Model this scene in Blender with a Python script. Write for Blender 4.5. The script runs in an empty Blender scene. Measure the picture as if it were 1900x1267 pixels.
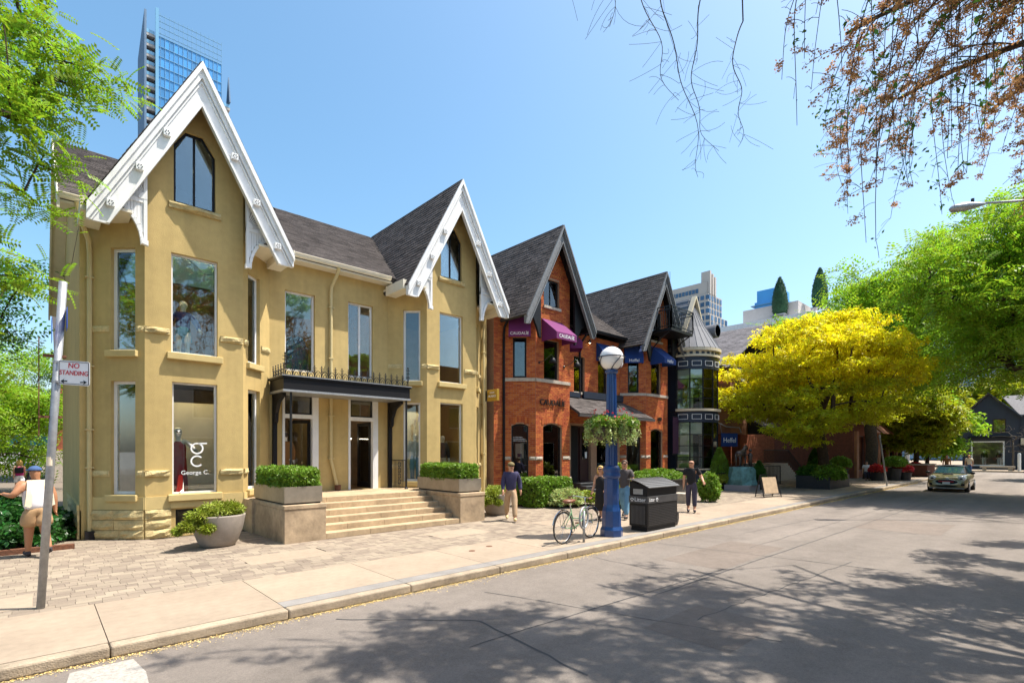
import bpy, bmesh, math, random
import numpy as np
from mathutils import Vector, Matrix
from mathutils.geometry import tessellate_polygon
random.seed(7); RNG = np.random.default_rng(7)
PI = math.pi
S = bpy.context.scene; COL = S.collection

# ------------------------------------------------------------ camera, sky, sun, exposure
cd_ = bpy.data.cameras.new('camera'); cam = bpy.data.objects.new('camera', cd_); COL.objects.link(cam)
cam.location = (0, 0, 2.1); cam.rotation_euler = (PI/2, 0, math.radians(-42.88))
cd_.sensor_width = 36; cd_.lens = 18.0; cd_.shift_y = 0.1066; cd_.clip_end = 3000; cd_.clip_start = .05
S.camera = cam
SUN_AZ, SUN_EL = math.radians(-37.5), math.radians(65.0)
w = bpy.data.worlds.new('World'); S.world = w; w.use_nodes = True
nt = w.node_tree; bg = nt.nodes['Background']; sky = nt.nodes.new('ShaderNodeTexSky')
sky.sky_type = 'NISHITA'; sky.sun_disc = False; sky.sun_elevation = SUN_EL
sky.sun_rotation = PI/2 - SUN_AZ; sky.air_density = 1.0; sky.dust_density = 2.4; sky.ozone_density = 1.0; sky.altitude = 100
hs_ = nt.nodes.new('ShaderNodeHueSaturation'); hs_.inputs['Hue'].default_value = .485; hs_.inputs['Saturation'].default_value = 1.2
nt.links.new(sky.outputs[0], hs_.inputs['Color']); nt.links.new(hs_.outputs[0], bg.inputs[0]); bg.inputs[1].default_value = 0.15
sl = bpy.data.lights.new('sun', 'SUN'); sun = bpy.data.objects.new('sun', sl); COL.objects.link(sun)
sl.energy = 4.8; sl.angle = math.radians(.53); sl.color = (1, .94, .84)
sdir = Vector((math.cos(SUN_AZ)*math.cos(SUN_EL), math.sin(SUN_AZ)*math.cos(SUN_EL), math.sin(SUN_EL)))
sun.rotation_euler = sdir.to_track_quat('Z', 'Y').to_euler(); sun.location = sdir*60
vs = S.view_settings; vs.view_transform = 'Standard'; vs.look = 'None'; vs.exposure = 0.86; vs.gamma = 1

# ------------------------------------------------------------ materials
def lin(c): return tuple((x/255/12.92 if x/255 <= .04045 else ((x/255+.055)/1.055)**2.4) for x in c)
def mat(name, col, rough=.65, metal=0, noise=None, bump=None, rnd=0, spec=.5, trans=0, emit=None, hue=0, coat=0, streak=None):
    """noise=(scale, amount[, scale2, amount2]); bump=(scale, strength); rnd = value change per piece"""
    m = bpy.data.materials.new(name); m.use_nodes = True; n = m.node_tree.nodes; L = m.node_tree.links
    b = n['Principled BSDF']; b.inputs['Base Color'].default_value = (*col, 1); b.inputs['Roughness'].default_value = rough
    b.inputs['Metallic'].default_value = metal; b.inputs['Specular IOR Level'].default_value = spec
    if coat: b.inputs['Coat Weight'].default_value = coat; b.inputs['Coat Roughness'].default_value = .06
    out = n['Material Output']
    if noise or rnd or bump:
        geo = n.new('ShaderNodeNewGeometry')
    colsock = None
    if noise or rnd:
        h = n.new('ShaderNodeHueSaturation'); h.inputs['Color'].default_value = (*col, 1); last = None
        def plus(sock, amt):
            nonlocal last
            mu = n.new('ShaderNodeMath'); mu.operation = 'MULTIPLY_ADD'; L.new(sock, mu.inputs[0])
            mu.inputs[1].default_value = 2*amt; mu.inputs[2].default_value = -amt
            if last is None: last = mu.outputs[0]
            else:
                a = n.new('ShaderNodeMath'); a.operation = 'ADD'; L.new(last, a.inputs[0]); L.new(mu.outputs[0], a.inputs[1]); last = a.outputs[0]
        if noise:
            for k in range(0, len(noise), 2):
                t = n.new('ShaderNodeTexNoise'); t.inputs['Scale'].default_value = noise[k]; t.inputs['Detail'].default_value = 5
                t.inputs['Roughness'].default_value = .6; L.new(geo.outputs['Position'], t.inputs['Vector'])
                r = n.new('ShaderNodeMapRange'); r.inputs[1].default_value = .3; r.inputs[2].default_value = .7; L.new(t.outputs[0], r.inputs[0])
                plus(r.outputs[0], noise[k+1])
        if streak:
            mp = n.new('ShaderNodeMapping'); mp.inputs['Scale'].default_value = streak[0]; L.new(geo.outputs['Position'], mp.inputs['Vector']); t = n.new('ShaderNodeTexNoise'); t.inputs['Scale'].default_value = 1; t.inputs['Detail'].default_value = 4
            L.new(mp.outputs[0], t.inputs['Vector']); r = n.new('ShaderNodeMapRange'); r.inputs[1].default_value = .35; r.inputs[2].default_value = .65; L.new(t.outputs[0], r.inputs[0]); plus(r.outputs[0], streak[1])
        if rnd:
            oi = n.new('ShaderNodeObjectInfo'); a = n.new('ShaderNodeMath'); a.operation = 'ADD'
            L.new(oi.outputs['Random'], a.inputs[0]); L.new(geo.outputs['Random Per Island'], a.inputs[1])
            fr = n.new('ShaderNodeMath'); fr.operation = 'FRACT'; L.new(a.outputs[0], fr.inputs[0]); plus(fr.outputs[0], rnd)
            if hue:
                hm = n.new('ShaderNodeMath'); hm.operation = 'MULTIPLY_ADD'; L.new(fr.outputs[0], hm.inputs[0])
                hm.inputs[1].default_value = hue; hm.inputs[2].default_value = .5-hue/2; L.new(hm.outputs[0], h.inputs['Hue'])
        a = n.new('ShaderNodeMath'); a.operation = 'ADD'; a.inputs[1].default_value = 1; L.new(last, a.inputs[0])
        L.new(a.outputs[0], h.inputs['Value']); L.new(h.outputs[0], b.inputs['Base Color']); colsock = h.outputs[0]
    if bump:
        t = n.new('ShaderNodeTexNoise'); t.inputs['Scale'].default_value = bump[0]; t.inputs['Detail'].default_value = 4
        L.new(geo.outputs['Position'], t.inputs['Vector']); bp = n.new('ShaderNodeBump'); bp.inputs['Strength'].default_value = bump[1]
        bp.inputs['Distance'].default_value = .02; L.new(t.outputs[0], bp.inputs['Height']); L.new(bp.outputs[0], b.inputs['Normal'])
    if trans:
        tr = n.new('ShaderNodeBsdfTranslucent'); mx = n.new('ShaderNodeMixShader'); mx.inputs[0].default_value = trans
        if colsock: L.new(colsock, tr.inputs[0])
        else: tr.inputs[0].default_value = (*col, 1)
        L.new(b.outputs[0], mx.inputs[1]); L.new(tr.outputs[0], mx.inputs[2]); L.new(mx.outputs[0], out.inputs[0])
    if emit:
        b.inputs['Emission Color'].default_value = (*col, 1); b.inputs['Emission Strength'].default_value = emit
    return m
def glassmat(name, tint=(.9, .95, .93), k=1.7, base=.02):
    m = bpy.data.materials.new(name); m.use_nodes = True; n = m.node_tree.nodes; L = m.node_tree.links
    n.remove(n['Principled BSDF']); t = n.new('ShaderNodeBsdfTransparent'); t.inputs[0].default_value = (*tint, 1)
    g = n.new('ShaderNodeBsdfGlossy'); g.inputs['Roughness'].default_value = .005; g.inputs[0].default_value = (.95, .98, 1, 1)
    f = n.new('ShaderNodeFresnel'); f.inputs[0].default_value = 1.5
    a = n.new('ShaderNodeMath'); a.operation = 'MULTIPLY_ADD'; a.use_clamp = True; L.new(f.outputs[0], a.inputs[0]); a.inputs[1].default_value = k; a.inputs[2].default_value = base
    mx = n.new('ShaderNodeMixShader'); L.new(a.outputs[0], mx.inputs[0]); L.new(t.outputs[0], mx.inputs[1]); L.new(g.outputs[0], mx.inputs[2])
    L.new(mx.outputs[0], n['Material Output'].inputs[0]); return m
M = {}
M['stucco'] = mat('stucco', (.49, .36, .15), .85, noise=(.7, .08, 5, .06), streak=((4, 4, .25), .055), bump=(55, .35), spec=.2)
M['stucco_trim'] = mat('stucco_trim', (.55, .425, .19), .8, noise=(3, .08), bump=(40, .25), spec=.2)
M['sandstone'] = mat('sandstone', (.54, .43, .215), .9, noise=(6, .2, 25, .12), bump=(28, .8), rnd=.12, spec=.2)
M['pipe_cream'] = mat('pipe_cream', (.56, .45, .22), .5, noise=(4, .05))
M['white'] = mat('white_paint', (.74, .74, .73), .5, noise=(3, .05, 30, .05), streak=((7, 7, .6), .06))
M['offwhite'] = mat('cream_gutter', (.74, .68, .54), .45, noise=(5, .05))
M['black'] = mat('black_paint', (.010, .010, .012), .5, spec=.25)
M['blackmetal'] = mat('black_metal', (.014, .015, .017), .4, metal=.2)
M['dark'] = mat('dark_void', (.01, .01, .01), .9)
M['shingle'] = mat('shingle', (.085, .074, .07), .93, noise=(2, .2, 60, .25), rnd=.3, bump=(120, .5), spec=.15)
M['roofdeck'] = mat('roof_deck', (.05, .045, .043), .95)
M['brick'] = mat('brick', (.44, .115, .038), .85, noise=(3, .12, 40, .1), rnd=.22, bump=(70, .4), hue=.02, spec=.2)
M['mortar'] = mat('mortar', (.38, .23, .15), .95, noise=(12, .15), spec=.1)
M['brick2'] = mat('brick_far', (.30, .10, .05), .9, noise=(4, .15), rnd=.2, spec=.2)
M['pinkstone'] = mat('pinkstone', (.36, .20, .13), .9, noise=(6, .25, 25, .12), bump=(25, .8), rnd=.15, spec=.2)
M['greystone'] = mat('greystone', (.42, .36, .29), .9, noise=(8, .2), bump=(30, .5))
M['limestone'] = mat('limestone', (.43, .32, .20), .75, noise=(2.2, .22, 14, .10), rnd=.10, bump=(30, .2), spec=.25)
M['plinthstone'] = mat('plinth_stone', (.38, .285, .185), .75, noise=(1.6, .38, 9, .14), bump=(20, .2), spec=.25)
M['steelbox'] = mat('planter_metal', (.34, .30, .24), .42, metal=.55, noise=(1.4, .2, 10, .08))
M['concpot'] = mat('pot_concrete', (.30, .26, .22), .8, noise=(8, .10, 60, .06), bump=(60, .2))
M['soil'] = mat('soil', (.04, .028, .018), .95)
M['glass'] = glassmat('window_glass')
M['mirrorglass'] = glassmat('reflective_glass', (.75, .85, .85), 2.4, .06)
M['blind'] = mat('roller_blind', (.42, .55, .50), .8, trans=.3)
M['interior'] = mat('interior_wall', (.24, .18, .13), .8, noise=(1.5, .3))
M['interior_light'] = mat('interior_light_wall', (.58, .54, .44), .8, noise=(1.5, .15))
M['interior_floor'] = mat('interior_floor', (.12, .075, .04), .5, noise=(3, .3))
M['spot'] = mat('ceiling_spot', (1, .78, .45), .5, emit=140)
M['asphalt'] = mat('asphalt', (.205, .176, .152), .92, noise=(.35, .12, 4, .09, 42, .13, 190, .30), streak=((.05, 1.1, 1), .10), bump=(230, .6), spec=.25)
M['tar'] = mat('tar_seal', (.055, .053, .052), .75)
M['concrete'] = mat('concrete_slab', (.325, .258, .192), .88, noise=(1.1, .10, 9, .08, 160, .10), bump=(150, .25), rnd=.05, spec=.2)
M['kerbc'] = mat('kerb_concrete', (.34, .275, .20), .9, noise=(2.5, .25, 30, .15), bump=(60, .5), rnd=.07, spec=.2)
M['greystrip'] = mat('grey_strip', (.235, .22, .205), .9, noise=(2, .15, 45, .14), spec=.2)
M['paver'] = mat('paver', (.262, .213, .163), .9, noise=(1.2, .10, 60, .10), rnd=.2, hue=.015, bump=(90, .3), spec=.2)
M['paverbed'] = mat('paver_joint', (.17, .135, .10), .95)
M['debris'] = mat('blossom_debris', (.70, .52, .20), .9, noise=(30, .2), rnd=.3)
M['paint_white'] = mat('road_paint', (.33, .305, .27), .85, noise=(22, .25, 70, .2))
M['bark'] = mat('bark', (.075, .055, .038), .95, noise=(9, .35), bump=(30, 1.0), spec=.1)
M['bark_grey'] = mat('bark_grey', (.10, .085, .07), .95, noise=(9, .3), bump=(30, 1.0), spec=.1)
M['leaf'] = mat('leaf_locust', (.25, .40, .02), .5, rnd=.35, noise=(.8, .2), trans=.52, hue=.05, spec=.35)
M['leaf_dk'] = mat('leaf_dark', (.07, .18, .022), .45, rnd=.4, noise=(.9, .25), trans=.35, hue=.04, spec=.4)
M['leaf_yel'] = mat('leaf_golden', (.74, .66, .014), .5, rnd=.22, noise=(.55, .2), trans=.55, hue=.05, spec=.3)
M['leaf_box'] = mat('leaf_boxwood', (.17, .29, .025), .45, rnd=.4, noise=(3, .2), trans=.3, hue=.04, spec=.35)
M['leaf_jun'] = mat('leaf_juniper', (.24, .29, .02), .6, rnd=.4, noise=(3, .2), trans=.25, hue=.04)
M['leaf_var'] = mat('leaf_variegated', (.42, .48, .16), .5, rnd=.5, trans=.35, hue=.10)
M['leaf_ivy'] = mat('leaf_ivy', (.028, .105, .016), .35, rnd=.45, noise=(2, .25), trans=.25, hue=.03)
M['pods'] = mat('seed_pods', (.50, .26, .10), .8, rnd=.4, noise=(3, .2), trans=.45, hue=.02)
M['petal_red'] = mat('petal_red', (.62, .03, .035), .5, rnd=.3, trans=.2, hue=.03)
M['petal_yel'] = mat('petal_yellow', (.75, .45, .03), .5, rnd=.3, trans=.2)
M['galv'] = mat('galvanised', (.33, .34, .35), .5, metal=.5, noise=(12, .18), bump=(40, .1))
M['rust'] = mat('rust', (.15, .06, .03), .85, noise=(18, .35), bump=(50, .4))
M['signwhite'] = mat('sign_white', (.78, .77, .75), .5, noise=(14, .04))
M['signred'] = mat('sign_red', (.55, .015, .03), .5)
M['signblue'] = mat('sign_blue', (.015, .10, .62), .4)
M['lampblue'] = mat('lamp_blue', (.006, .046, .175), .35, noise=(3, .15, 30, .1), coat=.4)
M['globe'] = mat('lamp_globe', (.86, .83, .80), .22)
M['skin'] = mat('skin', (.56, .30, .19), .55, spec=.3)
M['skin_tan'] = mat('skin_tan', (.40, .19, .10), .5, spec=.3)
M['manq'] = mat('mannequin_white', (.74, .71, .64), .4)
M['navy'] = mat('navy_cloth', (.035, .032, .085), .85, noise=(8, .15))
M['khaki'] = mat('khaki_cloth', (.44, .30, .18), .9, noise=(8, .12))
M['blackcloth'] = mat('black_cloth', (.010, .010, .012), .9)
M['greycloth'] = mat('grey_cloth', (.085, .072, .072), .9, noise=(8, .12))
M['jeans'] = mat('light_jeans', (.14, .30, .45), .9, noise=(8, .15))
M['navytrouser'] = mat('navy_trouser', (.05, .045, .075), .9, noise=(8, .15))
M['whitecloth'] = mat('white_cloth', (.78, .75, .76), .9, noise=(8, .05))
M['creamcloth'] = mat('cream_cloth', (.74, .63, .47), .9, noise=(8, .08))
M['shorts'] = mat('tan_cloth', (.42, .26, .13), .9, noise=(8, .12))
M['pinkcloth'] = mat('pink_cloth', (.42, .02, .16), .9)
M['denim'] = mat('denim_blue', (.05, .10, .24), .9)
M['reddress'] = mat('red_dress', (.40, .006, .012), .6)
M['teal'] = mat('teal_cloth', (.015, .23, .27), .8)
M['bluejacket'] = mat('blue_jacket', (.03, .045, .22), .8)
M['ltgreyjacket'] = mat('grey_jacket', (.34, .38, .38), .8)
M['brownsuit'] = mat('brown_suit', (.20, .095, .03), .85)
M['hair_blond'] = mat('hair_blond', (.55, .34, .10), .6, noise=(40, .25))
M['hair_dark'] = mat('hair_dark', (.035, .022, .015), .6)
M['hair_brown'] = mat('hair_brown', (.10, .05, .025), .6)
M['rubber'] = mat('rubber', (.016, .016, .016), .8)
M['chrome'] = mat('chrome', (.6, .6, .6), .2, metal=1)
M['bikegreen'] = mat('bike_green', (.12, .26, .12), .35, coat=.5)
M['brownleather'] = mat('brown_leather', (.20, .075, .035), .5)
M['binblack'] = mat('bin_black', (.012, .011, .011), .45, spec=.3, noise=(10, .3))
M['bingrey'] = mat('bin_grey', (.055, .054, .056), .45, noise=(5, .2))
M['binlid'] = mat('bin_lid', (.12, .115, .11), .45, metal=.3, noise=(40, .15))
M['bagblack'] = mat('bag_black', (.02, .02, .022), .3, bump=(14, 1.0))
M['purple'] = mat('awning_purple', (.17, .022, .13), .85, noise=(4, .06), trans=.12)
M['awnblue'] = mat('awning_blue', (.010, .045, .20), .85, noise=(4, .06), trans=.1)
M['awnblack'] = mat('awning_black', (.014, .014, .016), .8)
M['lettering'] = mat('white_lettering', (.85, .85, .85), .6)
M['darkletter'] = mat('dark_lettering', (.03, .018, .014), .5)
M['gold'] = mat('gold_sign', (.42, .25, .03), .4, metal=.35)
M['darkwood'] = mat('dark_stained', (.05, .02, .02), .5)
M['navywall'] = mat('navy_wall', (.014, .022, .042), .5, noise=(3, .1))
M['creamtrim'] = mat('cream_trim', (.58, .50, .36), .6, noise=(5, .05))
M['zinc'] = mat('zinc_roof', (.13, .135, .15), .7, metal=0, noise=(2, .12))
M['bronze'] = mat('statue_bronze', (.07, .055, .045), .45, metal=.5, noise=(10, .3))
M['verdigris'] = mat('verdigris', (.075, .19, .19), .75, noise=(6, .35), bump=(18, 1.0))
M['granite'] = mat('granite', (.26, .25, .26), .7, noise=(50, .25))
M['carpaint'] = mat('car_paint', (.33, .28, .14), .3, metal=.25, coat=.9)
M['carglass'] = mat('car_glass', (.012, .04, .065), .05, spec=.9)
M['headlight'] = mat('headlight', (.85, .86, .88), .15, coat=.6)
M['tgl'] = mat('tower_glass', (.04, .25, .55), .3, noise=(.12, .12), rnd=.22, spec=.8)
M['tgl2'] = mat('tower_glass_pale', (.16, .36, .52), .2, rnd=.22, spec=.8)
M['tmull'] = mat('tower_mullion', (.12, .30, .46), .5)
M['tdark'] = mat('tower_dark_frame', (.04, .10, .17), .5)
M['tconc'] = mat('tower_concrete', (.42, .40, .37), .85, noise=(.2, .08))
M['tgrey'] = mat('tower_screen', (.09, .16, .25), .8, noise=(.3, .1))
M['cream_tower'] = mat('cream_tower_stone', (.46, .41, .36), .85, noise=(.1, .08))
M['bluewin'] = mat('blue_window', (.045, .10, .18), .15, rnd=.35, spec=.8)
M['topiary'] = mat('topiary_green', (.022, .085, .035), .8, rnd=.4, noise=(2, .2), trans=.1)
M['poster_purple'] = mat('poster_lilac', (.34, .27, .62), .5)
M['poster_dark'] = mat('poster_grape', (.13, .01, .05), .5)
M['poster_skin'] = mat('poster_pink', (.60, .36, .28), .5)
M['dkhouse'] = mat('charcoal_wall', (.030, .036, .052), .75, noise=(2, .08))
M['paleshop'] = mat('pale_shop_wall', (.48, .44, .42), .8, noise=(2, .08))
M['blackplanter'] = mat('black_planter', (.022, .022, .024), .55, noise=(6, .2))
M['teal_tent'] = mat('teal_canvas', (.05, .26, .26), .8)
M['curtain'] = mat('curtain_green', (.26, .30, .20), .85, noise=(6, .2), trans=.25)
M['beigeposter'] = mat('board_poster', (.55, .40, .25), .7, noise=(6, .15))

# ------------------------------------------------------------ object helpers
LOC = {}
def tag(o, label=None, cat=None, group=None, kind=None):
    if label: o['label'] = label
    if cat: o['category'] = cat
    if group: o['group'] = group
    if kind: o['kind'] = kind
    return o
def thing(name, loc, label, cat, group=None):
    o = bpy.data.objects.new(name, None); COL.objects.link(o); o.location = loc; o.empty_display_size = .2
    LOC[o.name] = Vector(loc); return tag(o, label, cat, group)
def setpar(o, par):
    if par is None: return o
    o.parent = par
    if par.name in LOC: o.matrix_parent_inverse = Matrix.Translation(-LOC[par.name])
    return o
def obj(name, me, m, par=None, smooth=False):
    if m is not None and not me.materials: me.materials.append(m)
    if smooth: me.polygons.foreach_set('use_smooth', [True]*len(me.polygons))
    o = bpy.data.objects.new(name, me); COL.objects.link(o); return setpar(o, par)
class Fr:
    """vertical wall frame: s along the wall, o outwards, z up"""
    def __init__(f, p0, p1):
        f.p0 = np.array(p0, float); d = np.array(p1, float)-f.p0; f.L = float(np.hypot(*d)); f.t = d/f.L; f.n = np.array((f.t[1], -f.t[0]))
    def pt(f, s, o, z):
        q = f.p0+f.t*s+f.n*o; return (q[0], q[1], z)
    def mtx(f, s, o, z):
        q = f.pt(s, o, z); return Matrix(((f.t[0], f.n[0]*-1, 0, q[0]), (f.t[1], -f.n[1], 0, q[1]), (0, 0, 1, q[2]), (0, 0, 0, 1)))
BOXF = [(0, 3, 2, 1), (4, 5, 6, 7), (0, 1, 5, 4), (1, 2, 6, 5), (2, 3, 7, 6), (3, 0, 4, 7)]
class MB:
    def __init__(b): b.v = []; b.f = []
    def add(b, vs_, fs):
        k = len(b.v); b.v += [tuple(map(float, q)) for q in vs_]; b.f += [tuple(i+k for i in q) for q in fs]; return b
    def box(b, x0, x1, y0, y1, z0, z1):
        return b.add([(x0, y0, z0), (x1, y0, z0), (x1, y1, z0), (x0, y1, z0), (x0, y0, z1), (x1, y0, z1), (x1, y1, z1), (x0, y1, z1)], BOXF)
    def fbox(b, fr, s0, s1, o0, o1, z0, z1):
        p = fr.pt
        return b.add([p(s0, o1, z0), p(s1, o1, z0), p(s1, o0, z0), p(s0, o0, z0), p(s0, o1, z1), p(s1, o1, z1), p(s1, o0, z1), p(s0, o0, z1)], BOXF)
    def prism(b, pts, off):
        n = len(pts); off = Vector(off); q = [Vector(p) for p in pts]
        b.add([*q, *[p+off for p in q]], [tuple(range(n)), tuple(range(2*n-1, n-1, -1))]+[(i, i+n, (i+1) % n+n, (i+1) % n) for i in range(n)]); return b
    def fprism(b, fr, poly, o0, o1):
        return b.prism([fr.pt(s, o1, z) for s, z in poly], Vector((*(fr.n*(o0-o1)), 0)))
    def beam(b, a, c, w_, h_=None, up=(0, 0, 1)):
        a = Vector(a); c = Vector(c); h_ = h_ or w_; d = (c-a).normalized(); u = Vector(up)
        if abs(d.dot(u)) > .98: u = Vector((0, 1, 0))
        s_ = d.cross(u).normalized()*w_/2; u = s_.cross(d).normalized()*h_/2
        return b.add([a-s_-u, a+s_-u, a+s_+u, a-s_+u, c-s_-u, c+s_-u, c+s_+u, c-s_+u], BOXF)
    def tube(b, pts, rad, n=8, cap=True):
        pts = [Vector(p) for p in pts]; k0 = len(b.v); N = len(pts)
        if not hasattr(rad, '__len__'): rad = [rad]*N
        ref = Vector((.31, .17, .93))
        for i, p in enumerate(pts):
            d = (pts[min(i+1, N-1)]-pts[max(i-1, 0)])
            d = d.normalized() if d.length > 1e-9 else Vector((0, 0, 1))
            if i == 0:
                if abs(d.dot(ref)) > .95: ref = Vector((1, 0, 0))
                x = d.cross(ref).normalized()
            else: x = (x-d*x.dot(d)).normalized()
            y = d.cross(x)
            for j in range(n):
                a = 2*PI*j/n; q = p+(x*math.cos(a)+y*math.sin(a))*rad[i]; b.v.append((q.x, q.y, q.z))
        for i in range(N-1):
            for j in range(n):
                b.f.append((k0+i*n+j, k0+i*n+(j+1) % n, k0+(i+1)*n+(j+1) % n, k0+(i+1)*n+j))
        if cap: b.f.append(tuple(k0+j for j in range(n-1, -1, -1))); b.f.append(tuple(k0+(N-1)*n+j for j in range(n)))
        return b
    def lathe(b, cx, cy, prof, n=20, a0=0, a1=2*PI, sx=1, sy=1):
        k0 = len(b.v); full = abs(a1-a0-2*PI) < 1e-6; m = n if full else n+1
        for r, z in prof:
            for j in range(m):
                a = a0+(a1-a0)*j/n; b.v.append((cx+r*sx*math.cos(a), cy+r*sy*math.sin(a), z))
        for i in range(len(prof)-1):
            for j in range(n):
                j2 = (j+1) % m if full else j+1
                b.f.append((k0+i*m+j, k0+i*m+j2, k0+(i+1)*m+j2, k0+(i+1)*m+j))
        if full:
            if prof[0][0] > 1e-4: b.f.append(tuple(k0+j for j in range(n-1, -1, -1)))
            if prof[-1][0] > 1e-4: b.f.append(tuple(k0+(len(prof)-1)*m+j for j in range(n)))
        return b
    def ball(b, c, r, n=14, m=9, sq=(1, 1, 1)):
        k0 = len(b.v)
        for i in range(1, m):
            t = PI*i/m
            for j in range(n):
                a = 2*PI*j/n; b.v.append((c[0]+r*sq[0]*math.sin(t)*math.cos(a), c[1]+r*sq[1]*math.sin(t)*math.sin(a), c[2]+r*sq[2]*math.cos(t)))
        b.v.append((c[0], c[1], c[2]+r*sq[2])); b.v.append((c[0], c[1], c[2]-r*sq[2])); T = len(b.v)-2
        for i in range(m-2):
            for j in range(n): b.f.append((k0+i*n+j, k0+(i+1)*n+j, k0+(i+1)*n+(j+1) % n, k0+i*n+(j+1) % n))
        for j in range(n): b.f.append((T, k0+j, k0+(j+1) % n)); b.f.append((T+1, k0+(m-2)*n+(j+1) % n, k0+(m-2)*n+j))
        return b
    def build(b, name, m, par=None, smooth=False, bevel=0, kind=None):
        me = bpy.data.meshes.new(name); me.from_pydata(b.v, [], b.f); me.validate()
        o = obj(name, me, m, par, smooth)
        if bevel:
            md = o.modifiers.new('bevel', 'BEVEL'); md.width = bevel; md.segments = 2; md.limit_method = 'ANGLE'
        if kind: o['kind'] = kind
        return o
def wallmesh(b, fr, outer, holes=(), reveal=.16, o=0.):
    """front face of a wall with openings; every opening gets its reveals"""
    polys = [[Vector((s_, z_, 0)) for s_, z_ in outer]]+[[Vector((s_, z_, 0)) for s_, z_ in h] for h in holes]
    flat = [q for p in polys for q in p]; tris = tessellate_polygon(polys)
    fs = []
    for t in tris:
        a, c, d = (flat[i] for i in t); ar = (c.x-a.x)*(d.y-a.y)-(c.y-a.y)*(d.x-a.x)
        if abs(ar) < 1e-9: continue
        fs.append(tuple(t) if ar > 0 else (t[0], t[2], t[1]))
    b.add([fr.pt(q.x, o, q.y) for q in flat], fs)
    for h in holes:
        n = len(h); b.add([fr.pt(s_, o, z_) for s_, z_ in h]+[fr.pt(s_, o-reveal, z_) for s_, z_ in h], [(i, (i+1) % n, (i+1) % n+n, i+n) for i in range(n)])
def rect(s0, s1, z0, z1): return [(s0, z0), (s1, z0), (s1, z1), (s0, z1)]
def arch(s0, s1, z0, z1, rise, n=6):
    p = [(s0, z0), (s1, z0)]
    for i in range(n+1):
        t = i/n; p.append((s1+(s0-s1)*t, z1-rise+rise*math.sin(PI*t)**.8 if 0 < t < 1 else z1-rise))
    return p
def inset(poly, d):
    cx = sum(p[0] for p in poly)/len(poly); n = len(poly); out = []
    for i in range(n):
        a, b_, c = poly[i-1], poly[i], poly[(i+1) % n]
        def nrm(p, q):
            dx, dy = q[0]-p[0], q[1]-p[1]; l = math.hypot(dx, dy) or 1; return (-dy/l, dx/l)
        n1, n2 = nrm(a, b_), nrm(b_, c); k = 1+n1[0]*n2[0]+n1[1]*n2[1]; k = max(k, .3)
        out.append((b_[0]+d*(n1[0]+n2[0])/k, b_[1]+d*(n1[1]+n2[1])/k))
    return out
def window(par, fr, poly, fw=.07, fm=None, rec=.11, mull=(), sill=None, blind=0, gm=None, blindm=None, thick=.05):
    """frame (part) with pane, blind and sill as its sub-parts"""
    fm = fm or M['white']; gm = gm or M['glass']; b = MB(); n = len(poly); inn = inset(poly, fw)
    for i in range(n):
        j = (i+1) % n; q = [poly[i], poly[j], inn[j], inn[i]]
        b.fprism(fr, q, -rec-thick, -rec)
    z0 = min(p[1] for p in poly); z1 = max(p[1] for p in poly); s0 = min(p[0] for p in poly); s1 = max(p[0] for p in poly)
    for ax, v, wd in mull:
        if ax == 'v': b.fbox(fr, v-wd/2, v+wd/2, -rec-thick+.004, -rec-.006, z0+fw*.6, z1-fw*.6)
        else: b.fbox(fr, s0+fw*.6, s1-fw*.6, -rec-thick+.004, -rec-.006, v-wd/2, v+wd/2)
    w_ = b.build('window', fm, par)
    g = MB(); g.fprism(fr, inn, -rec-.034, -rec-.022); g.build('pane', gm, w_)
    if blind:
        k = MB(); k.fbox(fr, s0+fw, s1-fw, -rec-.12, -rec-.105, z1-(z1-z0)*blind, z1-fw*.5); k.build('blind', blindm or M['blind'], w_)
    if sill:
        e, h_, pr, sm = sill; k = MB(); k.fbox(fr, s0-e, s1+e, -.1, pr, z0-h_, z0-.004); k.build('sill', sm, w_, bevel=.015)
    return w_
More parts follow.
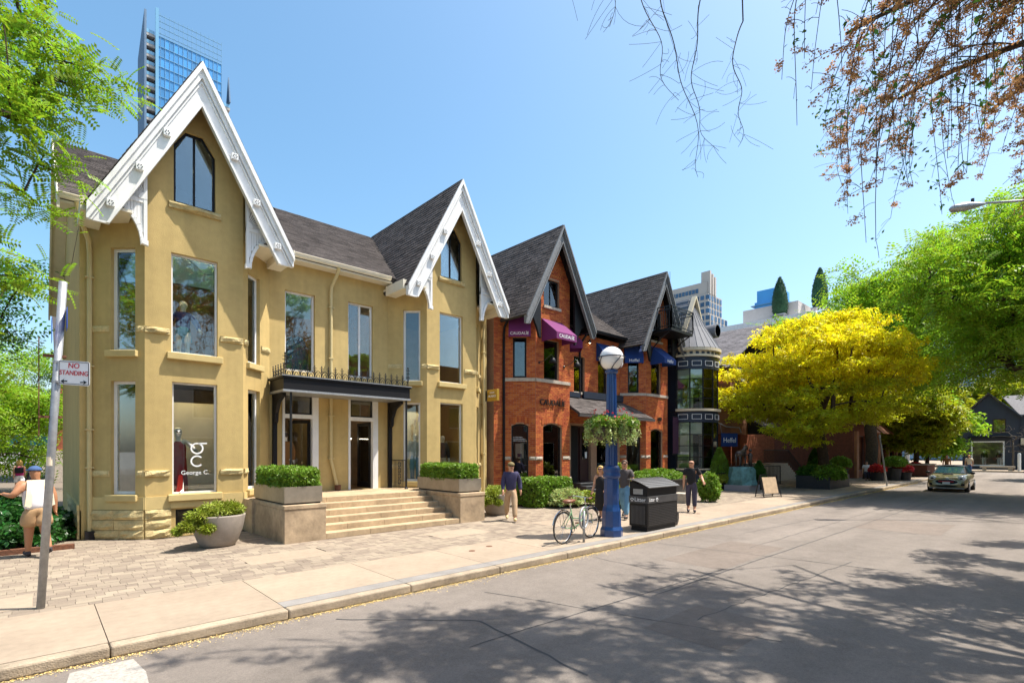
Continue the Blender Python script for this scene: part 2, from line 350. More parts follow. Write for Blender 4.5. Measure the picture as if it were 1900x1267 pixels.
# ------------------------------------------------------------ many alike pieces
UB = None
def unitbox():
    global UB
    if UB is None:
        b = MB(); b.box(-.5, .5, -.5, .5, -.5, .5); b.f.pop(4)   # the hidden back is left open
        UB = b
    return UB
CAMP = np.array((0, 0, 2.1)); FWD = np.array((.6805, .7328)); RGT = np.array((.7328, -.6805))
def seen(c, px=0):
    d = c[0]*FWD[0]+c[1]*FWD[1]; r = c[0]*RGT[0]+c[1]*RGT[1]
    if d < .3: return False
    x = r/d; y = (c[2]-2.1)/d
    return -1.02 < x < 1.02 and -.46 < y < .9
def pieces(name, mats, m, par, limit=300, field=None, tpl=None, bev=False):
    """mats: list of 4x4 (numpy) for unit pieces; nearest in view become single objects, the rest one field"""
    if not mats: return
    A_ = np.array(mats); c = A_[:, :3, 3]; vis = np.array([seen(q) for q in c])
    dist = np.linalg.norm(c-CAMP, axis=1)+np.where(vis, 0, 1e4); order = np.argsort(dist)
    single = [i for i in order[:limit] if vis[i]]; rest = np.array([i for i in order if i not in set(single)], int)
    t = tpl or unitbox(); tv = np.array(t.v)
    key = '_'+name+m.name; me = bpy.data.meshes.get(key)
    if me is None:
        me = bpy.data.meshes.new(key); me.from_pydata(t.v, [], t.f); me.materials.append(m)
    inv = Matrix.Translation(-LOC[par.name]) if par.name in LOC else Matrix()
    for i in single:
        o = bpy.data.objects.new(name, me); COL.objects.link(o); o.parent = par; o.matrix_parent_inverse = inv
        o.matrix_basis = Matrix([list(r) for r in A_[i]])
    if len(rest):
        V = np.einsum('nij,kj->nki', A_[rest][:, :3, :3], tv)+A_[rest][:, None, :3, 3]
        k = len(tv); fs = [tuple(x+k*i for x in f) for i in range(len(rest)) for f in t.f]
        me2 = bpy.data.meshes.new(name+'_field'); me2.from_pydata(V.reshape(-1, 3).tolist(), [], fs)
        o = obj(field or name+'_field', me2, m, par); o['kind'] = 'stuff'
def mt(cx, x, y, z):
    A_ = np.eye(4); A_[:3, 0] = x; A_[:3, 1] = y; A_[:3, 2] = z; A_[:3, 3] = cx; return A_
def span(poly, z):
    """s-interval of a convex polygon at height z"""
    xs = []
    n = len(poly)
    for i in range(n):
        (a, za), (b_, zb) = poly[i], poly[(i+1) % n]
        if (za-z)*(zb-z) < 0: xs.append(a+(b_-a)*(z-za)/(zb-za))
    return (min(xs), max(xs)) if len(xs) >= 2 else None
def bricks(fr, outer, holes, o=.008, bl=.225, bh=.078, z0=None, z1=None, gap=.012):
    out = []; za = min(p[1] for p in outer) if z0 is None else z0; zb = max(p[1] for p in outer) if z1 is None else z1
    n = int((zb-za)/bh)
    for k in range(n):
        z = za+(k+.5)*bh; sp = span(outer, z+1e-5)
        if not sp: continue
        iv = [sp]
        for h in holes:
            e = .02; cut = None
            for zz in (z-bh*.45, z, z+bh*.45):
                q = span(h, zz+1e-5)
                if q: cut = (min(cut[0], q[0]), max(cut[1], q[1])) if cut else q
            if cut:
                nv = []
                for a, b_ in iv:
                    if cut[1] <= a or cut[0] >= b_: nv.append((a, b_)); continue
                    if cut[0]-a > .02: nv.append((a, cut[0]))
                    if b_-cut[1] > .02: nv.append((cut[1], b_))
                iv = nv
        for a, b_ in iv:
            s_ = math.floor(a/bl)*bl-(bl/2 if k % 2 else 0)
            while s_ < b_:
                x0, x1 = max(s_, a), min(s_+bl, b_)
                if x1-x0 > .03:
                    d = .016+random.uniform(-.002, .003)
                    q = fr.pt((x0+x1)/2, o-.008+d/2-.004, z)
                    out.append(mt(q, (*(fr.t*(x1-x0-gap)), 0), (*(-fr.n*d), 0), (0, 0, bh-gap)))
                s_ += bl
    return out
def shingles(P0, U, V, poly, tw=.31, th=.155):
    """poly in (u, v) metres on the slope; tabs lie like scales, lower edge lifted"""
    P0 = np.array(P0, float); U = np.array(U, float); V = np.array(V, float); U /= np.linalg.norm(U); V /= np.linalg.norm(V); N = np.cross(U, V)
    if N[2] < 0: N = -N
    out = []; v0 = min(p[1] for p in poly); v1 = max(p[1] for p in poly); k = 0; v = v0
    while v < v1:
        sp = span(poly, v+th/2)
        if sp:
            s_ = math.floor(sp[0]/tw)*tw-(tw*.5 if k % 2 else 0)-random.uniform(0, .1)
            while s_ < sp[1]:
                wj = tw*random.choice((.7, 1, 1.3)); a, b_ = max(s_, sp[0]), min(s_+wj, sp[1])
                if b_-a > .04:
                    up = V*th*1.12-N*.016; up_l = up; c = P0+U*(a+b_)/2+V*(v+th/2)+N*(.012+random.uniform(0, .005))
                    out.append(mt(c, U*(b_-a-.006), N*-.012, up_l))
                s_ += wj
        v += th; k += 1
    return out
# ------------------------------------------------------------ text
def text(body, fr_or_m, size, m, par=None, name='lettering', extrude=.004, align='CENTER', sx=1.):
    cu = bpy.data.curves.new('tx', 'FONT'); cu.body = body; cu.size = size; cu.extrude = extrude; cu.align_x = align; cu.align_y = 'CENTER'; cu.resolution_u = 3
    t = bpy.data.objects.new('tx', cu); COL.objects.link(t); dg = bpy.context.evaluated_depsgraph_get()
    me = bpy.data.meshes.new_from_object(t.evaluated_get(dg)); bpy.data.objects.remove(t); bpy.data.curves.remove(cu)
    R = Matrix.Rotation(PI/2, 4, 'X'); me.transform(fr_or_m @ R @ Matrix.Scale(sx, 4, (1, 0, 0))); me.materials.clear()
    return obj(name, me, m, par)
# ------------------------------------------------------------ leaves
def rots(n, pitch=.6, up=None):
    yaw = RNG.uniform(0, 2*PI, n); pi_ = RNG.normal(0, pitch, n); ro = RNG.normal(0, .7, n)
    cy, sy, cp, sp, cr, sr = np.cos(yaw), np.sin(yaw), np.cos(pi_), np.sin(pi_), np.cos(ro), np.sin(ro)
    R = np.empty((n, 3, 3))
    R[:, 0, 0] = cy*cp; R[:, 0, 1] = cy*sp*sr-sy*cr; R[:, 0, 2] = cy*sp*cr+sy*sr
    R[:, 1, 0] = sy*cp; R[:, 1, 1] = sy*sp*sr+cy*cr; R[:, 1, 2] = sy*sp*cr-cy*sr
    R[:, 2, 0] = -sp; R[:, 2, 1] = cp*sr; R[:, 2, 2] = cp*cr
    return R
def tpl_leaf(): return np.array([(0, 0, 0), (.45, .22, .06), (1, 0, -.04), (.45, -.22, .06)]), [(0, 1, 2, 3)]
def tpl_star(n=5, w_=.13, droop=.25):
    v = []; f = []
    for i in range(n):
        a = (i-(n-1)/2)*(5.4/n); ca, sa = math.cos(a), math.sin(a)
        for x, y, z in ((.05, 0, 0), (.55, w_, .03), (1, 0, -droop), (.55, -w_, .03)): v.append((x*ca-y*sa, x*sa+y*ca, z))
        f.append((4*i, 4*i+1, 4*i+2, 4*i+3))
    return np.array(v), f
def tpl_frond(n=7):
    v = []; f = []
    for i in range(n):
        x = .12+.88*i/n; z = -.28*x*x
        for sg in (-1, 1):
            l = .21*(1-.35*abs(i/n-.45)); k = len(v)
            v += [(x, 0, z), (x+.075, sg*l*.5, z-.01), (x+.05, sg*l, z-.05), (x-.03, sg*l*.5, z-.01)]; f.append((k, k+1, k+2, k+3))
    return np.array(v), f
def scatter(name, m, par, cen, size, tpl, pitch=.6, R=None, kind=None):
    tv, tf = tpl; n = len(cen)
    if n == 0: return None
    R = rots(n, pitch) if R is None else R
    V = np.einsum('nij,kj->nki', R, tv)*np.asarray(size).reshape(-1, 1, 1)+np.asarray(cen)[:, None, :]
    k = len(tv); F = (np.array(tf)[None]+k*np.arange(n)[:, None, None]).reshape(-1, len(tf[0]))
    me = bpy.data.meshes.new(name); V = V.reshape(-1, 3); nf = len(F); q = F.shape[1]
    me.vertices.add(len(V)); me.vertices.foreach_set('co', V.ravel().astype(np.float32)); me.loops.add(nf*q); me.loops.foreach_set('vertex_index', F.ravel().astype(np.int32))
    me.polygons.add(nf); me.polygons.foreach_set('loop_start', np.arange(0, nf*q, q, dtype=np.int32)); me.update(calc_edges=True)
    o = obj(name, me, m, par)
    if kind: o['kind'] = kind
    return o
def shade_noise(p, f=1.):
    return np.sin(p[:, 0]*2.1*f+1.3)*np.sin(p[:, 1]*1.7*f+.4)*np.sin(p[:, 2]*2.6*f+2.2)
def tree(name, base, top, clumps, label, leafm, bark, tr=.22, tpl=None, size=.4, per=60, spread=(.7, .7, .35), pitch=.5, cat='tree', group=None, lean=None, seed=1, fork=.35, sag=.1, twig=.012, bare=0, expo=.5, seg=.4):
    """trunk from base to top, limbs grown to every clump centre, leaves round the clumps and along the outer limbs"""
    rs = np.random.default_rng(seed); base = np.array(base, float); top = np.array(top, float)
    t = thing(name, tuple(base), label, cat, group)
    nodes = []; parent = []; N0 = 7
    for i in range(N0):
        u = i/(N0-1); p = base+(top-base)*u+np.array((rs.normal(0, .05), rs.normal(0, .05), 0))*(u > 0)*(top[2]-base[2])*.12
        if lean is not None: p = p+np.array(lean)*math.sin(PI*u)
        nodes.append(p); parent.append(i-1)
    first = int(N0*fork); cl = np.array(clumps, float); order = np.argsort(np.linalg.norm(cl-top, axis=1)); tips = []
    for ci in order:
        c = cl[ci]; P = np.array(nodes[first:]); dd = np.linalg.norm(P-c, axis=1)+.8*np.maximum(0, P[:, 2]-c[2])
        j = int(np.argmin(dd))+first; a = nodes[j]; L_ = np.linalg.norm(c-a); k = max(3, int(L_/seg)); prev = j
        off = rs.normal(0, .06*L_, 3)
        for q in range(1, k+1):
            u = q/k; p = a+(c-a)*u+off*math.sin(PI*u)+np.array((0, 0, sag*L_*math.sin(PI*u)))
            nodes.append(p); parent.append(prev); prev = len(nodes)-1
        tips.append(prev)
    w_ = np.zeros(len(nodes))
    for tp in tips: w_[tp] += 1
    for i in range(len(nodes)-1, 0, -1): w_[parent[i]] += w_[i]
    rad = np.maximum(twig, tr*(np.maximum(w_, .6)/w_[0])**expo)
    for i in range(N0): rad[i] = max(rad[i], tr*(1-.35*i/(N0-1))) if i < first+1 else rad[i]
    rad[0] *= 1.35
    kids = {}
    for i in range(1, len(nodes)): kids.setdefault(parent[i], []).append(i)
    tb = MB(); lb = MB(); tb.tube(nodes[:N0], list(rad[:N0]), 10)
    done = set(range(N0))
    for i in range(N0, len(nodes)):
        if i in done: continue
        ch = [parent[i], i]; done.add(i)
        while True:
            nx = [q for q in kids.get(ch[-1], []) if q not in done and q == ch[-1]+1]
            if not nx: break
            ch.append(nx[0]); done.add(nx[0])
        r_ = [min(rad[ch[0]], rad[ch[1]]*1.15)]+[rad[q] for q in ch[1:]]
        lb.tube([nodes[q] for q in ch], r_, 6 if max(r_) > .05 else 4, cap=False)
    trunk = tb.build('trunk', bark, t, smooth=True)
    lb.build('limbs', bark, t, smooth=True)
    nl_ = len(cl)-bare; n = nl_*per; idx = np.repeat(np.arange(nl_), per); g = rs.normal(0, 1, (n, 3)); g = np.clip(g, -1.9, 1.9)
    cen = cl[idx]+g*np.array(spread); global RNG
    RNG = rs; scatter('crown', leafm, t, cen, size*rs.uniform(.65, 1.3, n), tpl or tpl_star(), pitch)
    return t, cl
def ellipsoid_clumps(c, r, n, seed, shell=.55, zmin=None, cut=None, mind=.0):
    rs = np.random.default_rng(seed); out = []
    while len(out) < n:
        p = rs.uniform(-1, 1, 3); d = np.linalg.norm(p)
        if d > 1 or d < shell*rs.uniform(0, 1): continue
        q = np.array(c)+p*np.array(r)*(1+.12*math.sin(7*p[0]+3*p[2]+seed))
        if zmin is not None and q[2] < zmin: continue
        if cut is not None and not cut(q): continue
        if mind and out and min(np.linalg.norm(np.array(out)-q, axis=1)) < mind and rs.uniform() < .85: continue
        out.append(q)
    return np.array(out)
M['patch'] = mat('asphalt_patch', (.19, .156, .131), .92, noise=(.5, .12, 6, .1, 170, .3), bump=(200, .6), spec=.25)
# ============================================================ the ground
def sheet(name, x0, x1, y0, y1, z, m, kind='structure', par=None):
    me = bpy.data.meshes.new(name); me.from_pydata([(x0, y0, z), (x1, y0, z), (x1, y1, z), (x0, y1, z)], [], [(0, 1, 2, 3)])
    o = obj(name, me, m, par); o['kind'] = kind; return o
sheet('ground', -900, 1500, -900, 1500, -.16, M['greystrip'])
road = sheet('road', -60, 74, -60, 120, -.13, M['asphalt'])
YK = 6.95
sw = MB(); sw.box(-40, 52, YK+.19, 90, -.128, -.014); sw = sw.build('sidewalk', M['paverbed']); sw['kind'] = 'structure'
s2 = MB(); s2.box(-40, 60, -40, -2.4, -.128, 0); s2 = s2.build('opposite_sidewalk', M['concrete']); s2['kind'] = 'structure'
s3 = MB(); s3.box(73, 140, -40, 60, -.128, 0); s3 = s3.build('far_pavement', M['concrete']); s3['kind'] = 'structure'
# kerb stones, concrete slabs, the grey granite strip
x = -5.0; k = 0
while x < 51.9:
    L_ = 1.86; x1 = min(x+L_, 52)
    b = MB(); b.box(x+.004, x1-.004, YK, YK+.18, -.128, .002); b.build('kerb_stone', M['kerbc'], sw, bevel=.022)
    b = MB(); yo = YK+.186
    if x > 2.3:
        b.box(x+.005, x1-.005, YK+.46, 9.05, -.013, .0); b.build('slab', M['concrete'], sw)
        g = MB(); g.box(x+.003, x1-.003, YK+.186, YK+.456, -.013, -.001); g.build('strip_stone', M['greystrip'], sw)
    else:
        b.box(x+.005, x1-.005, yo, 9.05, -.013, .0); b.build('slab', M['concrete'], sw)
    x = x1; k += 1
# pavers of mixed length in rows
hol = [(2.95, 4.35, 10.2, 10.95), (7.2, 8.6, 10.15, 10.95), (-1.2, -.1, 9.5, 10.2), (10.6, 12.0, 9.6, 10.5)]
pv = []
y = 9.06
while y < 15.6:
    rh = random.choice((.15, .15, .20)); x = -6-random.random()*.3
    while x < 46:
        if x > 26: wd = random.choice((.4, .5)); 
        else: wd = random.choice((.15, .21, .21, .29))
        inh = any(h[0] < x+wd/2 < h[1] and h[2] < y+rh/2 < h[3] for h in hol)
        if not inh and not (y > 14.4 and 1.95 < x < 4.0):
            dz = random.uniform(-.002, .0015)
            pv.append(mt((x+wd/2, y+rh/2, -.008+dz), (wd-.005, 0, 0), (0, rh-.005, 0), (0, 0, .014)))
        x += wd
    y += rh
ub = MB(); ub.box(-.5, .5, -.5, .5, -.5, .5); ub.f.pop(0)
pieces('paver', pv, M['paver'], sw, 300, 'paver_field', tpl=ub)
for h in hol:
    b = MB(); b.box(h[0]-.06, h[1]+.06, h[2]-.06, h[3]+.06, -.013, .001); b.build('service_slab', M['concrete'], sw)
# road markings, seams, fallen blossom along the gutter
def strip(name, pts, wd, z, m):
    v = []; f = []
    for i, p in enumerate(pts):
        a = Vector(pts[max(i-1, 0)]); c = Vector(pts[min(i+1, len(pts)-1)]); d = (c-a).normalized(); n = Vector((-d.y, d.x))*wd/2*random.uniform(.7, 1.3)
        v += [(p[0]+n.x, p[1]+n.y, z), (p[0]-n.x, p[1]-n.y, z)]
    f = [(2*i, 2*i+1, 2*i+3, 2*i+2) for i in range(len(pts)-1)]
    me = bpy.data.meshes.new(name); me.from_pydata(v, [], f); o = obj(name, me, m); o['kind'] = 'structure'; return o
def wob(a, c, n, amp): return [(a[0]+(c[0]-a[0])*i/n+random.uniform(-amp, amp), a[1]+(c[1]-a[1])*i/n+random.uniform(-amp, amp)) for i in range(n+1)]
strip('tar_seam', wob((2.9, 6.55), (4.2, 5.3), 8, .02)+wob((4.25, 5.2), (4.0, 3.2), 10, .02), .03, -.126, M['tar'])
strip('tar_seam', wob((7, 4.3), (40, 3.8), 60, .012), .022, -.126, M['tar'])
strip('tar_seam', wob((11, 6.7), (11.6, 2.2), 14, .02), .02, -.126, M['tar'])
strip('tar_seam', wob((3.6, 4.6), (9.5, 4.35), 20, .015), .022, -.126, M['tar'])
for (ax_, ay_, bx_, by_, n_) in ((5.2, 6.2, 6.4, 2.2, 16), (8.6, 6.8, 8.2, 3.0, 14), (14, 5.9, 19, 5.5, 18), (6.4, 3.3, 12, 2.9, 24), (16.5, 6.8, 17.2, 2.6, 14), (22, 6.8, 22.4, 1.5, 14), (12, 4.9, 24, 4.75, 30)): strip('tar_seam', wob((ax_, ay_), (bx_, by_), n_, .035), .014, -.1262, M['tar'])
for (x0, x1, y0, y1) in ((9.4, 12.6, 4.35, 5.6), (17.4, 20.2, 2.2, 4.2), (5.6, 7.0, 2.5, 3.6)): sheet('asphalt_patch', x0, x1, y0, y1, -.1275, M['patch'])
strip('road_marking', [(.5, 6.78), (.5, 6.3), (.49, 5.5), (.5, 4.6)], .5, -.125, M['paint_white'])
n = 26000; xs = RNG.uniform(-5, 45, n); ys = YK-.012-np.abs(RNG.exponential(.05, n))*(.6+.6*np.sin(xs*.9)**2)
scatter('fallen_blossom', M['debris'], None, np.c_[xs, ys, np.full(n, -.118)], RNG.uniform(.010, .028, n), tpl_leaf(), .25, kind='stuff')
bpy.data.objects['fallen_blossom']['label'] = 'yellow fallen blossom lying along the gutter by the kerb'; bpy.data.objects['fallen_blossom']['category'] = 'blossom'
b = MB()
for x, y in ((6.7, 8.45), (7.3, 8.6), (16.2, 8.3), (13.7, 10.2)): b.lathe(x, y, [(.07, .001), (.07, .006), (.0, .006)], 10)
b.build('valve_cover', M['rust'], sw)
# ============================================================ shared row-house geometry
YF, YC, ZT = 14.82, 15.77, 7.6
def bay_frames(cx): return Fr((cx-2.03, YC), (cx-1.07, YF)), Fr((cx-1.07, YF), (cx+1.07, YF)), Fr((cx+1.07, YF), (cx+2.03, YC))
SLOPE = 4.08/2.17
def roofz(cx, x, top=11.42): return top-abs(x-cx)*SLOPE
HEX = lambda: [(.58, 8.2), (1.49, 8.2), (1.49, 9.6), (1.21, 10.02), (.84, 10.02), (.58, 9.62)]
def gable_roof(cx, par, nm='gable_roof', sides=(-1,), limit=300, y0=14.24, y1=20.75):
    top, tip = 11.62, 7.50; hw = 2.19; z = lambda x: top-abs(x)*(top-tip)/hw
    b = MB()
    for s_ in (-1, 1):
        n = Vector((s_*SLOPE, 0, 1)).normalized()*.07
        q = [Vector((cx, y0, top)), Vector((cx, y1, top)), Vector((cx+s_*hw, y1, tip)), Vector((cx+s_*hw, y0, tip))]
        q = [p-Vector((0, 0, .09)) for p in q]
        b.prism(q if s_ > 0 else q[::-1], -n)
    o = b.build(nm, M['roofdeck'], par)
    sh = []
    L_ = math.hypot(hw, top-tip)
    for s_ in sides:
        d = Vector((-s_*hw, 0, top-tip)); sh += shingles((cx+s_*hw, y0-.02, tip-.075), (0, 1, 0), d, [(0, 0), (y1-y0, 0), (y1-y0, L_), (0, L_)])
    return o, sh
def bargeboards(cx, par, m, m2=None, y=14.24, rosette=None, wd=.50):
    """two raking boards, each with a stepped moulding and little pierced blocks"""
    top, tip, hw = 11.53, 7.42, 2.17; sl = (top-tip)/hw; v = wd*math.hypot(1, sl)
    for s_ in (-1, 1):
        def P(x, z, yy): return (cx+s_*x, yy, z)
        b = MB()
        for (a, c, y0, y1) in ((0, 1, y+.05, y+.12), (0, .36, y-.02, y+.052), (0, .17, y-.075, y-.018), (.9, 1.0, y-.012, y+.052), (.42, .47, y+.015, y+.051)):
            za, zc = v*a, v*c
            q = [P(0, top-za, y0), P(hw, tip-min(za, .30), y0), P(hw, max(tip-zc, tip-.33), y0)]
            x2 = hw-(max(zc-.33, 0)/sl); q.append(P(x2, top-zc-x2*sl, y0)); q.append(P(0, top-zc, y0))
            if a >= .4: q = [P(0, top-za, y0), P(hw-max(0, za-.33)/sl, top-za-(hw-max(0, za-.33)/sl)*sl, y0), P(hw-max(0, zc-.33)/sl, top-zc-(hw-max(0, zc-.33)/sl)*sl, y0), P(0, top-zc, y0)]
            b.prism(q if s_ > 0 else q[::-1], (0, y1-y0, 0))
        bb = b.build('bargeboard', m, par)
        if rosette:
            for t in (.33, .57, .81):
                x = hw*t; z = top-x*sl-v*.62; r_ = MB(); r_.box(cx+s_*x-.075, cx+s_*x+.075, y-.045, y+.05, z-.075, z+.075); r_.build('rosette', m, bb, bevel=.006)
                d = MB()
                for k in range(6):
                    a = k*PI/3; d.lathe(0, 0, [(.012, 0), (.012, .006)], 6); nv = 12
                    for i in range(len(d.v)-nv, len(d.v)): p = d.v[i]; d.v[i] = (cx+s_*x+p[0]+.042*math.cos(a), y-.046-p[2], z+p[1]+.042*math.sin(a))
                d.build('rosette_holes', M['dark'], bb)
def bracket(cx, s_, par, m, y=14.52, th=.07):
    """sunburst bracket between bay corner and bargeboard: fan, hub, rail, boarded spandrel with a curved foot"""
    X = lambda a: cx+s_*(1.06+a); zc = 7.93
    pr = lambda q, y0, y1, b: b.prism([(X(a), y0, z) for a, z in (q if s_ > 0 else q[::-1])], (0, y1-y0, 0))
    b = MB(); pr([(0, 6.92), (.07, 6.92), (.07, 9.0), (0, 9.12)], y-.02, y+th, b)                       # post
    pr([(0, zc-.09), (.80, zc-.09), (.74, zc), (0, zc)], y-.012, y+th, b)                               # rail
    arc = [(.86-.80*math.sin(t), 6.95+.86*math.cos(t)**1.0) for t in [PI/2*i/10 for i in range(11)]]    # concave curve
    arc = [(.07+.75*(1-math.cos(PI/2*(1-i/10)))*1.0, 7.84-.92*(1-math.sin(PI/2*(1-i/10)))) for i in range(11)]
    for i in range(10):
        (a0, z0), (a1, z1) = arc[i], arc[i+1]; pr([(a0, z0-.0), (a1, z1), (a1+.055, z1-.05), (a0+.055, z0-.06)][::-1], y-.03, y+th, b)
    pr([(-.02, 6.86), (.11, 6.9), (.11, 6.98), (-.02, 6.98)], y-.035, y+th, b)
    o = b.build('bracket', m, par)
    hb = MB(); hb.prism([(X(.0+.17*math.cos(t)), y-.025, zc+.17*math.sin(t)) for t in ([PI/2*i/8 for i in range(9)] if s_ > 0 else [PI/2*(8-i)/8 for i in range(9)])]+[(X(0), y-.025, zc)], (0, .06, 0)); hb.build('hub', m, o)
    f = MB(); nf = 11
    for i in range(nf):
        t0 = PI/2*(i+.12)/nf; t1 = PI/2*(i+.78)/nf
        def lim(t):
            # ray to the raking edge of the bargeboard
            c_, q_ = math.cos(t), math.sin(t); L_ = (9.0-zc)/(q_+c_*SLOPE*.95); return L_
        r0, r1 = lim(t0), lim(t1)
        pr([(.15*math.cos(t0), zc+.15*math.sin(t0)), (r0*math.cos(t0), zc+r0*math.sin(t0)), (r1*math.cos(t1), zc+r1*math.sin(t1)), (.15*math.cos(t1), zc+.15*math.sin(t1))], y, y+.03, f)
    f.build('sunburst_slats', m, o)
    p = MB(); pr([(.03, 8.95), (.60, 7.93), (.03, 7.93)][::-1], y+.04, y+.055, p); p.build('sunburst_backing', M['fan_back'], o)
    g = MB(); x = .07
    while x < .78:
        # boards of the spandrel, each ending on the curve
        zz = None
        for i in range(10):
            if arc[i+1][0] <= x+.03 <= arc[i][0]: u = (x+.03-arc[i][0])/(arc[i+1][0]-arc[i][0]+1e-9); zz = arc[i][1]+(arc[i+1][1]-arc[i][1])*u
        if zz and zz < zc-.1: pr([(x+.003, zz), (x+.058, zz), (x+.058, zc-.09), (x+.003, zc-.09)], y+.012, y+.05, g)
        x += .061
    g.build('spandrel_boards', m, o)
M['fan_back'] = mat('fan_backing', (.20, .19, .18), .9)
def rock(par, fr, s0, s1, z0, z1, pr=.05, m=None, name='stone_block'):
    """rock-faced stone: bulged, irregular front"""
    nx, nz = 4, 3; b = MB(); v = []
    for j in range(nz+1):
        for i in range(nx+1):
            e = (i in (0, nx)) or (j in (0, nz)); o = (pr*random.uniform(.35, .6) if e else pr*random.uniform(.6, 1.15))
            js = 0 if i in (0, nx) else random.uniform(-.2, .2)*(s1-s0)/nx; jz = 0 if j in (0, nz) else random.uniform(-.2, .2)*(z1-z0)/nz
            v.append(fr.pt(s0+(s1-s0)*i/nx+js, o, z0+(z1-z0)*j/nz+jz))
    f = [(j*(nx+1)+i, j*(nx+1)+i+1, (j+1)*(nx+1)+i+1, (j+1)*(nx+1)+i) for j in range(nz) for i in range(nx)]
    per = [i for i in range(nx+1)]+[j*(nx+1)+nx for j in range(1, nz+1)]+[nz*(nx+1)+i for i in range(nx-1, -1, -1)]+[j*(nx+1) for j in range(nz-1, 0, -1)]
    k = len(v)
    back = {}
    for q in per:
        j, i = divmod(q, nx+1); back[q] = len(v); v.append(fr.pt(s0+(s1-s0)*i/nx, -.03, z0+(z1-z0)*j/nz))
    for a, c in zip(per, per[1:]+per[:1]): f.append((c, a, back[a], back[c]))
    b.add(v, f); return b.build(name, m or M['sandstone'], par)
def downpipe(par, pts, m, r=.05, straps=()):
    b = MB()
    pts = [Vector(p) for p in pts]
    b.tube(pts, r, 8); o = b.build('downpipe', m, par, smooth=False)
    for p in straps: k = MB(); k.box(p[0]-.085, p[0]+.085, p[1]-.06, p[1]+.075, p[2]-.014, p[2]+.014); k.build('pipe_strap', m, o)
    return o
def gutter(par, a, c, m, dz=0):
    b = MB(); a = Vector(a); c = Vector(c); d = (c-a); n = Vector((d.y, -d.x, 0)).normalized()
    prof = [(0, 0), (.05, 0), (.10, .05), (.10, .085), (.13, .10), (.13, .12), (.11, .12), (.0, .125)]
    q = [a+n*o_+Vector((0, 0, z)) for o_, z in prof]; b.prism(q[::-1], d); return b.build('gutter', m, par)

# ============================================================ the yellow stucco house
H = thing('stucco_house', (6.9, YF, 0), 'yellow stucco house with two white gables, bay windows and black entrance canopy', 'house')
BX = (2.95, 10.86)
wall = MB(); Wn = []      # windows to add: (frame, polygon, kwargs)
def bayholes():
    L = [rect(.52, 1.12, 1.06, 3.76), rect(.52, 1.12, 4.48, 6.92)]
    Fm = [rect(.55, 1.53, 1.04, 3.79), rect(.53, 1.54, 4.50, 6.95), HEX(), rect(.62, 1.58, .04, .66)]
    R = [rect(.23, .83, 1.06, 3.76), rect(.23, .83, 4.48, 6.92)]
    return L, Fm, R
for bi, cx in enumerate(BX):
    fL, fM, fR = bay_frames(cx); hL, hM, hR = bayholes()
    zi, zo = roofz(cx, cx+1.07), roofz(cx, cx+2.03, 11.5)
    wallmesh(wall, fL, [(0, 0), (fL.L, 0), (fL.L, zi), (0, zo)], hL, .14)
    wallmesh(wall, fM, [(0, 0), (2.14, 0), (2.14, zi), (1.07, 11.42), (0, zi)], hM, .14)
    wallmesh(wall, fR, [(0, 0), (fR.L, 0), (fR.L, zo), (0, zi)], hR, .14)
    st = (.08, .16, .10, M['stucco_trim'])
    for j, h in enumerate(hL): Wn.append((fL, h, dict(sill=st, blind=(.0, .3)[j] if bi == 0 else 0, rec=.10)))
    for j, h in enumerate(hM[:2]): Wn.append((fM, h, dict(sill=(.10, .17, .12, M['stucco_trim']), fw=.045, blind=(0, .28)[j] if bi == 0 else 0, rec=.10)))
    Wn.append((fM, hM[2], dict(fm=M['black'], fw=.055, rec=.08, mull=[('v', 1.03, .05)], gm=M['mirrorglass'])))
    Wn.append((fM, hM[3], dict(fm=M['black'], fw=.05, rec=.05, gm=M['mirrorglass'])))
    for j, h in enumerate(hR): Wn.append((fR, h, dict(sill=st, blind=(.0, .3)[j] if bi == 0 else 0, rec=.10)))
# centre wall between the bays with two tall doorways and two windows over them, and the far ends
fC = Fr((BX[0]+2.03, YC), (BX[1]-2.03, YC)); x0 = BX[0]+2.03
dr = lambda a, c, z0, z1: rect(a-x0, c-x0, z0, z1)
hC = [dr(5.34, 6.42, .84, 3.86), dr(7.40, 8.45, .84, 3.86), dr(5.42, 6.32, 4.5, 6.9), dr(7.40, 8.28, 4.5, 6.94)]
wallmesh(wall, fC, [(0, 0), (fC.L, 0), (fC.L, 7.75), (0, 7.75)], hC, .14)
Wn.append((fC, hC[2], dict(fw=.06, blind=.3))); Wn.append((fC, hC[3], dict(fw=.06, mull=[('v', 7.84-x0, .06)])))
XL, XR = .74, 13.25
fE = Fr((XL, YC), (BX[0]-2.03, YC)); wallmesh(wall, fE, [(0, 0), (fE.L, 0), (fE.L, 7.75), (0, 7.75)])
fE2 = Fr((BX[1]+2.03, YC), (XR, YC)); wallmesh(wall, fE2, [(0, 0), (fE2.L, 0), (fE2.L, 7.75), (0, 7.75)])
fS = Fr((XL, 26.2), (XL, YC)); wallmesh(wall, fS, [(0, 0), (fS.L, 0), (fS.L, 7.7), (fS.L/2, 11.25), (0, 7.7)])
fS2 = Fr((XR, YC), (XR, 26.2)); wallmesh(wall, fS2, [(0, 0), (fS2.L, 0), (fS2.L, 7.7), (fS2.L/2, 11.25), (0, 7.7)])
wallmesh(wall, Fr((XR, 26.2), (XL, 26.2)), rect(0, XR-XL, 0, 7.7))
wall.build('wall', M['stucco'], H)
for fr, h, kw in Wn: window(H, fr, h, **kw)
k = MB(); k.fbox(bay_frames(BX[0])[1], .49, 1.56, -.1, .115, 8.03, 8.185); k.fbox(bay_frames(BX[1])[1], .49, 1.56, -.1, .115, 8.03, 8.185); 
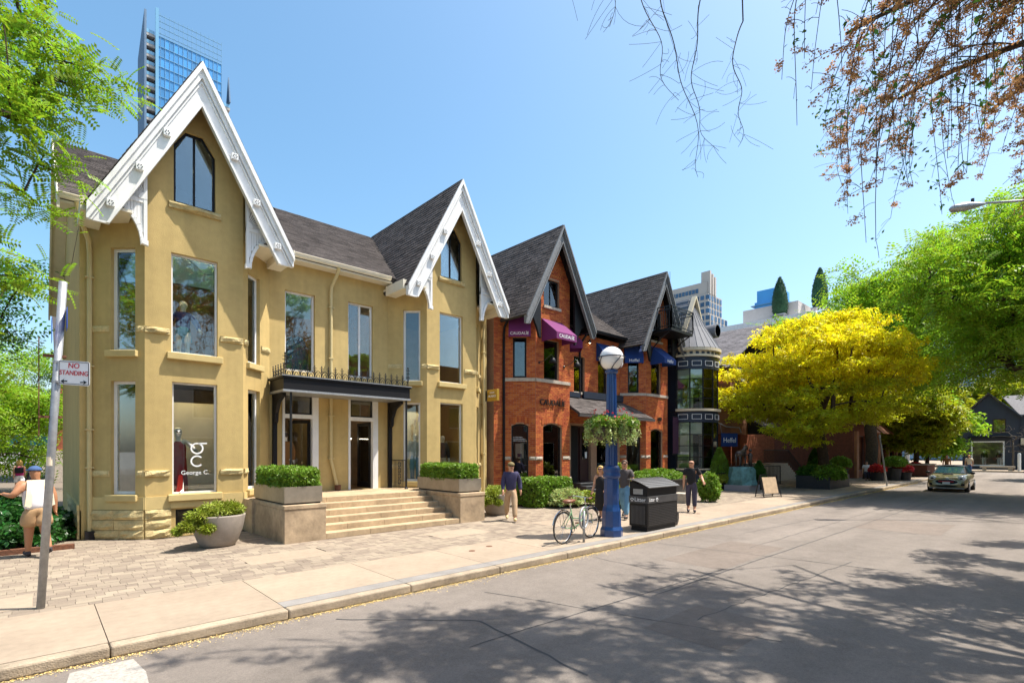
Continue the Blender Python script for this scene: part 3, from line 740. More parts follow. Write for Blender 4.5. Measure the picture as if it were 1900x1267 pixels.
for cx in BX: rock(H, bay_frames(cx)[1], .48, 1.60, 8.03, 8.18, .13, name='attic_sill')
# string courses, plinth mouldings and rock-faced base
for cx in BX:
    fL, fM, fR = bay_frames(cx)
    for fr, iv in ((fL, ((.02, .49), (1.16, 1.35))), (fM, ((.0, .50), (1.60, 2.13))), (fR, ((.02, .20), (.88, 1.34)))):
        for a, c in iv:
            for z0, z1 in ((4.92, 5.06), (1.49, 1.63)):
                rock(H, fr, a, c, z0, z1, .075 if fr is not fL else .045, name='string_stone')
    for fr, iv in ((fL, ((0, fL.L),)), (fM, ((0, .53), (1.61, 2.14))), (fR, ((0, fR.L),))):
        for a, c in iv:
            b = MB(); b.fprism(fr, [(a-.03, .70), (c+.03, .70), (c+.03, 1.0), (a-.03, 1.0)], -.02, .035); b.build('plinth_band', M['stucco_trim'], H)
            n = max(1, round((c-a)/.62)); zz = (.0, .22, .46, .695)
            for j in range(3):
                cuts = [a+(c-a)*i/n for i in range(n+1)]
                for i in range(1, n): cuts[i] += random.uniform(-.12, .12)
                for i in range(n): rock(H, fr, cuts[i]+.006, cuts[i+1]-.006, zz[j]+.004, zz[j+1]-.006, .10)
    b = MB(); b.fbox(fM, .5, 1.64, -.02, .06, .70, .86); b.build('plinth_band', M['stucco_trim'], H)
for j in range(8):
    for q, (z0, z1) in enumerate(((0, .24), (.24, .47), (.47, .69))):
        rock(H, fS, fS.L-.62*(j+1)-.1*(q % 2)+.01, fS.L-.62*j-.1*(q % 2)*(j > 0), z0, z1, .08)
b = MB(); b.fbox(fS, 5, fS.L, -.01, .05, .69, .82); b.build('plinth_band', M['stucco_trim'], H)
# roofs
b = MB(); ex0, ex1 = .35, XR+.1; ye, ze, yr, zr = 15.30, 7.90, 20.75, 11.52
b.prism([(ex0, ye, ze-.05), (ex1, ye, ze-.05), (ex1, yr, zr-.05), (ex0, yr, zr-.05)], (0, .05, -.09)); b.prism([(ex0, yr, zr-.05), (ex1, yr, zr-.05), (ex1, 26.5, 7.45), (ex0, 26.5, 7.45)], (0, -.05, -.09))
roof = b.build('roof', M['roofdeck'], H)
Lm = math.hypot(yr-ye, zr-ze)
sh = shingles((ex0, ye, ze-.04), (1, 0, 0), (0, yr-ye, zr-ze), [(0, 0), (ex1-ex0, 0), (ex1-ex0, Lm), (0, Lm)])
keep = []
for q in sh:
    x_, y_, z_ = q[:3, 3]
    if any(z_ < 11.62-abs(x_-cx)*SLOPE-.1 and abs(x_-cx) < 2.2 for cx in BX): continue
    keep.append(q)
for cx in BX:
    o, s_ = gable_roof(cx, H, sides=(-1, 1) if cx < 5 else (-1,)); keep += s_
pieces('shingle', keep, M['shingle'], H, 300, 'shingle_field')
b = MB(); b.lathe(6.1, 19.3, [(.16, 10.5), (.16, 10.72), (.2, 10.74), (.05, 10.82), (0, 10.83)], 12); b.build('roof_vent', M['blackmetal'], roof)
# white gable trim
for cx in BX:
    bargeboards(cx, H, M['white'], rosette=True)
    for s_ in (-1, 1): bracket(cx, s_, H, M['white'])
    for s_ in (-1, 1):
        b = MB()    # boxed soffit return at the foot of the rake
        xa, xb = cx+s_*1.35, cx+s_*2.2; b.box(min(xa, xb), max(xa, xb), 14.42, 15.9, 7.50, 7.56); b.build('soffit', M['offwhite'], H)
        g = MB(); xe = cx+s_*2.17; g.box(min(xe-s_*.30, xe+s_*.09), max(xe-s_*.30, xe+s_*.09), 14.38, 15.5, 7.30, 7.60); g.build('eave_box', M['offwhite'], H)
for q0, q1 in ((BX[0]+2.1, BX[1]-2.1), (.38, BX[0]-2.1)):
    b = MB(); b.box(q0, q1, 15.36, 15.78, 7.72, 7.78); b.build('soffit', M['offwhite'], H)
gutter(H, (BX[0]+2.18, 15.35, 7.78), (BX[1]-2.18, 15.35, 7.78), M['offwhite']); gutter(H, (.36, 15.35, 7.78), (BX[0]-2.18, 15.35, 7.78), M['offwhite'])
b = MB()     # verge board and soffit of the left gable end
for s_, (ya, yb) in ((-1, (15.3, 20.75)), (1, (26.5, 20.75))):
    b.prism([(.33, ya, 7.88), (.33, yb, 11.5), (.33, yb, 11.15), (.33, ya, 7.55)] if s_ < 0 else [(.33, ya, 7.42), (.33, ya, 7.1), (.33, yb, 11.15), (.33, yb, 11.5)], (.05, 0, 0))
b.prism([(.36, 15.4, 7.7), (.36, 20.75, 11.25), (.76, 20.75, 11.25), (.76, 15.4, 7.7)], (0, 0, .02)); b.prism([(.36, 20.75, 11.25), (.36, 26.4, 7.25), (.76, 26.4, 7.25), (.76, 20.75, 11.25)], (0, 0, .02))
b.build('verge_board', M['offwhite'], H)
downpipe(H, [(.68, 15.32, 7.78), (.72, 15.40, 7.5), (.90, 15.62, 7.05), (.92, 15.70, 6.8), (.92, 15.70, .12)], M['pipe_cream'], .052, [(.92, 15.7, z) for z in (6.2, 4.1, 2.6, 1.7)])
k = MB(); k.box(.83, 1.01, 15.58, 15.8, 0, .2); k.build('drain_shoe', M['black'], H)
downpipe(H, [(6.88, 15.3, 7.78), (6.88, 15.42, 7.6), (6.80, 15.66, 7.25), (6.80, 15.70, 7.0), (6.80, 15.70, 4.35)], M['pipe_cream'], .05, [(6.8, 15.7, z) for z in (6.6, 5.0)])
downpipe(H, [(6.80, 15.70, 3.75), (6.80, 15.70, 1.8), (6.98, 15.68, 1.0)], M['pipe_cream'], .05, [(6.8, 15.7, z) for z in (3.2, 1.85)])
k = MB(); k.lathe(7.0, 15.66, [(.09, .84), (.1, 1.02)], 10); k.build('drain_shoe', M['rust'], H)
downpipe(H, [(12.7, 15.3, 7.75), (12.95, 15.5, 7.4), (13.02, 15.68, 7.1), (13.02, 15.68, .1)], M['pipe_cream'], .05, [(13.02, 15.68, z) for z in (6, 4, 2)])
# doorways: wide white casing, transom light, door leaf
for i, (a, c) in enumerate(((5.34, 6.42), (7.40, 8.45))):
    b = MB(); y0 = YC
    for q0, q1 in ((a, a+.07), (c-.19, c)): b.box(q0, q1, YC-.03, YC+.12, .84, 3.86)
    b.box(a+.07, c-.19, YC-.03, YC+.12, 3.08, 3.20); b.box(a+.07, c-.19, YC-.03, YC+.12, 3.8, 3.86)
    dfr = b.build('door_frame', M['white'], H)
    b = MB(); fr = Fr((a+.07, YC), (c-.19, YC)); w_ = fr.L
    for q in ((0, .05, 3.2, 3.8), (w_-.05, w_, 3.2, 3.8)): b.fbox(fr, q[0], q[1], -.09, -.03, q[2], q[3])
    b.fbox(fr, .05, w_-.05, -.09, -.03, 3.75, 3.8); b.fbox(fr, .05, w_-.05, -.09, -.03, 3.2, 3.25); b.build('transom_frame', M['black'], dfr)
    g = MB(); g.fbox(fr, .05, w_-.05, -.066, -.054, 3.25, 3.75); g.build('pane', M['glass'], dfr)
    # leaf standing open into the shop
    df = Fr((c-.20, YC+.13), (c-.62, YC+.75)) if i == 0 else Fr((c-.20, YC+.13), (c-.25, YC+.95))
    b = MB()
    for q in ((0, .09, .86, 3.05), (df.L-.09, df.L, .86, 3.05), (.09, df.L-.09, .86, 1.05), (.09, df.L-.09, 2.95, 3.05)): b.fbox(df, q[0], q[1], -.025, .025, q[2], q[3])
    dl_ = b.build('door', M['black'], H); g = MB(); g.fbox(df, .09, df.L-.09, -.006, .006, 1.05, 2.95); g.build('pane', M['glass'], dl_)
    k = MB(); k.ball(df.pt(df.L-.06, .06, 1.85), .03); k.build('handle', M['chrome'], dl_)
# shop rooms behind the glass
b = MB()
for z in (.80, 4.15, 7.45): b.box(XL+.1, XR-.1, YC+.16, 19.2, z-.1, z)
for cx in BX:
    for z in (.80, 4.15, 7.45): b.prism([(cx-1.85, YC+.155, z), (cx-.98, YF+.2, z), (cx+.98, YF+.2, z), (cx+1.85, YC+.155, z)], (0, 0, -.1))
b.build('room_floors', M['interior_floor'], H)
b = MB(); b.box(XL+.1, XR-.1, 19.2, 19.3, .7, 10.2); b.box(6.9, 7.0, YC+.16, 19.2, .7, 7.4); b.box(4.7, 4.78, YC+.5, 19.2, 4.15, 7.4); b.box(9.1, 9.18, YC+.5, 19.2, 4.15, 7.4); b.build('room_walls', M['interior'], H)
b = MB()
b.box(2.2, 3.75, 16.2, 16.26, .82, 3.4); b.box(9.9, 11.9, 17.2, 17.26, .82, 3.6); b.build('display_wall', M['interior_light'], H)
b = MB()
for x, y, z in ((2.3, 15.9, 7.32), (3.2, 15.9, 7.32), (3.0, 15.6, 4.0), (1.5, 16.6, 7.32), (6.0, 16.8, 7.32), (5.6, 17.4, 7.32), (8.0, 16.6, 7.32), (7.6, 17.6, 7.32), (10.3, 16.2, 7.32), (11.2, 16.5, 7.32), (10.6, 16.4, 4.0), (11.3, 16.8, 4.0), (6.0, 16.7, 3.98), (7.8, 16.6, 3.98), (2.7, 16.6, 9.9), (2.35, 15.25, 4.0), (3.3, 15.25, 4.0), (2.4, 15.25, 7.32), (3.3, 15.3, 7.32), (9.8, 15.6, 4.0), (10.9, 15.4, 4.0)):  # the last ones are extra spots, added to brighten the window mannequins
    b.lathe(x, y, [(.0, z), (.055, z), (.055, z+.02)], 8)
b.build('ceiling_and_added_spots', M['spot'], H)
k = MB(); k.box(7.35, 8.1, 17.0, 17.08, 2.5, 2.54); k.build('light_bar', mat('light_bar', (1, .85, .6), .5, emit=6), H)
k = MB(); k.fbox(bay_frames(BX[0])[0], .62, 1.08, -.9, -.86, 4.5, 6.3); k.build('orange_drape', mat('orange_drape', (.35, .06, .012), .9, noise=(3, .6)), H)
k = MB(); k.lathe(6.15, 16.9, [(.42, 4.2), (.36, 5.4), (.2, 5.75), (0, 5.8)], 14); k.build('blue_gown', mat('blue_gown', (.01, .12, .30), .6, noise=(9, .4)), H)
# canopy over the entrance with iron cresting, columns and thin posts
cn = MB(); cx0, cx1, cy0 = 4.98, 8.98, 14.60
cn.box(cx0, cx1, cy0, 15.72, 3.80, 4.12); cn.box(cx0-.04, cx1+.04, cy0-.04, 15.73, 4.12, 4.17); cnp = cn.build('canopy', M['black'], H)
k = MB(); k.box(cx0-.02, cx1+.02, cy0-.02, 15.71, 3.74, 3.80); k.box(cx0-.055, cx1+.055, cy0-.055, 15.725, 4.172, 4.195); k.build('canopy_moulding', M['steelgrey'] if 'steelgrey' in M else M['galv'], cnp)
def crest(a, c, z):
    b = MB(); a = Vector(a); c = Vector(c); d = (c-a); L_ = d.length; d.normalize(); n = int(L_/.2); st = L_/n
    b.beam(a+Vector((0, 0, z+.012)), c+Vector((0, 0, z+.012)), .016); b.beam(a+Vector((0, 0, z+.15)), c+Vector((0, 0, z+.15)), .010)
    for i in range(n+1):
        p = a+d*st*i+Vector((0, 0, z)); b.beam(p, p+Vector((0, 0, .30)), .018)
        for zz, r_ in ((.30, .055), (.245, .045), (.2, .03)):
            b.beam(p+d*-r_+Vector((0, 0, zz-.025)), p+Vector((0, 0, zz)), .014); b.beam(p+Vector((0, 0, zz)), p+d*r_+Vector((0, 0, zz-.025)), .014)
        b.ball(p+Vector((0, 0, .335)), .022, 6, 4)
        if i < n:
            q = p+d*st/2
            for r_ in (st*.47, st*.26):
                pts = [q+d*(r_*math.cos(t))+Vector((0, 0, (.20 if r_ > .08 else .11)*math.sin(t))) for t in [PI*j/8 for j in range(9)]]
                b.tube(pts, .011, 4)
    return b
crest((cx0+.05, cy0+.03, 0), (cx1-.05, cy0+.03, 0), 4.195).build('iron_cresting', M['blackmetal'], cnp)
crest((cx0+.05, cy0+.15, 0), (cx0+.05, 15.6, 0), 4.195).build('iron_cresting', M['blackmetal'], cnp)
for x in (cx0+.05, cx1-.05):
    k = MB(); k.tube([(x, cy0+.03, 4.19), (x, cy0+.03, 4.78)], .016, 6); k.ball((x, cy0+.03, 4.8), .03, 8, 5)
    for zz in (4.5, 4.62, 4.72): k.beam((x-.07, cy0+.03, zz), (x+.07, cy0+.03, zz), .014); k.beam((x, cy0-.04, zz), (x, cy0+.10, zz), .014)
    k.build('finial', M['blackmetal'], cnp)
for x in (5.10, 8.86):
    b = MB(); b.box(x-.055, x+.055, 15.63, 15.745, .84, 3.74)
    s_ = -1
    b.prism([(x-.05, 15.60, 3.74), (x-.05, 14.9, 3.74), (x-.05, 14.9, 3.66), (x-.05, 15.28, 3.50), (x-.05, 15.48, 3.2), (x-.05, 15.52, 2.95), (x-.05, 15.60, 2.9)][::-1], (.1, 0, 0)); b.build('pilaster', M['black'], H)
for x in (5.22, 8.92):
    b = MB(); b.tube([(x, 14.72, .84), (x, 14.72, 3.75)], .033, 8); b.lathe(x, 14.72, [(.06, .84), (.06, .87), (.035, .9)], 8); b.build('thin_post', M['blackmetal'], H)
b = MB()      # small iron railing panel at the landing
for i in range(9): b.beam((8.92, 14.78+i*.09, .9), (8.92, 14.78+i*.09, 1.78), .014)
b.beam((8.92, 14.74, 1.79), (8.92, 15.6, 1.79), .025); b.beam((8.92, 14.74, .9), (8.92, 15.6, .9), .02)
for k_ in range(4): b.tube([(8.92, 15.15+.08*math.cos(t), 1.07+.19*k_+.08*math.sin(t)) for t in [2*PI*j/10 for j in range(11)]], .012, 4)
b.build('railing_panel', M['blackmetal'], H)
# lettering on the shop window
fM = bay_frames(BX[0])[1]
def ring(fr, s, z, r, w_, o, a0, a1, b):
    n = 22
    for i in range(n):
        t0 = a0+(a1-a0)*i/n; t1 = a0+(a1-a0)*(i+1)/n
        b.fprism(fr, [(s+(r-w_)*math.cos(t0), z+(r-w_)*math.sin(t0)), (s+r*math.cos(t0), z+r*math.sin(t0)), (s+r*math.cos(t1), z+r*math.sin(t1)), (s+(r-w_)*math.cos(t1), z+(r-w_)*math.sin(t1))], o-.003, o)
b = MB(); ring(fM, 1.10, 2.16, .145, .035, -.112, 0, 2*PI, b); b.fprism(fM, [(1.13, 2.27), (1.32, 2.27), (1.32, 2.305), (1.13, 2.305)], -.115, -.112); ring(fM, 1.10, 1.84, .145, .035, -.112, .75, 2*PI-.75, b)
b.build('logo', M['lettering'], H)
text('George C.', fM.mtx(1.06, -.112, 1.55), .145, M['lettering'], H)
# ------------------------------------------------------------ entrance steps and plinths
T = thing('entrance_steps', (7, 11.9, 0), 'six limestone entrance steps between two stone plinths before the yellow house', 'steps')
sx0, sx1 = 5.04, 9.0
for i in range(6):
    y0 = 11.92+.35*i; z1 = .14*(i+1); cuts = [sx0]; x = sx0+random.uniform(.5, 1.2)
    while x < sx1-.4: cuts.append(x); x += random.uniform(.9, 1.35)
    cuts.append(sx1)
    for a, c in zip(cuts, cuts[1:]):
        b = MB(); b.box(a+.002, c-.002, y0, y0+(.42 if i < 5 else 2.15), z1-.139, z1); b.build('step_stone', M['limestone'], T, bevel=.008)
b = MB(); b.box(sx0+.01, sx1-.01, 13.75, 15.76, -.01, .69); b.build('step_core', M['plinthstone'], T)
b = MB(); b.box(sx0-1.02, 9.9, 14.05, 15.3, .0, .838); b.build('landing', M['limestone'], T)
for a, c in ((4.08, 5.035), (9.005, 9.92)):
    b = MB(); b.box(a, c, 11.90, 14.45, -.012, .76); p_ = b.build('plinth', M['plinthstone'], T, bevel=.01)
    for y0, y1 in ((11.885, 13.1), (13.106, 14.46)):
        k = MB(); k.box(a-.012, c+.012, y0, y1, .762, .86); k.build('coping', M['plinthstone'], p_, bevel=.012)
# ============================================================ the red brick pair
Bh = thing('brick_house', (20, YF, 0), 'red brick house with two dark gables, purple and blue awnings and slate porch', 'house')
CX2 = (16.15, 24.35); XL2, XR2 = 13.62, 26.45
bw = MB(); bk = []; Wb = []
def bh_holes(j):
    L = [arch(.36, 1.06, .98, 3.22, .10), rect(.42, .98, 5.12, 6.78)]
    Fm = [arch(.45, 1.62, .98, 3.24, .14), rect(.50, 1.42, 5.12, 6.78)]
    if j == 0: Fm.append(rect(.50, 1.46, 8.2, 9.36))
    else: Fm.append(rect(.50, 1.50, 7.95, 9.5))
    R = [arch(.30, 1.0, .98, 3.22, .10), rect(.37, .93, 5.12, 6.78)]
    return L, Fm, R
for j, cx in enumerate(CX2):
    fL, fM, fR = bay_frames(cx); hL, hM, hR = bh_holes(j); zi, zo = roofz(cx, cx+1.07), roofz(cx, cx+2.03, 11.5)
    for fr, out, hs in ((fL, [(0, 0), (fL.L, 0), (fL.L, zi), (0, zo)], hL), (fM, [(0, 0), (2.14, 0), (2.14, zi), (1.07, 11.42), (0, zi)], hM), (fR, [(0, 0), (fR.L, 0), (fR.L, zo), (0, zi)], hR)):
        wallmesh(bw, fr, out, hs, .16); bk += [q for q in bricks(fr, out, hs, z0=.93) if not (4.95 < q[2, 3] < 5.10)]
    for fr, hs in ((fL, hL), (fM, hM), (fR, hR)):
        for i, h in enumerate(hs): Wb.append((fr, h, dict(fm=M['black'], fw=.075 if i else .06, rec=.09, mull=[('v', (h[0][0]+h[1][0])/2, .05)] if i == 2 else [], sill=(.06, .12, .09, M['greystone']) if i == 2 else None)))
    # flat brick arches over the ground-floor windows
    for fr, (a, c) in ((fL, (.36, 1.06)), (fM, (.45, 1.62))):
        n = int((c-a+.2)/.078)
        for i in range(n):
            s_ = a-.1+(c-a+.2)*(i+.5)/n; lift = .10*math.sin(PI*(i+.5)/n); q = fr.pt(s_, .012, 3.30+lift)
            bk.append(mt(q, (*(fr.t*.066), 0), (*(-fr.n*.03), 0), (0, 0, .24)))
    # stone belt under the upper windows, rock base, sills
    for fr in (fL, fM, fR):
        n = 2
        for i in range(n): b = MB(); b.fbox(fr, fr.L*i/n+.003, fr.L*(i+1)/n-.003, -.02, .055, 4.96, 5.10); b.build('belt_stone', M['greystone'], Bh, bevel=.01)
        b = MB(); b.fbox(fr, -.03, fr.L+.03, -.02, .09, .80, .94); b.build('water_table', M['greystone'], Bh, bevel=.01)
        for q, (z0, z1) in enumerate(((0, .38), (.38, .80))):
            m_ = 3 if fr is fM else 2
            for i in range(m_): rock(Bh, fr, fr.L*i/m_+.006, fr.L*(i+1)/m_-.006, z0+.004, z1-.006, .07, M['pinkstone'])
    for fr, a, c in ((fL, 0.0, .33), (fL, 1.09, 1.35), (fM, .0, .40), (fM, 1.68, 2.13), (fR, .02, .27), (fR, 1.03, 1.34)):
        rock(Bh, fr, a, c, 1.72, 1.86, .06, M['greystone'], 'band_stone')
fC2 = Fr((CX2[0]+2.03, YC), (CX2[1]-2.03, YC)); xa = CX2[0]+2.03
hs = [rect(.45, 1.25, 4.9, 6.6), rect(2.3, 3.1, 4.9, 6.6), rect(.25, 1.75, .6, 3.3), rect(2.2, 3.6, .98, 3.2)]
out = [(0, 0), (fC2.L, 0), (fC2.L, 7.7), (0, 7.7)]
wallmesh(bw, fC2, out, hs, .16); bk += bricks(fC2, out, hs, z0=3.4)
for h in hs[:2]: Wb.append((fC2, h, dict(fm=M['black'], fw=.06, sill=(.08, .12, .08, M['greystone']))))
Wb.append((fC2, hs[3], dict(fm=M['black'], fw=.06)))
for a, c, z in ((XL2, CX2[0]-2.03, 7.7), (CX2[1]+2.03, XR2, 7.7)):
    fr = Fr((a, YC), (c, YC)); o_ = [(0, 0), (fr.L, 0), (fr.L, z), (0, z)]; wallmesh(bw, fr, o_); bk += bricks(fr, o_, [])
fs = Fr((XL2, 26.2), (XL2, YC)); o_ = [(0, 0), (fs.L, 0), (fs.L, 7.7), (fs.L/2, 11.25), (0, 7.7)]; wallmesh(bw, fs, o_)
fs2 = Fr((XR2, YC), (XR2, 26.2)); wallmesh(bw, fs2, o_)
bw.build('wall', M['mortar'], Bh); pieces('brick', bk, M['brick'], Bh, 300, 'brick_field')
for fr, h, kw in Wb: window(Bh, fr, h, **kw)
b = MB()
for z in (.62, 4.2, 7.6): b.box(XL2+.1, XR2-.1, YC+.18, 19, z-.1, z)
for cx in CX2:
    for z in (.62, 4.2, 7.6): b.prism([(cx-1.85, YC+.17, z), (cx-.98, YF+.2, z), (cx+.98, YF+.2, z), (cx+1.85, YC+.17, z)], (0, 0, -.1))
b.build('room_floors', M['interior_floor'], Bh)
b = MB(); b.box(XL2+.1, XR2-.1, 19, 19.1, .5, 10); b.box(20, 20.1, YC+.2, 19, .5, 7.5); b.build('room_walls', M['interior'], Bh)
for cx, z in ((CX2[1], 4.6), (CX2[0], 8.7)):
    k = MB()
    for i in range(9): k.lathe(cx-.9+.2*i, YF+.35, [(.09, z-3.6 if z < 5 else z-3.4), (.09, z-1.3)], 8)
    k.build('curtain', M['curtain'], Bh)
# roof: main slope and two steep gables with dark bargeboards
b = MB(); ex0, ex1 = XL2-.12, XR2+.12
b.prism([(ex0, ye, ze-.05), (ex1, ye, ze-.05), (ex1, yr, zr-.05), (ex0, yr, zr-.05)], (0, .05, -.09)); b.prism([(ex0, yr, zr-.05), (ex1, yr, zr-.05), (ex1, 26.5, 7.45), (ex0, 26.5, 7.45)], (0, -.05, -.09)); b.build('roof', M['roofdeck'], Bh)
sh = shingles((ex0, ye, ze-.04), (1, 0, 0), (0, yr-ye, zr-ze), [(0, 0), (ex1-ex0, 0), (ex1-ex0, Lm), (0, Lm)]); keep = []
for q in sh:
    x_, y_, z_ = q[:3, 3]
    if any(z_ < 11.62-abs(x_-cx)*SLOPE-.1 and abs(x_-cx) < 2.2 for cx in CX2): continue
    keep.append(q)
for cx in CX2: o, s_ = gable_roof(cx, Bh, sides=(-1,)); keep += s_
pieces('shingle', keep, M['shingle'], Bh, 300, 'shingle_field')
M['greypaint'] = mat('weathered_grey_paint', (.16, .165, .17), .55, noise=(12, .25))
for cx in CX2:
    bargeboards(cx, Bh, M['greypaint'], wd=.34)
    b = MB()
    for s_ in (-1, 1):
        # dark soffit under the steep roof, in front of the brick gable
        q = [(cx, 14.36, 11.36), (cx, 15.7, 11.36), (cx+s_*2.12, 15.7, 7.38), (cx+s_*2.12, 14.36, 7.38)]; b.prism(q if s_ > 0 else q[::-1], (0, 0, .03))
    b.build('soffit', M['black'], Bh)
    for s_ in (-1, 1):
        X_ = lambda a: cx+s_*(1.07+a); k = MB(); arc = [(0, 6.7), (.10, 6.75), (.22, 7.1), (.42, 7.45), (.75, 7.62), (.55, 8.0), (0, 9.0)]
        k.prism([(X_(a), 14.5, z) for a, z in (arc if s_ > 0 else arc[::-1])], (0, .10, 0)); k.build('bracket', M['black'], Bh)
        k = MB(); k.tube([(cx+s_*2.1, 14.4, 7.42), (cx+s_*2.1, 15.4, 7.5)], .07, 8); k.build('gutter', M['black'], Bh)
gutter(Bh, (CX2[0]+2.15, 15.33, 7.76), (CX2[1]-2.15, 15.33, 7.76), M['black']); gutter(Bh, (XL2-.1, 15.33, 7.76), (CX2[0]-2.15, 15.33, 7.76), M['black'])
downpipe(Bh, [(19.2, 15.3, 7.8), (19.0, 15.66, 7.2), (19.0, 15.7, 6.9), (19.0, 15.7, 4.3)], M['black'], .05)
downpipe(Bh, [(14.2, 15.3, 7.76), (14.12, 15.66, 7.2), (14.12, 15.7, 6.9), (14.12, 15.7, .1)], M['black'], .05)
# porch roof over the two entrances
b = MB(); b.prism([(17.35, 14.35, 3.72), (17.35, 15.78, 4.62), (22.6, 15.78, 4.62), (23.3, 14.35, 3.72)][::-1], (0, 0, -.07)); b.box(17.3, 23.35, 14.30, 14.40, 3.60, 3.72); pr_ = b.build('porch_roof', M['roofdeck'], Bh)
sh = shingles((17.36, 14.34, 3.735), (1, 0, 0), (0, 1.43, .9), [(0, 0), (5.9, 0), (5.2, 1.69), (0, 1.69)]); pieces('porch_shingle', sh, M['shingle'], Bh, 300)
k = MB(); k.box(17.3, 18.9, 15.60, 15.78, 4.62, 4.85); k.box(19.2, 22.4, 15.60, 15.78, 4.62, 4.95); k.build('flashing', M['navywall'], Bh)
b = MB(); b.box(18.43, 19.93, 15.98, 16.04, .6, 3.3)
d_ = MB(); d_.box(18.45, 19.1, 15.92, 15.98, .62, 3.28); dd = d_.build('door', M['dark'], Bh); b.build('entry_wall', M['darkwood'], Bh)
d_ = MB(); d_.box(19.25, 19.9, 15.90, 15.96, .62, 3.2); dd = d_.build('door', M['darkwood'], Bh); g = MB(); g.box(19.38, 19.77, 15.88, 15.895, 1.7, 3.0); g.build('pane', M['mirrorglass'], dd)
k = MB(); k.box(19.60, 19.74, 15.872, 15.878, 1.75, 2.05); k.build('notice', M['lettering'], dd)
for i in range(5):
    b = MB(); b.box(18.0, 20.3, 13.55+.32*i, 15.8, .125*i, .125*(i+1)-.003); b.build('porch_step', M['blackplanter'], Bh)
    k = MB(); k.box(18.0, 20.3, 13.54+.32*i, 13.58+.32*i, .125*(i+1)-.012, .125*(i+1)+.001); k.build('step_nosing', M['galv'], Bh)
# posters and lettering
fL, fM, fR = bay_frames(CX2[0]); fM2 = bay_frames(CX2[1])[1]
def panel(fr, s0, s1, z0, z1, o, m, par, name): b = MB(); b.fbox(fr, s0, s1, o-.006, o, z0, z1); return b.build(name, m, par)
p = panel(fM, .53, 1.13, 1.95, 3.0, -.20, M['poster_purple'], Bh, 'poster'); panel(fM, .80, .86, 2.1, 2.7, -.194, M['lettering'], p, 'bottle')
k = MB()
for a, z, r_ in ((.58, 2.45, .05), (.62, 2.3, .05), (.57, 2.2, .05), (.66, 2.12, .06), (.60, 2.05, .06), (.72, 2.2, .04), (1.02, 2.05, .06), (1.05, 2.17, .05), (.70, 2.02, .05)): k.ball(fM.pt(a, -.195, z), r_, 8, 5, (1, .2, 1))
k.build('grapes', M['poster_dark'], p)
panel(fM, .70, .86, 1.0, 1.94, -.22, M['gold'], Bh, 'poster_stand')
p = panel(fL, .52, .86, 1.80, 2.40, -.20, M['poster_skin'], Bh, 'poster'); panel(fL, .60, .78, 1.82, 1.98, -.194, M['poster_dark'], p, 'jar')
for i, t_ in enumerate(('ALL YOU NEED', 'IS GOOD HUMANS...', 'AND A GOOD HUMANS.')): text(t_, fL.mtx(.40, -.112, 2.66-.075*i), .062, M['lettering'], Bh, align='LEFT', extrude=.001)
text('CAUDALÍE', fM.mtx(1.02, .05, 4.12), .34, M['darkletter'], Bh, 'wall_lettering', .02)
text('109', fM2.mtx(1.25, .05, 3.78), .30, M['darkletter'], Bh, 'wall_lettering', .02)
# gooseneck lamps
for s_ in (.2, 1.75):
    q = fM.pt(s_, .02, 5.75); o = fM.pt(s_+.25, .55, 5.85); b = MB(); b.lathe(0, 0, [(.05, 0), (.05, .03)], 8)
    b = MB(); b.ball(q, .05, 8, 5); b.tube([q, fM.pt(s_+.1, .3, 5.85), fM.pt(s_+.2, .5, 6.05), fM.pt(s_+.27, .58, 5.95)], .014, 5); lp = b.build('wall_lamp', M['blackmetal'], Bh)
    k = MB(); k.lathe(o[0], o[1], [(.02, 5.95), (.10, 5.88), (.17, 5.72), (.16, 5.71), (.09, 5.86)], 12); k.build('lamp_shade', M['black'], lp, smooth=True)
for x in (19.7, 21.6):
    k = MB(); k.lathe(x, 15.66, [(.0, 7.33), (.06, 7.33), (.06, 7.45), (.02, 7.5)], 10); lp = k.build('soffit_lamp', M['blackmetal'], Bh); k = MB(); k.lathe(x, 15.66, [(0, 7.325), (.05, 7.325), (.05, 7.328)], 8); k.build('bulb', mat('soffit_bulb', (1, .8, .5), .5, emit=8), lp)
# balcony on the right gable
bc = MB(); bx0, bx1, by0, by1, bz = 23.55, 25.75, 13.5, 14.8, 8.35
bc.box(bx0, bx1, by0, by1, bz-.14, bz); bcb = bc.build('balcony', M['black'], Bh)
k = MB()
for (a, c) in (((bx0, by0), (bx1, by0)), ((bx0, by0), (bx0, by1)), ((bx1, by0), (bx1, by1))):
    for z in (bz+1.12, bz+.95, bz+.12): k.beam((*a, z), (*c, z), .04)
    L_ = math.hypot(c[0]-a[0], c[1]-a[1]); n = int(L_/.12)
    for i in range(n+1): u = i/n; k.beam((a[0]+(c[0]-a[0])*u, a[1]+(c[1]-a[1])*u, bz+.0), (a[0]+(c[0]-a[0])*u, a[1]+(c[1]-a[1])*u, bz+1.1), .045 if i in (0, n) else .018)
k.build('balcony_railing', M['blackmetal'], bcb)
k = MB()
for x in (bx0+.1, bx1-.1): k.tube([(x, by0+.15, bz-.15), (x, by0+.55, bz-.35), (x, by1-.15, bz-.9), (x, by1, bz-1.5)], .035, 6)
k.build('balcony_struts', M['blackmetal'], bcb)
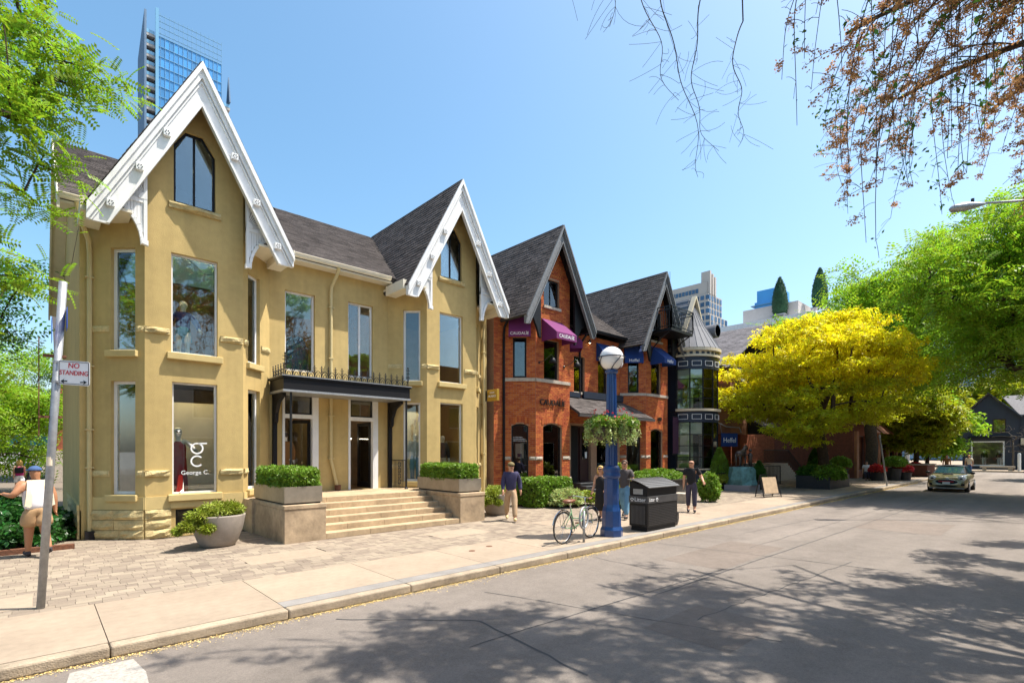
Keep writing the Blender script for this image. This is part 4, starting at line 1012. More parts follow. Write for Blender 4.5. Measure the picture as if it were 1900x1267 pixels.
# ------------------------------------------------------------ awnings
def awning(fr, s0, s1, zt, zb, pr, val, m, word, label, tsize, group, ends=True):
    a = thing('awning', fr.pt((s0+s1)/2, 0, zb), label, 'awning', group)
    b = MB(); P = fr.pt; zv = zb+val
    b.add([P(s0, .02, zt), P(s1, .02, zt), P(s1, pr, zv), P(s0, pr, zv)], [(0, 3, 2, 1), (0, 1, 2, 3)]); b = MB()
    b.prism([P(s0, .015, zt), P(s1, .015, zt), P(s1, pr, zv), P(s0, pr, zv)], (0, 0, -.012)); b.build('canopy', m, a)
    b = MB(); b.fbox(fr, s0, s1, pr-.01, pr+.002, zb, zv); b.build('valance', m, a)
    for s_ in (s0, s1):
        k = MB(); q = [P(s_, .015, zt), P(s_, pr, zv), P(s_, pr, zb), P(s_, .015, zb)]; k.prism(q, Vector((*(fr.t*.012), 0))); k.build('side_flap', m, a)
    text(word, fr.mtx((s0+s1)/2, pr+.008, zb+val*.48), tsize, M['lettering'], a, extrude=.002)
    return a
fL, fM, fR = bay_frames(CX2[0]); gp = 'purple window awnings'; gb = 'blue window awnings'
awning(fL, .26, 1.14, 7.75, 6.72, .42, .27, M['purple'], 'CAUDALÍE', 'purple awning over the shaded left window of the brick bay', .16, gp)
awning(fM, .36, 1.62, 7.62, 6.66, .85, .28, M['purple'], 'CAUDALÍE', 'largest sunlit purple awning on the front of the brick bay', .2, gp)
awning(fR, .22, 1.12, 7.62, 6.66, .60, .28, M['purple'], 'CAUDALÍE', 'purple awning on the right side of the brick bay, beside the downpipe', .15, gp)
fL, fM, fR = bay_frames(CX2[1])
awning(fL, .22, 1.16, 7.62, 6.62, .34, .27, M['awnblue'], 'Heffel', 'blue awning over the shaded window left of the balcony', .22, gb)
awning(fM, .40, 1.55, 7.62, 6.62, .85, .28, M['awnblue'], 'Heffel', 'blue awning under the iron balcony on the brick gable', .24, gb)
awning(fC2, 2.15, 3.2, 7.45, 6.55, .6, .25, M['awnblue'], 'Heffel', 'blue awning half hidden behind the white lamp globe', .2, gb)
# ------------------------------------------------------------ projecting signs
s = thing('projecting_sign', (12.3, 14.5, 4), 'gold box sign reading MUNRO projecting from the yellow house', 'sign')
fR2 = bay_frames(BX[1])[2]
b = MB(); b.box(12.62, 12.74, 14.42, 14.98, 3.98, 4.42); b.build('board', M['gold'], s, bevel=.01)
k = MB(); k.box(12.64, 12.72, 14.98, 15.12, 4.0, 4.40); k.build('bracket', M['blackmetal'], s)
sf = Fr((12.62, 14.98), (12.62, 14.42)); text('ATELIER', sf.mtx(.28, .006, 4.29), .075, M['lettering'], s, extrude=.002); text('MUNRO', sf.mtx(.28, .006, 4.16), .12, M['lettering'], s, extrude=.002)
s = thing('banner_sign', (26.0, 14.5, 1.9), 'dark purple hanging banner between brick house and turret', 'sign')
b = MB(); b.box(25.55, 26.15, 14.55, 14.57, 1.95, 3.95); b.build('banner', M['purpledk'] if 'purpledk' in M else mat('banner_purple', (.045, .012, .035), .8), s)
k = MB(); k.tube([(25.45, 14.56, 4.0), (26.35, 14.56, 4.0)], .018, 6); k.tube([(25.45, 14.56, 1.9), (26.35, 14.56, 1.9)], .015, 6); k.build('rod', M['blackmetal'], s)
M['pane_bright'] = mat('pane_brightener', (.52, .56, .38), .9, noise=(5, .15), trans=.4)
# ============================================================ turret house
TH = thing('turret_house', (28, 14.6, 0), 'navy shop house with round glazed turret and grey metal cone roof', 'house')
tx, ty, TR = 27.75, 14.75, 1.55
a0, a1 = math.radians(-178), math.radians(8)
def ringseg(b, r0, r1, z0, z1, n=28):
    b.lathe(tx, ty, [(r0, z0), (r1, z0), (r1, z1), (r0, z1)], n, a0, a1)
b = MB(); b.box(26.48, 26.60, 14.9, 15.6, 0, 7.9); b.box(26.48, 31.2, 15.6, 24, 0, 7.9); b.box(29.35, 30.9, 14.9, 15.6, 0, 7.4); b.build('wall', M['navywall'], TH)
for z0, z1 in ((6.62, 7.3), (3.68, 4.28), (0, 1.05)):
    b = MB(); ringseg(b, TR-.10, TR, z0, z1); b.build('turret_band', M['navywall'], TH)
for z0, z1, e in ((7.3, 7.42, .10), (7.62, 7.78, .16), (4.29, 4.42, .14), (1.05, 1.12, .06)):
    b = MB(); ringseg(b, TR-.08, TR+e, z0, z1); b.build('cornice', M['creamtrim'], TH)
b = MB(); ringseg(b, TR-.1, TR+.02, 7.42, 7.62); b.build('turret_band', M['creamtrim'], TH)
b = MB()
for i in range(16):
    a = a0+(a1-a0)*(i+.5)/16; r_ = TR+.03; c_ = Vector((tx+r_*math.cos(a), ty+r_*math.sin(a), 7.5)); t_ = Vector((-math.sin(a), math.cos(a), 0)); b.beam(c_-t_*.08, c_+t_*.08, .05, .13)
b.build('dentils', M['navywall'], TH)
NB = 7
for z0, z1, rows in ((4.44, 6.62, (4.44, 5.0, 5.55, 6.08, 6.62)), (1.12, 3.68, (1.12, 1.75, 2.38, 3.0, 3.68))):
    for i in range(NB):
        aa = a0+(a1-a0)*i/NB; ab = a0+(a1-a0)*(i+1)/NB
        pa = Vector((tx+(TR-.04)*math.cos(aa), ty+(TR-.04)*math.sin(aa))); pb = Vector((tx+(TR-.04)*math.cos(ab), ty+(TR-.04)*math.sin(ab)))
        fr = Fr(tuple(pa), tuple(pb)); f = MB()
        f.fbox(fr, -.03, .03, -.03, .03, z0, z1); f.fbox(fr, fr.L-.03, fr.L+.03, -.031, .029, z0, z1)
        for z in rows[1:-1]: f.fbox(fr, .03, fr.L-.03, -.015, .02, z-.018, z+.018)
        wdw = f.build('turret_window', M['black'], TH)
        for q in range(4):
            g = MB(); g.fbox(fr, .03, fr.L-.03, -.006, .006, rows[q]+.018, rows[q+1]-.018); g.build('pane', M['glass'], wdw)
        k = MB(); k.fbox(fr, .03, fr.L-.03, -.06, -.05, rows[3]+.02, rows[4]-.02); k.build('blind', M['interior_light'], wdw)
    for i in range(NB):
        am = a0+(a1-a0)*(i+.5)/NB
        c_ = Vector((tx+(TR+.01)*math.cos(am), ty+(TR+.01)*math.sin(am), z1+.30)); t_ = Vector((-math.sin(am), math.cos(am), 0)); b = MB()
        for p, q in ((-.25, -.13), (-.25, .13)): b.beam(c_+t_*-.25+Vector((0, 0, q)), c_+t_*.25+Vector((0, 0, q)), .02)
        for p in (-.25, .25): b.beam(c_+t_*p+Vector((0, 0, -.13)), c_+t_*p+Vector((0, 0, .13)), .02)
        b.build('panel_trim', M['lettering'], TH)
for z0, z1 in ((1.2, 3.6), (4.5, 6.6)):
    for a_ in (-150, -95, -72, -40, -18):
        a = math.radians(a_); k = MB(); c_ = (tx+1.15*math.cos(a), ty+1.15*math.sin(a)); k.lathe(c_[0], c_[1], [(.16, z0), (.13, z1)], 8); k.build('pane_brightener', M['pane_bright'], TH)  # pale greenish columns added behind the turret panes to brighten the dark glazing
b = MB(); b.lathe(tx, ty, [(1.42, 4.3), (0, 4.3)], 20); b.lathe(tx, ty, [(1.42, 7.4), (0, 7.4)], 20); b.lathe(tx, ty, [(1.42, 1.0), (0, 1.0)], 20); b.build('room_floors', M['interior_floor'], TH)
b = MB(); b.box(26.6, 29.6, 15.45, 15.5, 1, 7.4); b.build('room_wall', M['interior_light'], TH)
k = MB(); k.box(27.0, 27.6, 15.3, 15.33, 1.9, 2.9); k.box(28.0, 28.5, 15.3, 15.33, 5, 6); k.build('pictures', M['gold'], TH)
b = MB(); n = 14; prof = [(TR+.16, 7.79), (.9, 9.1), (.05, 10.85)]
b.lathe(tx, ty, prof, n, a0, a1); b.build('cone_roof', M['zinc'], TH)
for i in range(n+1):
    a = a0+(a1-a0)*i/n; k = MB(); k.tube([(tx+r_*math.cos(a), ty+r_*math.sin(a), z+.01) for r_, z in prof], .018, 4); k.build('roof_seam', M['zinc'], TH)
b = MB(); b.prism([(tx, ty-.25, 10.9), (tx, 22, 10.9), (25.9, 22, 7.7), (25.9, ty-.1, 7.7)], (0, 0, -.1)); b.prism([(tx, ty-.25, 10.9), (29.7, ty-.1, 7.5), (29.7, 22, 7.5), (tx, 22, 10.9)], (0, 0, -.1)); b.build('roof', M['zinc'], TH)
for i in range(9):
    k = MB(); v0 = Vector((tx, ty-.2, 10.92)); v1 = Vector((25.9, ty-.05, 7.72)); u = (i+.5)/9; p = v0+(v1-v0)*u; k.tube([p, p+Vector((0, 7, 0))], .02, 4); k.build('roof_seam', M['tdark'], TH)
for s_ in (-1, 1):
    k = MB(); k.beam((tx, ty-.30, 10.95), (tx+s_*1.75, ty-.28, 7.75), .10, .26, up=(0, 1, 0)); k.build('bargeboard', M['creamtrim'], TH)
k = MB(); k.tube([(tx+.95, ty-.3, 9.0), (tx+1.0, ty-1.2, 9.0)], .40, 16); hd = k.build('round_dormer', M['zinc'], TH); k = MB(); k.lathe(0, 0, [(.33, 0), (0, .01)], 16)
k.v = [(tx+1.0+p[0], ty-1.22, 9.0+p[1]) for p in k.v]; k.build('dormer_face', M['creamtrim'], hd)
downpipe(TH, [(29.3, 15.5, 7.4), (29.4, 15.2, 7), (29.4, 15.2, .1)], M['navywall'], .06)
k = MB(); k.box(29.45, 29.75, 14.6, 14.9, 0, 3.4); k.build('cream_pier', M['creamtrim'], TH)
# hanging sign on a curved bracket
s = thing('hanging_sign', (30.2, 14.0, 3), 'navy hanging board reading Heffel on curved iron bracket', 'sign')
sf = Fr((29.85, 13.85), (31.15, 13.35)); b = MB(); b.fbox(sf, 0, 1.25, -.03, .03, 2.35, 3.15); b.build('board', M['awnblue'], s, bevel=.01)
text('Heffel', sf.mtx(.62, .036, 2.72), .42, M['lettering'], s, extrude=.004)
k = MB(); k.tube([(29.6, 14.75, 4.6), (29.9, 14.3, 3.9), (30.4, 13.8, 3.55), (31.2, 13.35, 3.5), (31.3, 13.3, 3.2)], .03, 6); k.tube([(29.9, 13.84, 3.15), (29.9, 13.95, 3.7)], .012, 5); k.build('bracket', M['galv'], s)
# ============================================================ further brick house behind the golden tree
B3 = thing('brown_brick_house', (37, 15.7, 0), 'brown brick house with slate roof and black awnings behind the golden tree', 'house')
b = MB(); fr = Fr((31.3, 15.8), (43.4, 15.8)); hs = [rect(1.6, 2.5, 4.7, 6.3), rect(3.2, 4.1, 4.7, 6.3), rect(6.4, 7.6, 4.7, 6.3), rect(8.4, 9.3, 4.7, 6.3), rect(4.6, 6.2, 1.2, 3.5)]
wallmesh(b, fr, rect(0, fr.L, 0, 7.8), hs, .16); f2 = Fr((31.3, 26), (31.3, 15.8)); wallmesh(b, f2, rect(0, f2.L, 0, 7.8)); b.build('wall', M['mortar'], B3)
pieces('brick', bricks(fr, rect(0, fr.L, 0, 7.8), hs, bl=.30, bh=.10), M['brick2'], B3, 300, 'brick_field')
for h in hs: window(B3, fr, h, fm=M['darkwood'], fw=.07)
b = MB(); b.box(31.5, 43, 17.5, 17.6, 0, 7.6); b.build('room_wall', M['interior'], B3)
b = MB(); b.prism([(40.4, 14.9, 11.6), (40.4, 22, 11.6), (33.4, 22, 7.6), (33.4, 15.2, 7.6)], (0, 0, -.1)); b.prism([(31.0, 15.3, 7.7), (43.4, 15.3, 7.7), (43.4, 20, 10.4), (31, 20, 10.4)], (0, 0, -.1)); b.prism([(40.4, 14.9, 11.6), (44, 15.2, 7.6), (44, 22, 7.6), (40.4, 22, 11.6)], (0, 0, -.1)); b.build('roof', M['roofdeck'], B3)
sh = shingles((33.4, 15.0, 7.62), (0, 1, 0), (7, 0, 4), [(0, 0), (7, 0), (7, 8), (0, 8)], .45, .3)+shingles((31, 15.3, 7.72), (1, 0, 0), (0, 4.7, 2.7), [(0, 0), (12.4, 0), (12.4, 5.4), (0, 5.4)], .45, .3)
pieces('slate', sh, mat('slate', (.11, .10, .105), .85, noise=(2, .2), rnd=.3), B3, 300, 'slate_field')
b = MB(); M['brownwood'] = mat('brown_wood', (.22, .10, .055), .7, noise=(4, .12))
b.prism([(32.3, 15.8, 3.2), (32.8, 14.6, 3.2), (35.4, 14.6, 3.2), (35.9, 15.8, 3.2)], (0, 0, 1.4)); b.build('bay_box', M['brownwood'], B3)
for a, c in ((32.85, 33.6), (33.75, 34.5), (34.6, 35.35)):
    q = Fr((a, 14.6), (c, 14.6)); k = MB(); k.box(a-.06, c+.06, 14.62, 15.7, 4.6, 6.5); k.build('bay_pier', M['brownwood'], B3); window(B3, q, rect(.02, q.L-.02, 4.7, 6.2), fm=M['darkwood'], fw=.06, rec=-.05, gm=M['mirrorglass'])
b = MB(); b.box(35.2, 35.75, 15.0, 15.6, .9, 3.2); b.build('porch_pier', M['brick2'], B3)
b = MB(); b.box(35.5, 40.0, 13.6, 15.8, 0, 1.2); b.build('raised_landing', M['greystone'], B3)
for i in range(7):
    b = MB(); b.box(40.0+.34*i, 40.34+.34*i, 13.6, 15.4, 0, 1.2-.165*(i+1)); b.build('stair_step', M['greystone'], B3)
k = MB()
for (p0, p1) in (((35.6, 13.6, 1.2), (40.0, 13.6, 1.2)), ((40.0, 13.6, 1.2), (42.5, 13.6, 0.0))):
    p0 = Vector(p0); p1 = Vector(p1); n = int((p1-p0).length/.16); up = Vector((0, 0, 1))
    k.beam(p0+up*.95, p1+up*.95, .05); k.beam(p0+up*.12, p1+up*.12, .03)
    for i in range(n+1): q = p0+(p1-p0)*i/n; k.beam(q+up*.05, q+up*.95, .022)
k.build('stair_railing', M['blackmetal'], B3)
def far_awning(x0, x1, y, zt, zb, pr, word, label):
    a = thing('awning', ((x0+x1)/2, y, zb), label, 'awning', 'black awnings on the brown brick house')
    b = MB(); b.prism([(x0, y, zt), (x1, y, zt), (x1, y-pr, zb+.2), (x0, y-pr, zb+.2)][::-1], (0, 0, .02)); b.build('canopy', M['awnblack'], a)
    k = MB(); k.box(x0, x1, y-pr-.01, y-pr, zb, zb+.2); k.build('valance', M['awnblack'], a)
    for x in (x0, x1): k = MB(); k.prism([(x, y, zt), (x, y-pr, zb+.2), (x, y-pr, zb), (x, y, zb)], (.012, 0, 0)); k.build('side_flap', M['awnblack'], a)
far_awning(33.4, 35.4, 14.55, 6.9, 6.1, .8, '', 'black awning over the upper bay window at the left edge of the golden tree')
far_awning(37.5, 39.2, 15.75, 6.5, 5.6, .8, '', 'black awning over the upper window behind the golden crown')
far_awning(35.4, 39.0, 14.8, 4.5, 3.2, 1.5, '', 'large black awning over the raised entrance with stair railing')
# ============================================================ long brick building with shop fronts
B4 = thing('long_brick_building', (55, 10.8, 0), 'long brown brick building with shopfronts and sloped canopies behind street trees', 'building')
M['brick3'] = mat('brick_brown', (.17, .055, .03), .9, noise=(5, .2, 40, .15))
b = MB(); f1 = Fr((45.6, 10.9), (63, 10.9)); f2 = Fr((45.6, 24), (45.6, 10.9))
hs = [rect(1.0+3.4*i, 3.6+3.4*i, .5, 3.3) for i in range(5)]+[rect(1.4+3.4*i, 3.0+3.4*i, 5.0, 7.0) for i in range(5)]
wallmesh(b, f1, rect(0, f1.L, 0, 10), hs, .25); wallmesh(b, f2, rect(0, f2.L, 0, 10)); b.box(45.6, 63, 10.9, 24, 9.95, 10.05); b.build('wall', M['brick3'], B4)
pieces('brick', bricks(f2, rect(8, f2.L, 0, 4.2), [], bl=.42, bh=.14), M['brick3'], B4, 300, 'brick_field')
for h in hs: window(B4, f1, h, fm=M['darkwood'], fw=.09, rec=.15)
b = MB(); b.box(45.9, 62.8, 13.5, 13.6, 0, 9.8); b.build('room_wall', M['interior'], B4)
M['terra'] = mat('terracotta_panel', (.40, .17, .09), .7, noise=(3, .12))
for i in range(5):
    x = 46.6+3.4*i; k = MB(); k.prism([(x, 10.9, 4.5), (x+2.6, 10.9, 4.5), (x+2.6, 9.9, 3.5), (x, 9.9, 3.5)][::-1], (0, 0, .06)); k.build('canopy', M['terra'], B4)
    k = MB(); k.box(x-.72, x-.1, 10.72, 10.9, 0, 3.6); k.build('pier', M['terra'], B4)
S5 = thing('pale_shop', (68, 10, 0), 'pale grey shop block beyond the brick building', 'building')
b = MB(); f1 = Fr((63.4, 11.6), (71, 11.6)); hs = [rect(.8, 2.8, .3, 3), rect(3.6, 6.4, .3, 3), rect(1, 2.4, 4.6, 6.4), rect(4, 5.6, 4.6, 6.4)]; wallmesh(b, f1, rect(0, f1.L, 0, 8), hs, .2); f2 = Fr((71, 11.6), (71, 22)); wallmesh(b, f2, rect(0, f2.L, 0, 8)); b.build('wall', M['paleshop'], S5)
for h in hs: window(S5, f1, h, fm=M['white'], fw=.09)
b = MB(); b.box(63.4, 71, 13.5, 13.6, 0, 8); b.build('room_wall', M['interior'], S5)
# ============================================================ charcoal house across the far junction
DH = thing('charcoal_house', (80, 5, 0), 'dark charcoal gabled shop house at the far end of street', 'house')
fr = Fr((80, 8.1), (80, 3.35)); b = MB(); w_ = fr.L; hs = [rect(.75, 3.6, .35, 3.2), rect(.65, 1.55, 4.1, 5.7), rect(2.6, 3.7, 4.1, 5.7)]
wallmesh(b, fr, [(0, 0), (w_, 0), (w_, 6.1), (w_/2-.1, 8.5), (0, 6.0)], hs, .2); f2 = Fr((80.2, 3.35), (80.2, -12)); h2 = [rect(1.0, 2.4, 3.9, 5.6), rect(4.5, 6, 3.9, 5.6), rect(.6, 4.8, .3, 2.7)]; wallmesh(b, f2, rect(0, f2.L, 0, 6.1), h2, .2); b.build('wall', M['dkhouse'], DH)
for h in hs: window(DH, fr, h, fm=M['white'] if h[0][1] < 1 else M['darkwood'], fw=.14 if h[0][1] < 1 else .08, rec=.02 if h[0][1] < 1 else .1)
for h in h2: window(DH, f2, h, fm=M['darkwood'], fw=.08)
b = MB(); b.box(83.5, 83.6, -12, 8, 0, 6); b.build('room_wall', M['interior'], DH)
b = MB(); b.prism([(79.7, 8.5, 5.75), (79.7, 5.83, 8.62), (90, 5.83, 8.62), (90, 8.5, 5.75)], (0, 0, .12)); b.prism([(79.7, 5.83, 8.62), (79.7, 3.1, 5.85), (90, 3.1, 5.85), (90, 5.83, 8.62)], (0, 0, .12)); b.prism([(79.9, 3.3, 6.0), (79.9, -12.5, 6.0), (84.5, -12.5, 8.5), (84.5, 5, 8.5)], (0, 0, .12)); b.build('roof', mat('grey_shingle', (.17, .16, .16), .95, noise=(6, .25)), DH)
k = MB(); k.beam((79.68, 8.5, 5.75), (79.68, 5.83, 8.7), .06, .3, up=(1, 0, 0)); k.build('bargeboard', M['dkhouse'], DH); k = MB(); k.beam((79.68, 5.83, 8.7), (79.68, 3.1, 5.8), .06, .3, up=(1, 0, 0)); k.build('bargeboard', M['dkhouse'], DH)
k = MB(); k.box(79.6, 80.0, 3.9, 7.6, 3.5, 3.75); k.build('fascia', M['black'], DH)
text('INC', fr.mtx(1.9, .42, 4.0), .55, M['lettering'], DH, 'wall_lettering', .03)
k = MB(); k.box(79.75, 80.15, -1.6, 3.2, 2.75, 3.5); k.build('shop_fascia', M['creamtrim'], DH)
# ============================================================ towers and far blocks
def tower(name, loc, label): return thing(name, loc, label, 'tower')
def grid_faces(par, fr, cols, rows, z0, z1, m, name, gap=.12, o=.02, s0=0, s1=None, limit=300):
    s1 = s1 or fr.L; cw = (s1-s0)/cols; rh = (z1-z0)/rows; L_ = []
    for i in range(cols):
        for j in range(rows):
            q = fr.pt(s0+cw*(i+.5), o, z0+rh*(j+.5)); L_.append(mt(q, (*(fr.t*(cw-gap)), 0), (*(-fr.n*.1), 0), (0, 0, rh-gap)))
    pieces(name, L_, m, par, limit, name+'_field')
GT = tower('glass_tower', (38, 205, 0), 'tall blue glass tower rising behind the left white gable')
gx0, gx1, gy = 29.0, 48.5, 205.0; f1 = Fr((gx0, gy), (gx1, gy)); f2 = Fr((gx0, gy+16), (gx0, gy)); ztop = 148
b = MB(); b.box(gx0+.1, gx1-.1, gy+.3, gy+16, 0, 140); b.build('core', M['tdark'], GT)
grid_faces(GT, f1, 15, 12, 100, 140, M['tgl'], 'glass_panel', .1, 0); grid_faces(GT, f1, 15, 10, 60, 100, M['tgl'], 'glass_panel_low', .16, 0, limit=0)
grid_faces(GT, f2, 6, 12, 100, 140, M['tgl2'], 'side_glass', .2, 0, limit=80)
b = MB()
for i in range(16): b.fbox(f1, 19.5*i/15-.05, 19.5*i/15+.05, -.1, .2, 60, ztop)
for j in range(13): b.fbox(f1, 0, 19.5, -.1, .25, 100+40*j/12-.08, 100+40*j/12+.08)
for j in range(4): b.fbox(f1, 0, 19.5, -.05, .2, 141+2*j, 141.14+2*j)
b.build('mullions', M['tmull'], GT)
k = MB(); k.fbox(f1, -.1, .8, -.5, .35, 60, ztop+1); k.build('corner_fin', M['tgl2'], GT)
fsn = Fr((gx0-9, gy+9), (gx0-8.2, gy-1)); k = MB(); k.prism([(gx0-3.2, gy+14, 60), (gx0-3.1, gy, 60), (gx0-3.1, gy, 147), (gx0-3.2, gy+14, 138)], (.6, .1, 0)); k.build('screen_wall', M['tgrey'], GT)
for j in range(18):
    z = 80+3.5*j; k = MB(); k.box(gx0-2.6, gx0-.1, gy+1, gy+8, z, z+.9); k.build('balcony_slab', M['tconc'], GT); k = MB(); k.box(gx0-2.5, gx0-.2, gy+.95, gy+1.0, z+.9, z+2.0); k.build('balcony_glass', M['tgl2'], GT)
    if z < 128:
        k = MB(); k.box(gx1+.1, gx1+3.0, gy+1, gy+8, z, z+.9); k.build('balcony_slab', M['tconc'], GT); k = MB(); k.box(gx1+.1, gx1+2.9, gy+.95, gy+1.0, z+.9, z+2.0); k.build('balcony_glass', M['tgl2'], GT)
k = MB(); k.box(gx0-2.7, gx0-.1, gy+4, gy+9, 60, 142); k.box(gx1+.1, gx1+2.4, gy+4, gy+9, 60, 128); k.build('side_wing', M['tdark'], GT)
k = MB(); k.prism([(gx1+2.6, gy, 128), (gx1+2.6, gy+5, 128), (gx1+2.6, gy+2, 138)], (.4, 0, 0)); k.build('screen_tip', M['tgrey'], GT)
CT = tower('stone_tower', (232, 115, 0), 'cream stone and glass apartment tower with stepped top beyond the turret')
cx0, cy0 = 231.4, 112.6
b = MB(); b.box(cx0, cx0+18, cy0, cy0+34, 0, 66); b.box(cx0, cx0+14, cy0+1, cy0+34, 66, 76); b.box(cx0+.5, cx0+9, cy0+2, cy0+34, 76, 82); b.box(cx0+1, cx0+2.4, cy0+.6, cy0+5, 76, 87); b.box(cx0+3.6, cx0+5, cy0+.6, cy0+5, 76, 86); b.box(cx0+6, cx0+7.4, cy0+.6, cy0+5, 76, 85); b.build('body', M['cream_tower'], CT)
fa = Fr((cx0, cy0+34), (cx0, cy0)); fb = Fr((cx0, cy0), (cx0+18, cy0)); fb2 = Fr((cx0, cy0+1), (cx0+14, cy0+1))
def winrows(par, fr, rows, z0, dz, cols, name, hh=.62, ww=.7, s0=0, s1=None):
    s1 = s1 or fr.L; L_ = []; cw = (s1-s0)/cols
    for j in range(rows):
        for i in range(cols): q = fr.pt(s0+cw*(i+.5), .04, z0+dz*(j+.5)); L_.append(mt(q, (*(fr.t*cw*ww), 0), (*(-fr.n*.3), 0), (0, 0, dz*hh)))
    pieces(name, L_, M['bluewin'], par, 300, name+'_field')
winrows(CT, fa, 10, 44, 3.2, 13, 'window'); winrows(CT, fb, 12, 30, 3.0, 5, 'window', .8, .6); winrows(CT, fb2, 3, 66.5, 3.1, 5, 'window', .7, .6)
winrows(CT, Fr((cx0+.5, cy0+34), (cx0+.5, cy0+6)), 1, 76.4, 4, 16, 'window', .5, .8)
k = MB(); k.tube([(cx0+2, cy0+22, 82), (cx0+2, cy0+22, 92)], .12, 5); k.build('mast', M['tdark'], CT)
BT = tower('blue_tower', (280, 104, 0), 'blue glass balcony tower behind the golden tree top')
b = MB(); b.box(278, 296, 97, 111, 0, 80); b.box(278.5, 293, 99, 110, 80, 86); b.build('core', M['tgl'], BT)
for j in range(12):
    z = 45+3*j; k = MB(); k.box(276.6, 297, 95.8, 112.5, z, z+.35); k.build('floor_slab', M['tmull'], BT)
WB = tower('white_block', (66, 24, 0), 'white roof block carrying the cone topiaries behind the trees')
b = MB(); b.box(63, 74, 18.6, 30, 0, 17.6); b.build('body', M['white'], WB); b = MB(); b.box(66.5, 72, 21.5, 28, 17.6, 20); b.build('roof_hut', M['paleshop'], WB)
winrows(WB, Fr((63, 30), (63, 18.6)), 4, 5, 3.1, 6, 'window')
for i, (x, y, z0, h, lab) in enumerate(((65.96, 23.36, 18.5, 4.6, 'dark green pointed cone topiary on the roof frame, left of the pair'), (69.5, 20.07, 19.4, 4.8, 'dark green pointed cone topiary on the roof, right of the pair and half behind leaves'))):
    t = thing('cone_topiary', (x, y, 17.6), lab, 'topiary', 'cone topiaries on the roof'); b = MB(); pf = [(.62, 0), (.80, .12), (.86, .35), (.74, .55), (.48, .78), (.16, .96), (.06, 1)]
    b.lathe(x, y, [(r_, z0+h*u) for r_, u in pf], 18); b.build('cone', M['topiary'], t, smooth=True)
    n = 2600; u = RNG.uniform(0, 1, n); a = RNG.uniform(0, 2*PI, n); r_ = np.interp(u, [p[1] for p in pf], [p[0] for p in pf]); scatter('needles', M['topiary'], t, np.c_[x+r_*np.cos(a), y+r_*np.sin(a), z0+h*u], RNG.uniform(.1, .2, n), tpl_leaf(), .9)
    k = MB()
    for dx in (-.7, .7):
        for dy in (-.7, .7): k.beam((x+dx, y+dy, 17.6), (x+dx, y+dy, z0), .08); k.beam((x+dx, y+dy, 17.6), (x-dx, y+dy, z0), .05)
    k.box(x-.8, x+.8, y-.8, y+.8, z0-.1, z0); k.build('frame', M['galv'], t)
OB = thing('glass_office', (170, 10, 0), 'pale blue glass office block filling the gap behind the far trees', 'building')
b = MB(); b.box(160.2, 190, -60, 70, 0, 33); b.build('core', M['tmull'], OB); fo = Fr((160, 70), (160, -60)); grid_faces(OB, fo, 52, 9, 0, 33, mat('office_glass', (.30, .38, .46), .25, rnd=.2, spec=.8), 'glass_panel', .35, 0, limit=300)
# brick house at the left, down the lane
LB = thing('lane_brick_house', (3, 46, 0), 'red brick house with grey trim down the lane at left', 'house')
b = MB(); b.box(1.0, 12, 45.5, 58, 0, 8.2); b.build('wall', M['brick2'], LB); fl_ = Fr((1.0, 58), (1.0, 45.5)); fk = Fr((1.0, 45.5), (12, 45.5)); pieces('brick', bricks(fk, rect(0, 3, 2.1, 8), [], bl=.3, bh=.1), M['brick2'], LB, 300, 'brick_field')
k = MB(); k.box(.86, 2.4, 45.3, 45.5, 0, 2.1); k.build('stone_base', M['greystone'], LB); k = MB(); k.box(.85, 12.2, 45.25, 58.2, 7.9, 8.4); k.build('cornice', M['paleshop'], LB); k = MB(); k.prism([(.85, 45.3, 8.4), (12.2, 45.3, 8.4), (12.2, 51.7, 12.4), (.85, 51.7, 12.4)], (0, 0, .1)); k.build('roof', M['roofdeck'], LB)
# ============================================================ buildings across the street, seen in the windows
for x0, x1, y1, h, m, lab in ((-16, 2, -9, 9, 'brick3', 'brown brick house across the street'), (2.3, 16, -8.5, 8, 'paleshop', 'pale rendered shop across the street'), (16.3, 34, -9.5, 10, 'brick2', 'red brick shop row across the street'), (34.3, 62, -9, 9, 'brick3', 'long brown brick shop row across the street')):
    o = thing('opposite_house', ((x0+x1)/2, y1, 0), lab, 'house'); fr = Fr((x1, y1), (x0, y1)); b = MB(); n = int(fr.L/3.2); hs = []
    for i in range(n): hs += [rect(.8+3.1*i, 2.9+3.1*i, .5, 3), rect(1.1+3.1*i, 2.4+3.1*i, 4.2, 6.2)]
    wallmesh(b, fr, rect(0, fr.L, 0, h), hs, .2); b.box(x0, x1, y1-9, y1-.02, h-.1, h); b.build('wall', M[m], o); b = MB(); b.box(x0+.1, x1-.1, y1-2, y1-1.9, 0, h-.2); b.build('room_wall', M['interior'], o)
    for h_ in hs: window(o, fr, h_, fm=M['white'], fw=.08)
